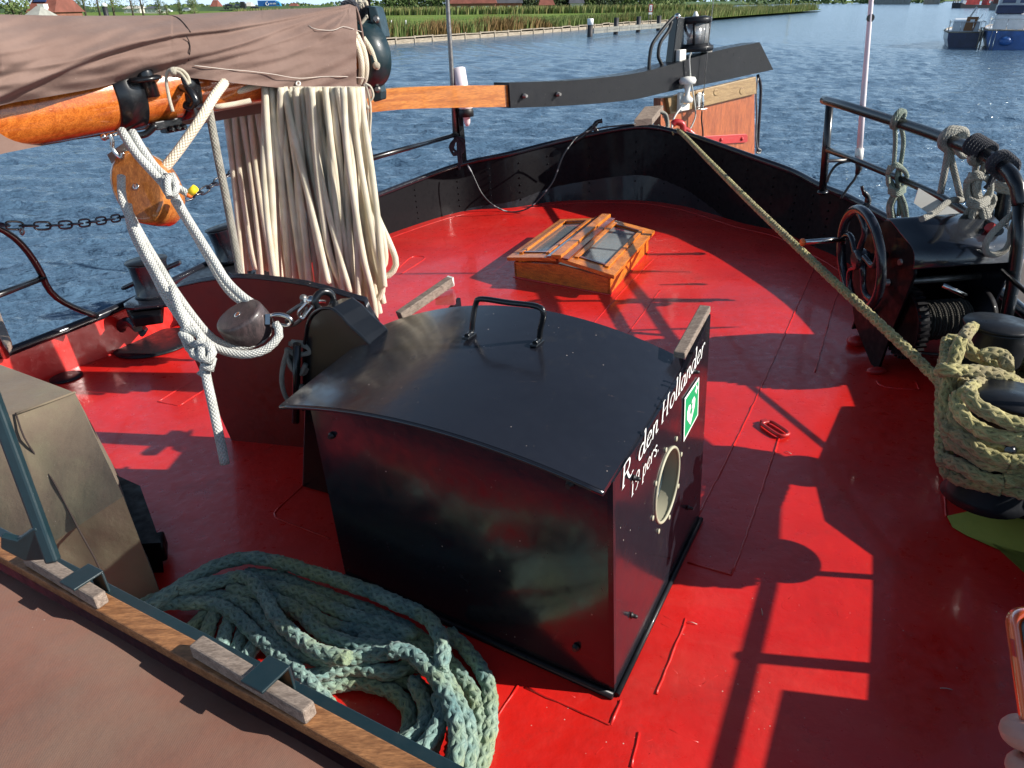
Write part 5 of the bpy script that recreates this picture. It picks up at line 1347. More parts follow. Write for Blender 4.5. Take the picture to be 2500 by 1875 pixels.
m = MB(); m.tube(crv([G(2190, 858, .02), G(2250, 862, .02), G(2320, 868, .02)], 4), .008, 6); m.build('foot_rod', M['iron'], wn)

# =================================================================== starboard railing
rl = thing('starboard_railing', 'black tube railing with top and middle bar along the right side of the stern', 'railing')
pb_ = G(2008, 470, .43); pt_ = D(2026, 250, pb_.y)
n0 = V((.96, .10, 0))
yrail = lambda x: pb_.y + (2.95 - pb_.y) * ((x - 2010) / (2470 - 2010.0)) ** .8
RT = [(2012, 244), (2060, 257), (2120, 276), (2190, 298), (2260, 321), (2330, 347), (2390, 371), (2440, 400), (2468, 425), (2484, 455), (2490, 500)]
m = MB(); m.tube(resample(crv([D(x, y, yrail(max(2010, x))) for x, y in RT], 5), .06), .0285, 12); m.build('top_rail', M['shiny_black'], rl)
m = MB(); m.cyl(pb_, pt_, .026, 12); m.sphere(pb_, .04, 12, 8, (1, 1, .5)); m.build('post', M['shiny_black'], rl)
m = MB(); m.tube([D(x, y, yrail(x)) for x, y in ((2022, 366), (2100, 396), (2200, 437), (2300, 482), (2375, 527), (2440, 565))], .019, 10); m.build('middle_rail', M['shiny_black'], rl)
m = MB(); q = D(2490, 498, 2.95); m.tube([q, D(2484, 600, 2.93), D(2472, 700, 2.92), D(2456, 778, 2.92), D(2448, 830, 2.92)], .026, 12); m.build('post', M['shiny_black'], rl)
# the same rail carries on forward, past the right picture edge
A1 = D(2490, 470, 2.95); zt = A1.z
m = MB(); pts = [ST(s, .80 + .02 * math.sin(s), z) for s, z in ((3.3, zt), (2.7, .60), (2.2, .56), (1.4, .55), (.8, .55), (.2, .55), (-.6, .55))]; m.tube([A1] + pts[1:], [.0285, .02] + [.014] * 5, 10)
m.tube([A1 - UP * .33] + [p - UP * .22 for p in pts[1:]], .010, 8); m.build('forward_rail', M['shiny_black'], rl)
for s, z_, r_ in ((2.27, .95, .013), (1.88, .56, .020), (.75, .56, .024)):
    m = MB(); m.cyl(ST(s, .80, .3), ST(s, .80, z_), r_, 10); m.build('post', M['shiny_black'], rl)
pv = thing('standing_pipe', 'thick black pipe with rope collars standing inside the bend of the right railing', 'pipe')
m = MB(); yv = 3.35; m.tube([D(2440, 575, yv), D(2450, 500, yv), D(2460, 420, yv), D(2462, 405, yv)], .033, 14); m.build('pipe', M['shiny_black'], pv)
for (x, y, r) in ((2459, 452, .05), (2458, 462, .048), (2461, 412, .042)):
    m = MB(); m.torus(D(x, y, yv), V((.1, 0, 1)), r * .8, r * .36, 20, 8); m.build('rope_collar', M['dirty_rope'], pv)
wb = MB(); wb.prism([D(x, y, yrail(2300) - .03) for x, y in ((2243, 459), (2306, 497), (2369, 533), (2366, 551), (2304, 547), (2231, 496))], V((.2, 1, 0)).normalized() * .006)
tag(wb.build('white_board', M['white']), 'plain white board hung under the middle bar of the right railing', 'board')
# antenna pole
an = thing('pole_antenna', 'tall white antenna pole outside the right railing', 'antenna')
ya = yrail(2100) + .15
m = MB(); m.tube([D(2098, 372, ya), D(2106, 260, ya), D(2118, 110, ya), D(2127, 0, ya), D(2136, -120, ya)], [.018, .017, .014, .013, .011], 12); m.build('pole', M['pinkwhite'], an)
m = MB(); m.cyl(D(2096, 392, ya), D(2099, 362, ya), .025, 12); m.build('ferrule', M['white'], an)
m = MB(); m.tube([D(2098, 395, ya), D(2097, 412, ya), D(2092, 426, ya)], [.026, .02, .012], 10); m.tube(crv([D(x, y, ya) for x, y in ((2094, 420), (2086, 438), (2072, 456), (2052, 486))], 6), .009, 6); m.tube(crv([D(x, y, ya) for x, y in ((2086, 392), (2060, 395), (2040, 405), (2026, 425), (2019, 445))], 6), .009, 6); m.build('cable', M['blackmat'], an)
m = MB(); m.cyl(D(2022, 393, ya - .1), D(2090, 390, ya), .010, 6); m.build('clamp_arm', M['iron'], an)
m = MB(); m.lathe(D(2124, 44, ya), V((0, -1, 0)), [(.022, 0), (.022, .012)], 10); m.build('clip', M['blackmat'], an)
cl2 = MB(); cl2.tube(crv([D(x, y, 4.4) for x, y in ((2104, 455), (2108, 468), (2118, 480), (2118, 496), (2108, 506))], 5), [.010] * 6 + [.016] * 6 + [.020] * 9, 8)
tag(cl2.build('cleat_horn', M['shiny_black']), 'small curved black cleat horn on the right bulwark behind the winch wheel', 'cleat')

# lines made up on the railing
random.seed(17)
def coilhang(name, mat, cx, ctop, cy0, cy1, cy2, w, y, n, r, label, loops=True):
    m = MB()
    m.torus(D(cx, ctop, y), (D(cx + 30, ctop + 10, y - .05) - D(cx, ctop, y)), .045, r * 1.1, 16, 7); m.torus(D(cx + 6, ctop + 2, y), (D(cx + 30, ctop + 10, y - .05) - D(cx, ctop, y)), .045, r * 1.1, 16, 7)
    m.tube(crv([D(cx - 6, ctop + 12, y), D(cx - 4, (ctop + cy0) / 2, y), D(cx - 8, cy0 + 10, y)], 5), r, 7); m.tube(crv([D(cx + 8, ctop + 12, y), D(cx + 16, (ctop + cy0) / 2, y), D(cx + 8, cy0 + 10, y)], 5), r, 7)
    for i in range(n):
        o = ru(-.04, .04); x0 = cx + ru(-w, w) * .7; x1 = cx + ru(-w, w)
        m.tube(crv([D(x0 - 3, cy0 + ru(0, 10), y + o), D(x0 - w * .4, (cy0 + cy1) / 2, y + o), D((x0 + cx) / 2, cy1, y + o), D(x1, (cy1 + cy2) / 2, y + o), D(x1 + ru(-3, 6), cy2 - ru(0, 14), y + o)], 5), r, 7)
        if i % 2: m.tube(crv([D(cx - w, cy0 + 25, y - .03), D(cx - w * .2, cy0 + ru(0, 12), y - .06), D(cx + w, cy0 + 22, y - .03), D(cx + w * .9, cy1 - 8, y - .02), D(cx, cy1 + 4, y - .05), D(cx - w * .9, cy1 - 10, y - .03), D(cx - w, cy0 + 25, y - .03)], 4), r, 7)
    for k in range(3): m.tube(crv([D(cx - w * .9, cy1 - 4 + k * 5, y - .06), D(cx, cy1 + 4 + k * 5, y - .09), D(cx + w * .8, cy1 - 5 + k * 5, y - .05)], 5), r, 7)
    return tag(m.build(name, mat), label, 'rope coil', 'lines made up on the right railing')
coilhang('hanging_coil', M['green_rope_thin'], 2190, 290, 400, 462, 540, 22, yrail(2190) - .02, 9, .012, 'green flecked line hanging in a long hank beside the white antenna pole')
coilhang('hanging_coil', M['dirty_rope'], 2388, 372, 420, 490, 552, 28, yrail(2388) - .02, 9, .014, 'thick dirty grey coil on the right railing near its bend')
m = MB(); yq = yrail(2320)
for k in range(3): m.torus(D(2318 + k * 8, 338 + k * 3, yq), (D(2360, 360, yq - .1) - D(2320, 345, yq)), .045 + .004 * k, .017, 18, 8)
m.tube(crv([D(2316, 362, yq), D(2308, 410, yq), D(2296, 472, yq)], 5), .016, 8); m.tube(crv([D(2316, 362, yq), D(2330, 420, yq), D(2346, 486, yq - .05)], 5), .016, 8)
m.tube(crv([D(x, y, yq - .03) for x, y in ((2330, 352), (2340, 372), (2352, 382), (2366, 376), (2362, 360), (2350, 352))], 5), .014, 8)
m.tube(crv([D(2352, 488, yq - .15), D(2320, 490, yq - .3), D(2280, 520, yq - .4), D(2250, 535, yq - .45)], 5), .014, 8)
tag(m.build('hitched_rope', M['dirty_rope']), 'grey rope hitched to the right railing with two legs hanging down in a narrow V', 'rope', 'lines made up on the right railing')
m = MB(); yq = yrail(2400)
for k in range(6): m.torus(D(2376 + k * 7, 352 + k * 4, yq), (D(2420, 385, yq - .1) - D(2380, 360, yq)), .040, .010, 16, 6)
for P_ in ([(2405, 372), (2414, 400), (2412, 425)], [(2450, 398), (2440, 420), (2420, 445), (2405, 460)], [(2440, 400), (2425, 425), (2412, 455)]): m.tube(crv([D(x, y, yq - .03) for x, y in P_], 5), .010, 7)
mx_ = MB()
for k in range(4): mx_.torus(D(2440 + k * 6, 396 + k * 5, yrail(2445)), (D(2470, 420, 3.0) - D(2440, 396, 3.1)), .042, .013, 16, 6)
tag(mx_.build('lashing', M['dark_rope']), 'short dark lashing on the bend of the right railing, nearest its downturned end', 'lashing')
tag(m.build('lashing', M['dark_rope']), 'long dark blue lashing whipped round the right railing before its bend', 'lashing')
m = MB(); random.seed(4)
for k in range(7): m.tube(crv([D(x + ru(-8, 8), y + ru(-8, 8), 3.35 + ru(-.05, .05)) for x, y in ((2372, 540), (2385, 515), (2408, 505), (2412, 480), (2420, 490), (2412, 520), (2395, 545), (2376, 552), (2390, 528))], 5), .013, 7)
tag(m.build('rope_tangle', M['dirty_rope']), 'tangle of grey rope lying on the after edge of the winch cover', 'rope')
m = MB(); m.tube(crv([D(x, y, 2.98) for x, y in ((2498, 510), (2470, 525), (2440, 552), (2418, 575), (2406, 600), (2410, 618), (2428, 622), (2452, 612), (2466, 590), (2470, 560), (2484, 530), (2506, 500))], 7), .0135, 9)
tag(m.build('rope_loop', M['dirty_rope']), 'open loop of stiff grey rope hanging in front of the winch cover end', 'rope')
m = MB(); m.tube([D(2415, 552, 3.1), D(2430, 572, 3.1), D(2436, 580, 3.1), D(2455, 600, 3.1)], [.022, .024, .018, .015], 10); m.sphere(D(2440, 585, 3.1), .03, 10, 7)
tag(m.build('grease_gun', M['redpart']), 'small red handled tool stuck beside the winch cover and the railing post', 'tool')
lb = MB()
q0 = D(2422, 760, 3.9)
lb.prism([D(x, y, 3.7) for x, y in ((2380, 830), (2400, 740), (2425, 680), (2450, 645), (2480, 636), (2540, 640), (2700, 700), (2800, 900), (2600, 1000), (2400, 960))], V((.25, .1, .0)))
tag(lb.build('leeboard', simple('leeboard_paint', (.26, .21, .18), .5, 0, .2, 3, .2, 30, .004), bevel=.03), 'brown grey rounded leeboard hoisted outside the right railing', 'leeboard')
db = thing('shadowcaster', 'unseen dark dodger laced to the forward part of the right railing', 'shadowcaster')  # unseen sheet, added to throw the large shadow on the right deck
m = MB(); m.prism([ST(1.76, .82, .20), ST(1.78, .82, .505), ST(-1.2, .82, .51), ST(-1.2, .82, .20)], NX * .008); m.build('cloth', M['hatchcloth'], db)
# =================================================================== canal, banks, meadow
def sheet(pts, z, mat, name):
    m = MB(); m.poly([V((p[0], p[1], z)) for p in pts]); o = m.build(name, mat, world=True); return tag(o, kind='structure')
import numpy as np
def water_mesh():
    """wavelets in real relief, finest round the barge and coarser outwards"""
    R_ = 3.0 * (1800 / 3.0) ** np.linspace(0, 1, 760); A_ = np.radians(np.linspace(-62, 62, 620))
    r, a = np.meshgrid(R_, A_, indexing='ij'); x = r * np.sin(a); y = r * np.cos(a)
    rs = np.random.RandomState(3); h = np.zeros_like(x); cell = r * (math.log(600) / 760)
    cella = r * (2.16 / 620)
    for i in range(40):
        lam = .20 * (2.0 / .20) ** rs.rand(); th = -.12 + rs.normal() * .34; kx, ky = math.sin(th) * 2 * math.pi / lam, math.cos(th) * 2 * math.pi / lam
        ph = kx * x + ky * y + rs.rand() * 6.28 + .8 * np.sin(x * .31 + i) + .8 * np.sin(y * .27 + i * 2)
        env = .55 + .45 * np.sin(x * .13 * (1 + i % 3) + y * .09 + i * 1.7)
        res = np.clip((lam / np.maximum(cell, cella * .6) - 2.2) / 2.5, 0, 1)
        s = np.sin(ph); h += .0115 * lam ** .9 * (1 - 2 * np.abs(s) ** .8) * env * res
    nr, na = r.shape; co_ = np.stack([x, y, h + WZ], -1).reshape(-1, 3)
    idx = np.arange(nr * na).reshape(nr, na); q = np.stack([idx[:-1, :-1], idx[1:, :-1], idx[1:, 1:], idx[:-1, 1:]], -1).reshape(-1, 4)[:, ::-1]
    me = bpy.data.meshes.new('water'); me.vertices.add(len(co_)); me.vertices.foreach_set('co', co_.astype(np.float32).ravel())
    me.loops.add(q.size); me.loops.foreach_set('vertex_index', q.astype(np.int32).ravel()); me.polygons.add(len(q))
    me.polygons.foreach_set('loop_start', np.arange(0, q.size, 4, dtype=np.int32)); me.polygons.foreach_set('use_smooth', np.ones(len(q), dtype=bool))
    me.materials.append(M['water']); me.update(calc_edges=True); me.validate()
    o = bpy.data.objects.new('water', me); COL.objects.link(o); return tag(o, kind='structure')
water_mesh()
m = MB(); m.grid(1, 1, lambda u, v: V((-1500 + 3000 * u, -400 + 3200 * v, WZ - .12)), smooth=False); tag(m.build('outer_water', M['water'], world=True), kind='structure')
m = MB(); m.grid(1, 1, lambda u, v: V((-1600 + 3200 * u, -500 + 3400 * v, WZ - 3)), smooth=False); tag(m.build('canal_bed', M['asphalt'], world=True), kind='structure')
# bank line of the meadow, from the left out to the point of the headland
BK = [Gw(954, 108), Gw(1300, 83), Gw(1421, 72.5), Gw(1560, 61), Gw(1670, 55), Gw(1729, 52), Gw(1847, 41.5), Gw(1940, 34), Gw(2000, 28.5)]
d0 = (BK[0] - BK[1]).normalized(); BK = [BK[0] + d0 * 70, BK[0] + d0 * 25] + BK
tip = BK[-1]; LZ = WZ + .40
back = [Gw(2008, 22), Gw(1990, 16), Gw(1800, 13)]
HZN = 900
land = BK + [V((tip.x + 6, tip.y + 14, 0)), V((tip.x - 4, tip.y + 60, 0)), V((40, 420, 0)), V((60, HZN * 3, 0)), V((-1500, HZN * 3, 0)), V((-1500, BK[0].y, 0))]
sheet(land, LZ, M['field'], 'meadow')
far = [Gw(2010, 15.5), Gw(2150, 12.5), Gw(2230, 10.5), Gw(2420, 6)]
# far shore with its dike
fa0, fa1 = Gw(1900, 16.5), Gw(2560, 3.5)
fy = Gw(2080, 14).y
m = MB(); P = [(-30, fy, LZ), (45, fy - 5, LZ), (260, fy + 160, LZ)]
m.poly([V((-60, fy, LZ)), V((62, fy - 4, LZ)), V((240, fy + 330, LZ)), V((900, fy + 700, LZ)), V((900, 3000, LZ)), V((-60, 3000, LZ))])
tag(m.build('far_shore', M['field'], world=True), kind='structure')
m = MB()
for a, b in ((V((-300, fy + 12, LZ)), V((64, fy + 8, LZ))), (V((64, fy + 8, LZ)), V((260, fy + 345, LZ)))):
    n = V(((b - a).y, -(b - a).x, 0)).normalized() * 5; n = n if n.y < 0 else -n
    m.quad(a + n, b + n, b - n * .3 + UP * 1.9, a - n * .3 + UP * 1.9); m.quad(a - n * .3 + UP * 1.9, b - n * .3 + UP * 1.9, b - n * 2, a - n * 2)
tag(m.build('dike', M['dike'], world=True), kind='structure')
# road on the left, far out
m = MB(); ry = 430; m.prism([V((-500, ry - 4, LZ + .4)), V((40, ry + 20, LZ + .4)), V((40, ry + 28, LZ + .4)), V((-500, ry + 4, LZ + .4))], UP * .2); tag(m.build('road', M['asphalt'], world=True), kind='structure')
# timber revetment
rv = MB(); random.seed(12)
cb_ = resample([p for p in BK[:7]], 2.2)
for i, (a, b) in enumerate(zip(cb_, cb_[1:])):
    d = (b - a).normalized(); n = V((d.y, -d.x, 0)) * .1; zt_ = .42 + ru(-.04, .04)
    rv.bar(V((a.x, a.y, WZ + .12)) + n, V((b.x, b.y, WZ + .12)) + n, .07, .30); rv.bar(V((a.x, a.y, WZ + zt_)) + n * .5, V((b.x, b.y, WZ + zt_ + ru(-.03, .03))) + n * .5, .30, .07)
    rv.cyl(V((a.x, a.y, WZ - .5)) + n * 1.6, V((a.x, a.y, WZ + .5)) + n * 1.6, .07, 7)
tag(rv.build('bank_revetment', M['bankwood'], world=True), 'long weathered timber revetment holding up the meadow bank', 'revetment')

# =================================================================== reeds and bank plants
def blades(mb, base, h, w, lean, hue, n=2):
    a = ru(0, 6.28); s = V((math.cos(a), math.sin(a), 0)) * w; l = V((ru(-1, 1), ru(-1, 1), 0)) * lean * h + V((.12 * h, 0, 0))
    p1 = base + UP * h * .55 + l * .35; p2 = base + UP * h + l; k = len(mb.v)
    mb.v += [base - s, base + s, p1 + s * .7, p1 - s * .7, p2]
    u = ((hue, .1), (hue, .2), (hue, .6), (hue, .5)); mb.face((k, k + 1, k + 2, k + 3), u); mb.face((k + 3, k + 2, k + 4), ((hue, .5), (hue, .6), (min(1, hue + .1), .9)))
random.seed(77)
rd, rb = MB(), MB()
bl_len = [0]
for a, b in zip(BK, BK[1:]): bl_len.append(bl_len[-1] + (b - a).length)
def bank_at(s):
    for i in range(len(BK) - 1):
        if s <= bl_len[i + 1]:
            t = (s - bl_len[i]) / (bl_len[i + 1] - bl_len[i]); d = (BK[i + 1] - BK[i]).normalized(); return BK[i].lerp(BK[i + 1], t), V((-d.y, d.x, 0))
    return BK[-1], V((0, 1, 0))
tot = bl_len[-1]
def patch(s): return noise.noise(V((s * .16, 3.3, 0)))
NB = 46000
for i in range(NB):
    s = tot * rnd() ** .85
    p, n = bank_at(s); n = n if n.x < 0 or n.y > 0 else -n
    t = s / tot
    depth = ru(.3, 3.0 + 3.5 * max(0, t - .45) * 2)
    q = V((p.x, p.y, LZ - .05)) + n * depth
    pv_ = patch(s) + .35 * noise.noise(V((q.x * .5, q.y * .5, 1)))
    hloc = (.88 + .60 * noise.noise(V((s * .35, depth * .3, 7)))) * (1.25 if t > .62 else 1.0)
    if pv_ + ru(-.28, .28) > .16 and t < .6: blades(rb, q, hloc * ru(.6, 1.25), ru(.02, .05), .25, ru(.1, 1))
    else:
        hue = min(1, max(0, ru(.0, .45) + (.30 if t > .55 else 0) * rnd() + .3 * (rnd() > .82))); blades(rd, q, hloc * ru(.8, 1.35), ru(.018, .045), .14, hue)
for i in range(11000):       # hedge of reed along the far ditch of the meadow
    x = ru(-60, 52); y = 186 + x * .1 + ru(-2.5, 2.5); blades(rd, V((x, y, LZ)), ru(1.1, 1.9), ru(.08, .16), .12, ru(.15, .75))
tag(rd.build('reeds', M['reed'], world=True), 'dense green and straw coloured reeds along the meadow bank', 'reeds', kind='stuff')
tag(rb.build('bank_plants', M['reed_brown'], world=True), 'brown withered plants between the reeds on the meadow bank', 'plants', kind='stuff')
gr = MB()
for i in range(16000):
    s = rnd() * tot; p, n = bank_at(s); n = n if n.y > 0 else -n; q = V((p.x, p.y, LZ)) + n * ru(2, 34); blades(gr, q, ru(.06, .22), ru(.03, .08), .4, ru(.1, .55))
tag(gr.build('meadow_tufts', M['reed'], world=True), 'tufts of rough grass over the meadow behind the reeds', 'grass', kind='stuff')

# =================================================================== guard structure in the canal
def pix_w(px, dist): return px * dist / FOC
gd = thing('guard_fence', 'low timber guard fence of grey boards between piles along the bank', 'guard fence')
PL = [(1440, 90, 45, 12, 'w'), (1503, 84, 43, 10.5, 'b'), (1557.5, 79, 40, 10, 'b'), (1607, 75, 38, 9.5, 'b'), (1655, 71, 37, 9, 'b')]
pb = []
for i, (x, yb, yt, w_, kd) in enumerate(PL):
    b_ = Gw(x, yb); r_ = pix_w(w_, b_.y) / 2; tp = Dw(x, yt, b_.y).z; pb.append((b_, tp))
    base = V((b_.x, b_.y, WZ - 1))
    if kd == 'w':
        mz = Dw(x, 61, b_.y).z; m = MB(); m.cyl(base, V((b_.x, b_.y, mz)), r_, 14); o = m.build('pile', M['pile_black'], gd, world=True)
        m = MB(); m.lathe(V((b_.x, b_.y, mz)), UP, [(r_ * 1.12, 0), (r_ * 1.12, tp - mz - .05), (r_ * .9, tp - mz)], 14); m.build('white_cap', M['pilewhite'], o, world=True)
    else: m = MB(); m.cyl(base, V((b_.x, b_.y, tp)), r_, 14); m.build('pile', M['pile_black'], gd, world=True)
for (y0a, y0b) in ((68, 74.5), (75.5, 82)):
    za, zb_ = Dw(1452, y0a, pb[0][0].y).z, Dw(1452, y0b, pb[0][0].y).z
    for (p, _), (q, _) in zip(pb, pb[1:] + [(pb[-1][0] + (pb[-1][0] - pb[-2][0]) * .8, 0)]):
        d = (q - p).normalized(); n = V((d.y, -d.x, 0)); n = n if n.y < 0 else -n
        a, b = V((p.x, p.y, (za + zb_) / 2)) + n * .3 + d * .06, V((q.x, q.y, (za + zb_) / 2)) + n * .3 - d * .02
        for t0, t1 in ((0, .49), (.51, 1)): m = MB(); m.bar(a.lerp(b, t0), a.lerp(b, t1), .08, abs(za - zb_)); m.build('board', M['grey_timber'], gd, world=True)
sg_ = thing('waterway_sign', 'white waterway sign with red border and black bar symbol above the reeds', 'sign')
sp = Gw(1591, 64); sp = V((sp.x, sp.y + 1.5, 0)); hw_ = pix_w(4.3, sp.y)
zt1, zb1 = Dw(1591, 10, sp.y).z, Dw(1591, 29, sp.y).z
m = MB(); m.box(V((sp.x, sp.y, (zt1 + zb1) / 2)), V((hw_, 0, 0)), V((0, .03, 0)), UP * (zt1 - zb1) / 2); brd = m.build('border', M['redpart'], sg_, world=True)
m = MB(); m.box(V((sp.x, sp.y - .035, (zt1 + zb1) / 2)), V((hw_ * .66, 0, 0)), V((0, .005, 0)), UP * (zt1 - zb1) / 2 * .80); m.build('field', M['white_paint'], brd, world=True)
m = MB(); m.poly([V((sp.x + a * hw_, sp.y - .045, (zt1 + zb1) / 2 + b * (zt1 - zb1) / 2)) for a, b in ((-.35, -.6), (.35, -.6), (.14, -.35), (.14, .5), (-.14, .5), (-.14, -.35))]); m.build('symbol', M['blackmat'], brd, world=True)
m = MB(); m.box(V((sp.x, sp.y, zb1 - .16)), V((hw_ * .85, 0, 0)), V((0, .02, 0)), UP * .11); m.build('lower_plate', M['white_paint'], sg_, world=True)
for sx_ in (-.6, .6):
    m = MB(); m.cyl(V((sp.x + sx_ * hw_, sp.y + .05, WZ)), V((sp.x + sx_ * hw_, sp.y + .05, zb1)), .025, 6); m.build('leg', M['iron'], sg_, world=True)
m = MB(); q = Gw(1255, 70); m.cyl(V((q.x, q.y + 4, WZ)), V((q.x, q.y + 4, WZ + 1.3)), .09, 8); tag(m.build('fence_post', M['pile_black'], world=True), 'short dark fence post sticking up out of the brown bank plants', 'post')
for k, (x, y) in enumerate(((953, 28), (989, 27))):
    d_ = 75; q = Dw(x, y, d_); m = MB(); m.cyl(V((q.x, q.y, LZ)), V((q.x, q.y, LZ + .9)), .07, 8); tag(m.build('fence_post', M['pilewhite'], world=True), ['white meadow post just right of the boom end', 'white meadow post, second to the right of the boom end'][k], 'post', 'white posts in the meadow')

# =================================================================== trees
def make_tree(name, x, y, h, w, mat, label, n=900, trunk=.28, leaf=.5, shape=1.0, low=.25, grp=None, seed=0, base=LZ):
    random.seed(seed + 100); t = thing(name, label, 'tree', grp); m = MB()
    bx_ = V((x, y, base)); top_ = bx_ + UP * h * .8 + V((ru(-.03, .03) * h, 0, 0)); m.tube([bx_, bx_.lerp(top_, .4), top_], [trunk, trunk * .7, trunk * .15], 7)
    cl_ = []
    for i in range(9):
        a = ru(0, 6.28); z = ru(low, .85) * h; e = bx_ + V((math.cos(a) * w * .45 * ru(.4, 1), math.sin(a) * w * .45 * ru(.4, 1), z + h * .12)); m.tube([bx_ + UP * z * .7, bx_.lerp(e, .5) + UP * z * .2, e], [trunk * .35, trunk * .2, trunk * .06], 5); cl_.append(e)
    m.build('trunk', M['bark'], t, world=True)
    for i in range(26):
        a = ru(0, 6.28); zf = ru(low, 1); rr_ = w / 2 * math.sin(min(1, max(.05, (1.08 - zf) / (1.08 - low))) ** .6 * math.pi * .5) * ru(.2, 1); cl_.append(bx_ + V((math.cos(a) * rr_, math.sin(a) * rr_, zf * h)))
    m = MB()
    for i in range(n):
        c = random.choice(cl_); r_ = w * .13; q = c + V((random.gauss(0, r_), random.gauss(0, r_), random.gauss(0, r_ * .8)))
        if q.z < base + h * low * .6: continue
        a = V((ru(-1, 1), ru(-1, 1), ru(-1, 1))).normalized() * leaf * ru(.5, 1); b = a.orthogonal().normalized() * leaf * ru(.3, .7); k = len(m.v); hu = rnd()
        m.v += [q - a, q + b, q + a, q - b]; m.face((k, k + 1, k + 2, k + 3), ((hu, 0),) * 4)
    m.build('crown', mat, t, world=True); return t
def at(px, dist): 
    q = Dw(px, 20, dist); return q.x, q.y
def hpx(py, dist, px): return Dw(px, py, dist).z - LZ
TR_ = [('bush', 30, 120, 16, 95, 'leaf_pale', 'broad yellow green bush at the far left, its crown above the picture edge', -14), ('bush', 150, 130, 6.5, 46, 'leaf_dark', 'dark hedge tree right of the red roofed house', 0),
       ('tree', 95, 170, 14, 60, 'leaf', 'green tree rising behind the red roofed house', 0), ('tree', 192, 135, 4.6, 30, 'leaf', 'low dark tree left of the row of tall thin trees', 0),
       ('tree', 205, 150, 13, 46, 'leaf_pale', 'leftmost of the tall sparse trees left of the blue truck', 0), ('tree', 240, 155, 13, 46, 'leaf_pale', 'tall sparse tree, second of the row left of the blue truck', 0),
       ('tree', 275, 158, 10, 40, 'leaf_pale', 'tall sparse tree right beside the white capped mooring pile', 0),
       ('tree', 322, 170, 9, 34, 'leaf', 'dark thin tree, fourth of the row on the left', 0), ('tree', 347, 175, 11, 36, 'leaf', 'dark thin tree at the right end of the tall row', 0),
       ('tree', 388, 190, 4.6, 18, 'leaf', 'small round dark tree standing alone in the fields', 0), ('tree', 405, 240, 3.5, 12, 'leaf_pale', 'little pale tree right of the lone dark one', 0), ('tree', 437, 230, 4, 14, 'leaf_pale', 'pale little tree left of the round bush', 0),
       ('bush', 473, 230, 5, 24, 'leaf_pale', 'round grey green bush in the middle of the far fields', 0)]
for i, (kd, px_, dist, h, wpx, mt, lb_, zoff) in enumerate(TR_):
    x, y = at(px_, dist); w_ = pix_w(wpx, dist); sparse = 'sparse' in lb_ or 'thin' in lb_
    make_tree('tree' if kd == 'tree' else 'bush', x, y, h if kd == 'tree' else h, w_, M[mt], lb_, n=900 if sparse else 1500, leaf=w_ * (.045 if sparse else .055), low=.16 if sparse else .05, seed=i, trunk=.22)
for i in range(15):          # wood behind the meadow
    px_ = 945 + i * 18; dist = 330 + (i % 3) * 14; x, y = at(px_, dist)
    make_tree('tree', x, y, ru(8, 11.5), ru(7, 10), M['leaf'], 'one of the trees in the even far wood beyond the meadow, left of the farm', n=420, leaf=.75, low=.05, grp='trees in the far wood', seed=40 + i)
for i, (px_, dist, h, w_, mt) in enumerate(((1370, 232, 7.5, 7, 'leaf_dark'), (1395, 236, 6.5, 6, 'leaf_dark'), (1432, 238, 4.6, 5, 'leaf'), (1462, 240, 7, 7, 'leaf_dark'), (1500, 244, 7.5, 8, 'leaf_dark'), (1525, 250, 8, 9, 'leaf'), (1560, 230, 7, 10, 'leaf'), (1600, 240, 6.5, 10, 'leaf_pale'), (1640, 250, 6, 9, 'leaf'), (1290, 235, 10, 9, 'leaf_dark'), (1313, 240, 8, 7, 'leaf_dark'))):
    x, y = at(px_, dist); make_tree('tree', x, y, h, w_, M[mt], ['dark tree beside the grey barn roof', 'lower dark tree left of the grey barn', 'small tree just right of the grey barn', 'dark round tree above the guard fence', 'broad dark tree above the waterway fence piles', 'wide tree left of the waterway sign', 'mid green tree directly left of the waterway sign', 'pale tree just right of the waterway sign', 'last tree right of the waterway sign before the dike', 'dark tree at the right end of the farm', 'smaller dark tree right of the farm'][i], n=900, leaf=.55, low=.05, seed=80 + i)

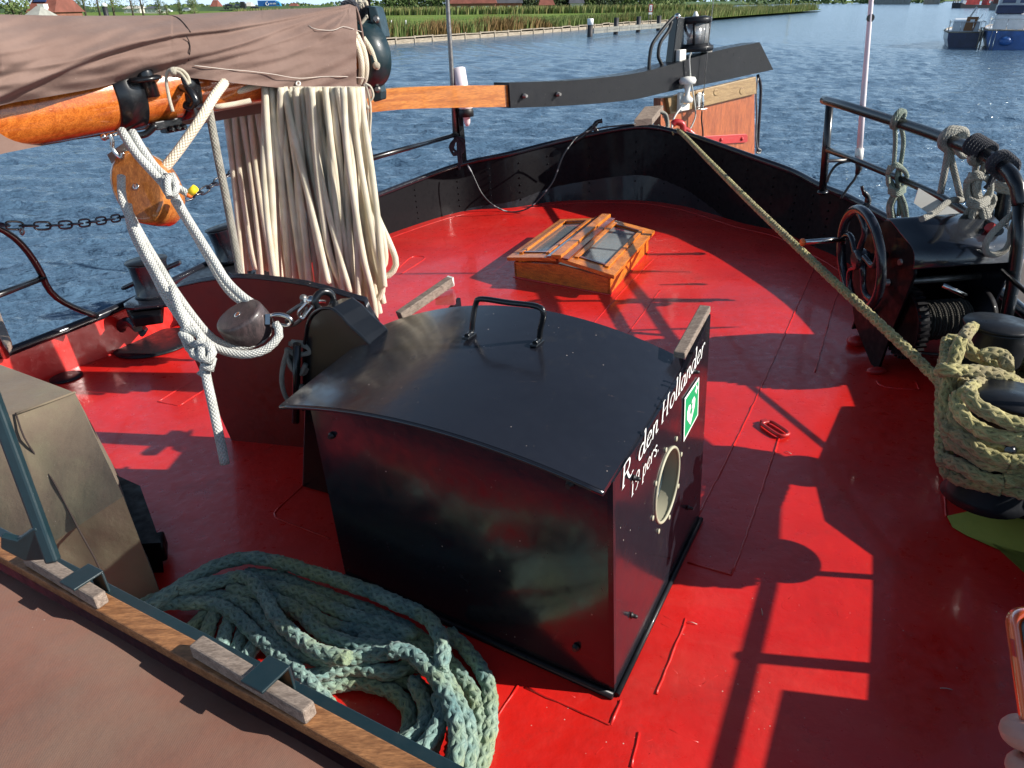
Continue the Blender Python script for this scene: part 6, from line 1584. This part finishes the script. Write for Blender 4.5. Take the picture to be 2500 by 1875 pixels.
# =================================================================== farm, houses
def house(name, px0, px1, dist, eave, ridge, depth, roofm, wallm, label, hip=.15, wins=0):
    t = thing(name, label, 'house'); a, b = Dw(px0, 20, dist), Dw(px1, 20, dist); x0, x1, y = a.x, b.x, dist; L = x1 - x0
    m = MB(); m.prism([V((x0, y, LZ)), V((x1, y, LZ)), V((x1, y + depth, LZ)), V((x0, y + depth, LZ))], UP * eave); m.build('wall', wallm, t, world=True)
    e = .35; m = MB(); z0, z1 = LZ + eave, LZ + ridge
    A_, B_, C_, D_ = V((x0 - e, y - e, z0)), V((x1 + e, y - e, z0)), V((x1 + e, y + depth + e, z0)), V((x0 - e, y + depth + e, z0)); R0, R1 = V((x0 + L * hip, y + depth / 2, z1)), V((x1 - L * hip, y + depth / 2, z1))
    m.quad(A_, B_, R1, R0); m.quad(C_, D_, R0, R1); m.poly([B_, C_, R1]); m.poly([D_, A_, R0]); m.poly([D_, C_, B_, A_]); rf_ = m.build('roof', roofm, t, world=True)
    for k in range(wins):
        u = (k + .7) / (wins + .4); c = A_.lerp(B_, u).lerp(R0.lerp(R1, u), .45); up_ = (R0 - A_); up_.x = 0; up_.normalize(); m = MB(); m.prism([c + V((-.5, 0, 0)) + up_ * -.6, c + V((.5, 0, 0)) - up_ * .6, c + V((.5, 0, 0)) + up_ * .6, c + V((-.5, 0, 0)) + up_ * .6], V((0, -.08, .08))); m.build('skylight', M['solar'], rf_, world=True)
    for k in range(3):
        u = (k + .6) / 3.2; m = MB(); m.box(V((x0 + L * u, y - .03, LZ + eave * .5)), V((L * .05, 0, 0)), V((0, .02, 0)), UP * eave * .22); f_ = m.build('window', M['white'], t, world=True)
    return t, (x0, x1, y)
house('farmhouse', 1100, 1210, 215, 2.2, 9.5, 14, M['rooftile'], M['brick'], 'big farmhouse with brown red tiled roof beyond the meadow', .2, 2)
house('barn', 1212, 1274, 222, 2.2, 6.6, 9, M['roofgrey'], M['brick'], 'dark roofed barn with five roof lights right of the farmhouse', .1, 5)
house('barn', 1318, 1352, 225, 1.6, 3.6, 7, M['rooftile'], M['brick'], 'low barn with red brown roof among the trees', .1)
house('barn', 1392, 1424, 228, 2.0, 4.4, 8, M['roofgrey'], M['wallpale'], 'pale grey roofed barn between two dark trees', .05)
hs_, (hx0, hx1, hy) = house('house', 68, 128, 120, 1.6, 5.0, 8, M['rooftile'], M['brick'], 'red roofed house with solar panels at the far left', .12)
m = MB(); c = V(((hx0 + hx1) / 2 - .4, hy + 1.2, LZ + 2.9)); m.prism([c + V((-1.0, 0, 0)), c + V((.8, 0, 0)), c + V((.9, 1.2, 1.05)), c + V((-.8, 1.2, 1.05))], V((0, -.1, .1))); m.build('solar_panel', M['solar'], hs_, world=True)
m = MB(); m.box(V((hx1 - 1.2, hy - .2, LZ + 2.3)), V((.45, 0, 0)), V((0, .6, 0)), UP * .4); m.build('dormer', M['white'], hs_, world=True)
house('boathouse', 54, 84, 112, 1.0, 2.4, 5, M['concrete'], M['green'], 'small green hut with a pale arched roof in front of the red roofed house', .3)
for k, (a, b, d_, h0, h1, rm, lb_) in enumerate(((352, 385, 300, 1.6, 2.4, 'roofgrey', 'long low pale shed in the far fields'), (515, 530, 420, 2, 5, 'rooftile', 'tiny far house with a red gable'), (598, 612, 460, 2, 4, 'wallpale', 'tiny pale far house left of the blue truck'), (300, 340, 320, 1.6, 2.6, 'wallpale', 'white glasshouse strip beyond the tall trees'), (706, 724, 470, 1.5, 3.2, 'rooftile', 'tiny red roofed house right of the blue truck'))):
    house('house', a, b, d_, h0, h1, 8, M[rm], M['wallpale'], lb_, .1)
# distant tree line
ft = MB(); random.seed(55)
for i in range(5200):
    px_ = ru(0, 2300); dist = ru(560, 700); q = Dw(px_, 20, dist); hh2 = (3.0 + 3.0 * noise.noise(V((px_ * .02, 0, 0))) + (2.5 if 900 < px_ < 2100 else 0)); z = LZ + max(.3, hh2) * rnd()
    a = V((ru(-1, 1), ru(-1, 1), ru(-.6, .6))).normalized() * ru(.8, 2.2); b = V((0, .3, 1)) * ru(.5, 1.3); k = len(ft.v); hu = rnd(); p = V((q.x, q.y, z)); ft.v += [p - a, p + b, p + a, p - b]; ft.face((k, k + 1, k + 2, k + 3), ((hu, 0),) * 4)
tag(ft.build('distant_treeline', M['leaf'], world=True), 'far off hazy line of trees along the horizon', 'trees', kind='stuff')

# =================================================================== traffic on the far road
def wheelset(parent, xs_, y, z, r):
    for x in xs_: m = MB(); m.cyl(V((x, y, z)), V((x, y + .3, z)), r, 14); m.build('wheel', M['blackmat'], parent, world=True)
RZ = LZ + .6
tk = thing('truck', 'blue articulated truck with white lettering on its trailer on the far road', 'truck'); ty = 420
x0, x1 = Dw(631, 20, ty).x, Dw(674, 20, ty).x
m = MB(); m.prism([V((x0, ty, RZ + 1.0)), V((x1, ty, RZ + 1.0)), V((x1, ty + 2.5, RZ + 1.0)), V((x0, ty + 2.5, RZ + 1.0))], UP * 2.9); tr_ = m.build('trailer', M['truckblue'], tk, world=True)
x2, x3 = x1 + .5, Dw(685.5, 20, ty).x
m = MB(); m.prism([V((x2, ty, RZ + .5)), V((x3, ty, RZ + .5)), V((x3, ty, RZ + 1.8)), V((x3 - .5, ty, RZ + 2.9)), V((x3 - 1.4, ty, RZ + 3.6)), V((x2, ty, RZ + 3.6))], V((0, 2.4, 0))); cb3 = m.build('cab', simple('cab_blue', (.03, .28, .55), .3), tk, world=True)
m = MB(); m.box(V((x3 - .9, ty - .02, RZ + 2.2)), V((.5, 0, 0)), V((0, .02, 0)), UP * .4); m.build('window', M['solar'], cb3, world=True)
wheelset(tk, (x0 + 1.2, x0 + 2.5, x0 + 3.8, x2 + .6, x3 - .8), ty - .1, RZ + .5, .5)
cx = (x0 + x1) / 2; m = MB(); m.torus(V((cx + .3, ty - .05, RZ + 2.4)), V((0, 1, 0)), .75, .18, 18, 6, .5, 5.8); m.build('emblem', M['white_paint'], tr_, world=True)
m = MB()
for k in range(7):
    if k == 2: continue
    m.box(V((cx + 2.0 + k * .42, ty - .05, RZ + 2.45)), V((.14, 0, 0)), V((0, .02, 0)), UP * .32)
m.build('lettering', M['white_paint'], tr_, world=True)
ct = thing('car_transporter', 'dark car transporter truck loaded with cars, left of the blue truck', 'truck'); ty = 400
x0, x1 = Dw(545, 20, ty).x, Dw(588, 20, ty).x
m = MB(); m.prism([V((x0, ty, RZ + .7)), V((x1, ty, RZ + .7)), V((x1, ty + 2.4, RZ + .7)), V((x0, ty + 2.4, RZ + .7))], UP * .35); m.build('bed', M['pile_black'], ct, world=True)
m = MB(); m.prism([V((x1, ty, RZ + .5)), V((x1 + 2.2, ty, RZ + .5)), V((x1 + 2.2, ty, RZ + 2.2)), V((x1 + 1.4, ty, RZ + 3.4)), V((x1, ty, RZ + 3.4))], V((0, 2.4, 0))); m.build('cab', M['pile_black'], ct, world=True)
wheelset(ct, (x0 + 1, x0 + 2.2, x1 - 2, x1 + 1.2), ty - .1, RZ + .5, .5)
def car(x, y, z, L, mat, label, grp='cars on the far road and transporter', s=1):
    t = thing('car', label, 'car', grp); m = MB(); m.prism([V((x, y, z + .3)), V((x + L, y, z + .3)), V((x + L, y, z + .75)), V((x + L * .82, y, z + .9)), V((x + L * .66, y, z + 1.4)), V((x + L * .28, y, z + 1.4)), V((x + L * .12, y, z + .95)), V((x, y, z + .8))], V((0, 1.7, 0))); b_ = m.build('body', mat, t, world=True, bevel=.06)
    m = MB(); m.prism([V((x + L * .17, y - .02, z + .95)), V((x + L * .76, y - .02, z + .95)), V((x + L * .65, y - .02, z + 1.32)), V((x + L * .29, y - .02, z + 1.32))], V((0, .02, 0))); m.build('window', M['solar'], b_, world=True)
    wheelset(t, (x + L * .2, x + L * .8), y - .05, z + .32, .32)
car(x0 + .6, ty + .3, RZ + 1.05, 4, M['pile_black'], 'black car on the rear of the transporter'); car(x0 + 5, ty + .3, RZ + 1.05, 4, M['iron'], 'grey car just behind the transporter cab')
car(Dw(611, 20, 405).x, 405, RZ, 4.4, M['pile_black'], 'black car driving between the transporter and the blue truck'); car(Dw(443, 20, 330).x, 330, RZ - .4, 4.2, M['boatwhite'], 'pale car at the left, in front of the far fields'); car(Dw(388, 20, 300).x, 300, RZ - .4, 4.2, M['boatwhite'], 'white car beside the small lone tree')
mp = thing('mooring_pile', 'dark mooring pile with a white cap standing left of the sparse trees', 'pile'); d_ = 95
q = Dw(260, 38, d_); m = MB(); m.cyl(V((q.x, q.y, WZ)), V((q.x, q.y, Dw(260, 16, d_).z)), .28, 12); m.build('pile', M['pile_black'], mp, world=True)
m = MB(); m.lathe(V((q.x, q.y, Dw(260, 16, d_).z)), UP, [(.34, 0), (.34, .2), (.1, .4)], 12); m.build('white_cap', M['pilewhite'], mp, world=True)
m = MB(); q = Dw(1930, 12, 200); m.lathe(V((q.x, q.y, LZ + 1)), UP, [(.12, 0), (.12, 1.6), (.5, 3.4), (.02, 3.5)], 10); tag(m.build('marker_beacon', M['yellow'], world=True), 'yellow marker above the reeds on the headland', 'marker')

# =================================================================== boats at the right
def hull(name_parent, x, y, L, B, hgt, rot, mat, mat2, stern=.75):
    """hull with its stern towards -y before rotation; returns placing function"""
    c, s = math.cos(rot), math.sin(rot)
    P = lambda a, b, z: V((x + a * c - b * s, y + a * s + b * c, WZ + z))
    secs = [(0, stern, 1), (.25, .95, .97), (.5, 1, .96), (.75, .8, 1.02), (.92, .4, 1.1), (1, .02, 1.2)]
    m = MB(); rings = []
    for t, w_, hh3 in secs:
        r = [P(-B / 2 * w_ * q, L * t, z * hgt * hh3) for q, z in ((1.0, 1), (.96, .5), (.80, 0), (.3, -.4))] + [P(B / 2 * w_ * q, L * t, z * hgt * hh3) for q, z in ((.3, -.4), (.80, 0), (.96, .5), (1.0, 1))]
        rings.append(r)
    for a, b in zip(rings, rings[1:]):
        for k in range(7): m.quad(a[k], a[k + 1], b[k + 1], b[k], smooth=True)
    m.build('hull', mat2, name_parent, world=True)
    m = MB(); m.poly(rings[0][::-1]); m.build('transom', mat, name_parent, world=True)
    m = MB(); m.poly([r[0] - UP * .06 for r in rings] + [r[-1] - UP * .06 for r in rings[::-1]]); m.build('deck', M['boatwhite'], name_parent, world=True)
    m = MB(); m.tube([r[0] for r in rings] + [r[-1] for r in rings[::-1]], .04, 6, closed=True); m.build('rubbing_strake', M['bankwood'], name_parent, world=True)
    return P
def P_rail(parent, P, B, L, z0, mat=None):
    m = MB(); q = [P(-B * .44, .1, z0 + .55), P(-B * .40, L * .9 * .3, z0 + .6), P(-B * .38, L * .6, z0 + .6)]; m.tube(q, .018, 5); m.tube([P(B * .44, .1, z0 + .55), P(B * .4, L * .3, z0 + .6), P(B * .38, L * .6, z0 + .6)], .018, 5); m.tube([P(-B * .44, .1, z0 + .55), P(B * .44, .1, z0 + .55)], .018, 5)
    for a, b in ((-.44, .1), (.44, .1), (-.40, L * .3), (.40, L * .3), (-.38, L * .6), (.38, L * .6), (-.15, .1), (.15, .1)): m.tube([P(B * a, b, z0 - .05), P(B * a, b, z0 + .56)], .018, 5)
    m.build('guard_rail', M['steel'], parent, world=True)
w0 = Gw(2322, 116); w1 = Gw(2412, 119)
bt = thing('motor_boat', 'small motor boat with navy blue transom and brown cabin door, moored at the right', 'boat')
Bm = (w1 - w0).length * 1.04; P = hull(bt, (w0.x + w1.x) / 2, w0.y, 8.5, Bm, .82, -.47, M['navy'], M['boatwhite'], .86)
m = MB(); m.prism([P(-Bm * .34, 1.4, .75), P(Bm * .34, 1.4, .75), P(Bm * .28, 5.6, .85), P(-Bm * .28, 5.6, .85)], UP * .62); cbn = m.build('cabin', M['boatwhite'], bt, world=True, bevel=.08)
m = MB(); m.prism([P(-Bm * .05, 1.36, .86), P(Bm * .20, 1.36, .86), P(Bm * .27, 1.36, 1.62), P(-Bm * .02, 1.36, 1.62)], P(0, 1.30, 0) - P(0, 1.36, 0)); m.build('cabin_door', M['batten'], bt, world=True)
m = MB(); m.prism([P(Bm * .07, 1.27, 1.32), P(Bm * .18, 1.27, 1.32), P(Bm * .18, 1.27, 1.48), P(Bm * .07, 1.27, 1.48)], P(0, 1.25, 0) - P(0, 1.27, 0)); m.build('window', M['white_paint'], bt, world=True)
m = MB(); m.cyl(P(Bm * .02, 1.5, 1.5), P(Bm * .16, 1.7, 2.15), .05, 8); m.torus(P(Bm * .2, 1.7, 1.75), P(0, 1, 0) - P(0, 0, 0), .35, .02, 14, 6, 0, math.pi, u=V((1, 0, 0))); m.build('wind_vane', M['white'], bt, world=True)
P_rail(bt, P, Bm, 8.5, .82)
m = MB(); m.lathe(P(0, -.03, .28), P(0, -1, 0) - P(0, 0, 0), [(.30, 0), (.30, .01)], 20); m.build('emblem', M['navy'], bt, world=True)
for q in (.36, .42):
    m = MB(); m.cyl(P(Bm * q, -.2, -.1), P(Bm * q, -.1, 1.1), .04, 8); m.build('rudder_post', M['bankwood'], bt, world=True)
w0 = Gw(2418, 123); w1 = Gw(2560, 126)
b2 = thing('cabin_cruiser', 'bright blue cabin cruiser with white superstructure at the right picture edge', 'boat')
Bm = (w1 - w0).length; P = hull(b2, (w0.x + w1.x) / 2 + .1, w0.y + .3, 10.5, Bm, 1.0, -.50, M['bluepaint'], M['bluepaint'], .92)
m = MB(); m.prism([P(-Bm * .38, .9, .95), P(Bm * .38, .9, .95), P(Bm * .34, 5, 1.0), P(-Bm * .34, 5, 1.0)], UP * .85); m.build('after_cabin', M['boatwhite'], b2, world=True, bevel=.08)
m = MB(); a_ = [P(-Bm * .36, 2.6, 1.8), P(Bm * .36, 2.6, 1.8), P(Bm * .33, 6, 1.8), P(-Bm * .33, 6, 1.8)]; m.prism(a_, UP * 1.5); whs = m.build('wheelhouse', M['boatwhite'], b2, world=True, bevel=.06)
m = MB(); m.prism([P(-Bm * .42, 2.2, 3.3), P(Bm * .42, 2.2, 3.3), P(Bm * .38, 6.3, 3.3), P(-Bm * .38, 6.3, 3.3)], UP * .1); m.build('roof', M['concrete'], whs, world=True)
for a, b in ((-.30, -.06), (.02, .28)):
    m = MB(); m.prism([P(Bm * a, 2.57, 2.35), P(Bm * b, 2.57, 2.35), P(Bm * b, 2.57, 3.1), P(Bm * a, 2.57, 3.1)], P(0, 2.55, 0) - P(0, 2.57, 0)); m.build('window', M['solar'], whs, world=True)
m = MB(); m.prism([P(-Bm * .40, .8, 1.82), P(Bm * .1, .8, 1.82), P(Bm * .1, 2.5, 1.82), P(-Bm * .40, 2.5, 1.82)], UP * .42); m.build('awning', M['navy'], b2, world=True, bevel=.05)
P_rail(b2, P, Bm, 10.5, 1.0)
for q in (-.38, -.31):
    m = MB(); m.cyl(P(Bm * q, -.15, -.3), P(Bm * q, -.08, .95), .025, 6); m.build('ladder_rail', M['steel'], b2, world=True)
m = MB(); m.sphere(P(-Bm * .1, -.15, .45), .24, 12, 8, (1.6, 1, 1)); m.build('fender', M['bluepaint'], b2, world=True)
# red working ship behind
w0, w1 = Gw(2345, 20), Gw(2452, 19)
rs = thing('work_ship', 'red workboat moored behind the two motor boats, upper right', 'ship'); L_s = (w1 - w0).length
Q = lambda a, b, z: V((w0.x + (w1.x - w0.x) * a, w0.y + b, WZ + z))
m = MB(); m.prism([Q(0, 0, -.3), Q(1.25, 0, -.3), Q(1.25, 0, 1.0), Q(.55, 0, .8), Q(.1, 0, 1.0), Q(-.02, 0, 1.5)], V((0, 5, 0))); m.build('hull', M['pile_black'], rs, world=True)
m = MB(); m.prism([Q(.1, .5, .9), Q(.45, .5, .9), Q(.42, .5, 2.4), Q(.12, .5, 2.4)], V((0, 3, 0))); m.build('deckhouse', M['redship'], rs, world=True)
m = MB(); m.prism([Q(.62, .4, .8), Q(.98, .4, .8), Q(.98, .4, 2.3), Q(.62, .4, 2.3)], V((0, 3, 0))); m.build('deckhouse', M['redship'], rs, world=True)
m = MB(); m.prism([Q(.02, .2, 1.0), Q(.10, .2, 1.0), Q(.12, .2, 2.0), Q(.04, .2, 2.2)], V((0, 1.5, 0))); m.build('bow_house', M['boatwhite'], rs, world=True)
for k in range(4):
    m = MB(); a = .66 + k * .08; m.prism([Q(a, .36, 1.3), Q(a + .05, .36, 1.3), Q(a + .05, .36, 2.0), Q(a, .36, 2.0)], V((0, .03, 0))); m.build('window', M['boatwhite'], rs, world=True)
m = MB(); m.cyl(Q(.5, 2, 1), Q(.5, 2, 5.5), .09, 8); m.cyl(Q(.5, 2, 4.5), Q(.8, 2, 3.0), .06, 8); m.build('mast', M['redship'], rs, world=True)
bs = thing('barge_hull', 'dark hull of a moored barge between the red workboat and the blue cruiser', 'barge')
q0, q1 = Gw(2440, 24), Gw(2600, 40)
m = MB(); m.prism([V((q0.x, q0.y, WZ - .3)), V((q1.x, q1.y, WZ - .3)), V((q1.x + 4, q1.y + 8, WZ - .3)), V((q0.x + 2, q0.y + 8, WZ - .3))], UP * 2.2); m.build('hull', M['pile_black'], bs, world=True)
m = MB(); c = (q0 + q1) / 2; m.box(V((c.x + 1, c.y + 4, WZ + 3.0)), V((4.5, 0, 0)), V((0, 2, 0)), UP * 1.4); m.build('deckhouse', M['rooftile'], bs, world=True, bevel=.1)
random.seed(6)
for k, px_ in enumerate((2325, 2331, 2337)):
    q = Gw(px_, 17.5); m = MB(); m.cyl(V((q.x, q.y, WZ - 1)), V((q.x + ru(-.2, .2), q.y, WZ + ru(2.0, 2.7))), .2, 8)
    tag(m.build('mooring_pile', M['bankwood' if k % 2 else 'pile_black'], world=True), ['leftmost dark pile left of the red workboat', 'brown pile, middle one of three left of the red workboat', 'dark pile closest to the bow of the red workboat'][k], 'pile', 'piles by the workboat')
def pier(px0, px1, yb, label, mat='concrete', hh4=7.5):
    a, b = Gw(px0, yb), Gw(px1, yb); m = MB(); m.prism([V((a.x, a.y, WZ - 1)), V((b.x, b.y, WZ - 1)), V((b.x + 1, b.y + 6, WZ - 1)), V((a.x + 1, a.y + 6, WZ - 1))], UP * hh4)
    return tag(m.build('bridge_pier', M[mat], world=True, bevel=.2), label, 'pier', 'concrete works at the far end of the canal')
pier(2140, 2222, 10.5, 'broad pale concrete abutment at the far end of the canal'); pier(2262, 2294, 10, 'narrow concrete pier standing in the far water', hh4=6)
# =================================================================== photographer's hand with a phone at the lower right edge
phn = thing('phone', 'phone in a glossy orange case held at the lower right picture edge', 'phone')
RD = lambda x, y, k: CAM + ray(x, y) * k
e_u = (RD(2513, 1900, .50) - RD(2460, 1530, .51)); e_u = e_u.normalized()            # down the long edge
e_r = (IR - IR.dot(e_u) * e_u).normalized(); e_n = e_r.cross(e_u).normalized(); e_n = e_n if e_n.dot(IC) > 0 else -e_n
def rrect(w, h, r, n=6):
    P = []
    for cx, cy, a0 in ((w - r, r, -90), (w - r, h - r, 0), (r, h - r, 90), (r, r, 180)):
        for k in range(n + 1):
            a = math.radians(a0 + 90 * k / n); P.append((cx + math.cos(a) * r, cy + math.sin(a) * r))
    return P
PW, PH = .076, .158
o0 = RD(2471, 1492, .51)
def PP(x, y, z=0): return o0 + e_r * x + e_u * y + e_n * z
def slab(w, h, r, z0, z1, x0=0, y0=0, rim=.0015):
    m = MB(); lay = [(rim, z0), (0, z0 + rim), (0, z1 - rim), (rim, z1)]; n = None; base = 0
    for ins, z in lay:
        P = rrect(w - 2 * ins, h - 2 * ins, r - ins * .5); n = len(P); m.v += [PP(x0 + ins + a, y0 + ins + b, z) for a, b in P]
    for i in range(3):
        for k in range(n):
            k2 = (k + 1) % n; m.face((i * n + k, i * n + k2, (i + 1) * n + k2, (i + 1) * n + k), None, True)
    m.face(list(range(n))[::-1]); m.face([3 * n + k for k in range(n)]); return m
slab(PW, PH, .011, -.011, 0).build('case', M['case'], phn)
slab(PW - .008, PH - .008, .008, .0005, .002, .004, .004, .0004).build('body', M['dark_glass'], phn)
slab(.026, .030, .006, .002, .0045, .0085, .007, .0008).build('camera_bump', M['steel'], phn)
m = MB(); m.box(PP(.0004, .026, -.004), e_r * .0012, e_u * .006, e_n * .002); m.build('side_button', M['redpart'], phn, bevel=.0006)
# hand: palm behind the phone, four fingers curling round the left edge, thumb on the right edge; forearm leads out of the picture
hn_ = MB()
def fing(P, R): hn_.tube(crv([PP(*p) for p in P], 6), [R[0] + (R[1] - R[0]) * min(1, i / 20) if i < 20 else R[1] for i in range((len(P) - 1) * 6)] + [R[1] * .55], 12); hn_.sphere(PP(*P[-1]), R[1] * .98, 12, 8)
ang = [(.086, .0095, .0105), (.110, .0094, .0098), (.132, .0090, .0090), (.151, .0082, .0080)]
for k, (y, ra, rb) in enumerate(ang):
    fing([(.070, y + .012, -.026), (.035, y + .006, -.024), (.008, y + .001, -.021), (-.0015, y, -.012), (-.0005, y - .001, .001), (.008 - .002 * k, y - .002, .0085)], (ra, rb))
fing([(.075, .150, -.024), (.088, .120, -.018), (.087, .095, -.006), (.079, .078, .004), (.068, .068, .010)], (.013, .0098))
hn_.tube(crv([PP(.045, .085, -.028), PP(.052, .115, -.032), PP(.060, .150, -.034), PP(.068, .19, -.036)], 6), [.028] * 8 + [.030] * 6 + [.027] * 5, 16)
hn_.tube(crv([PP(.062, .095, -.027), PP(.070, .125, -.030), PP(.070, .19, -.034), PP(.075, .24, -.04)], 6), [.020] * 4 + [.026] * 15, 16)
ho = hn_.build('hand', M['skin'])
md = ho.modifiers.new('join', 'REMESH'); md.mode = 'VOXEL'; md.voxel_size = .0011; md.use_smooth_shade = True
md = ho.modifiers.new('soft', 'SMOOTH'); md.iterations = 4; md.factor = .6
tag(ho, 'left hand gripping the orange phone at the lower right picture edge, mostly outside the picture', 'hand')
m = MB(); 
for k, (y, ra, rb) in enumerate(ang):
    c = PP(.002 - .002 * k, y - .002, .0165); 
# =================================================================== origins at each thing's base
def finalize():
    bpy.context.view_layer.update()
    tops = [o for o in scene.objects if o.parent is None and o.type in ('MESH', 'EMPTY')]
    for o in tops:
        if o.get('kind') or o.get('fixed'): continue
        fam = []
        def rec(x):
            if x.type == 'MESH': fam.append(x)
            for c in x.children: rec(c)
        rec(o)
        if not fam or any(x.data.users > 1 for x in fam): continue
        lo = V((1e9,) * 3); hi = V((-1e9,) * 3)
        for x in fam:
            for v in x.data.vertices:
                for i in range(3):
                    lo[i] = min(lo[i], v.co[i]); hi[i] = max(hi[i], v.co[i])
        b = V(((lo.x + hi.x) / 2, (lo.y + hi.y) / 2, lo.z))
        for x in fam: x.data.transform(Matrix.Translation(-b))
        o.location = b
finalize()

# =================================================================== camera, sun, sky
cam = bpy.data.cameras.new('camera'); co = bpy.data.objects.new('camera', cam); COL.objects.link(co)
cam.sensor_width = 36; cam.lens = 36 * FOC / 2500; cam.clip_end = 6000; cam.clip_start = .05
cols = [MW_ @ V((1, 0, 0)), MW_ @ V((0, 1, 0)), MW_ @ V((0, 0, -1))]
R = Matrix(cols).transposed(); co.matrix_world = Matrix.Translation(CAM) @ R.to_4x4()
scene.camera = co
SUN_B = V((1, SUNAZ, 0)).normalized() * math.cos(math.radians(SUNEL)) + UP * math.sin(math.radians(SUNEL))
S = (RB @ SUN_B).normalized()
el = math.asin(S.z); az = math.atan2(S.x, S.y)
sun = bpy.data.lights.new('sun', 'SUN'); sun.energy = SUNE; sun.angle = math.radians(.5); sun.color = (1, .95, .87)
so = bpy.data.objects.new('sun', sun); COL.objects.link(so); so.rotation_euler = S.to_track_quat('Z', 'Y').to_euler()
w = bpy.data.worlds.new('World'); scene.world = w; w.use_nodes = True
nt = w.node_tree; bg = nt.nodes['Background']; st_ = nt.nodes.new('ShaderNodeTexSky'); st_.sky_type = 'NISHITA'; st_.sun_disc = False
st_.sun_elevation = el; st_.sun_rotation = az; st_.air_density = 1.0; st_.dust_density = .6; st_.ozone_density = 1.5
# pale haze low in the sky, on top of the clear-sky model
tc = nt.nodes.new('ShaderNodeTexCoord'); sx_ = nt.nodes.new('ShaderNodeSeparateXYZ'); nt.links.new(tc.outputs['Generated'], sx_.inputs[0])
def mth(op, a, b=None):
    n = nt.nodes.new('ShaderNodeMath'); n.operation = op
    for i, x in enumerate((a, b)):
        if x is None: continue
        if isinstance(x, (int, float)): n.inputs[i].default_value = x
        else: nt.links.new(x, n.inputs[i])
    return n.outputs[0]
f = mth('POWER', mth('SUBTRACT', 1.0, mth('MAXIMUM', sx_.outputs[2], 0.0)), 2.6)
cm = nt.nodes.new('ShaderNodeVectorMath'); cm.operation = 'SCALE'; cm.inputs[0].default_value = HAZE; nt.links.new(f, cm.inputs['Scale'])
ad = nt.nodes.new('ShaderNodeVectorMath'); ad.operation = 'ADD'; nt.links.new(st_.outputs[0], ad.inputs[0]); nt.links.new(cm.outputs[0], ad.inputs[1])
nt.links.new(ad.outputs[0], bg.inputs[0]); bg.inputs[1].default_value = SKYS
scene.view_settings.view_transform = 'Standard'; scene.view_settings.look = 'None'; scene.view_settings.exposure = EXPO; scene.view_settings.gamma = 1
scene.cycles.max_bounces = 6; scene.cycles.use_denoising = True
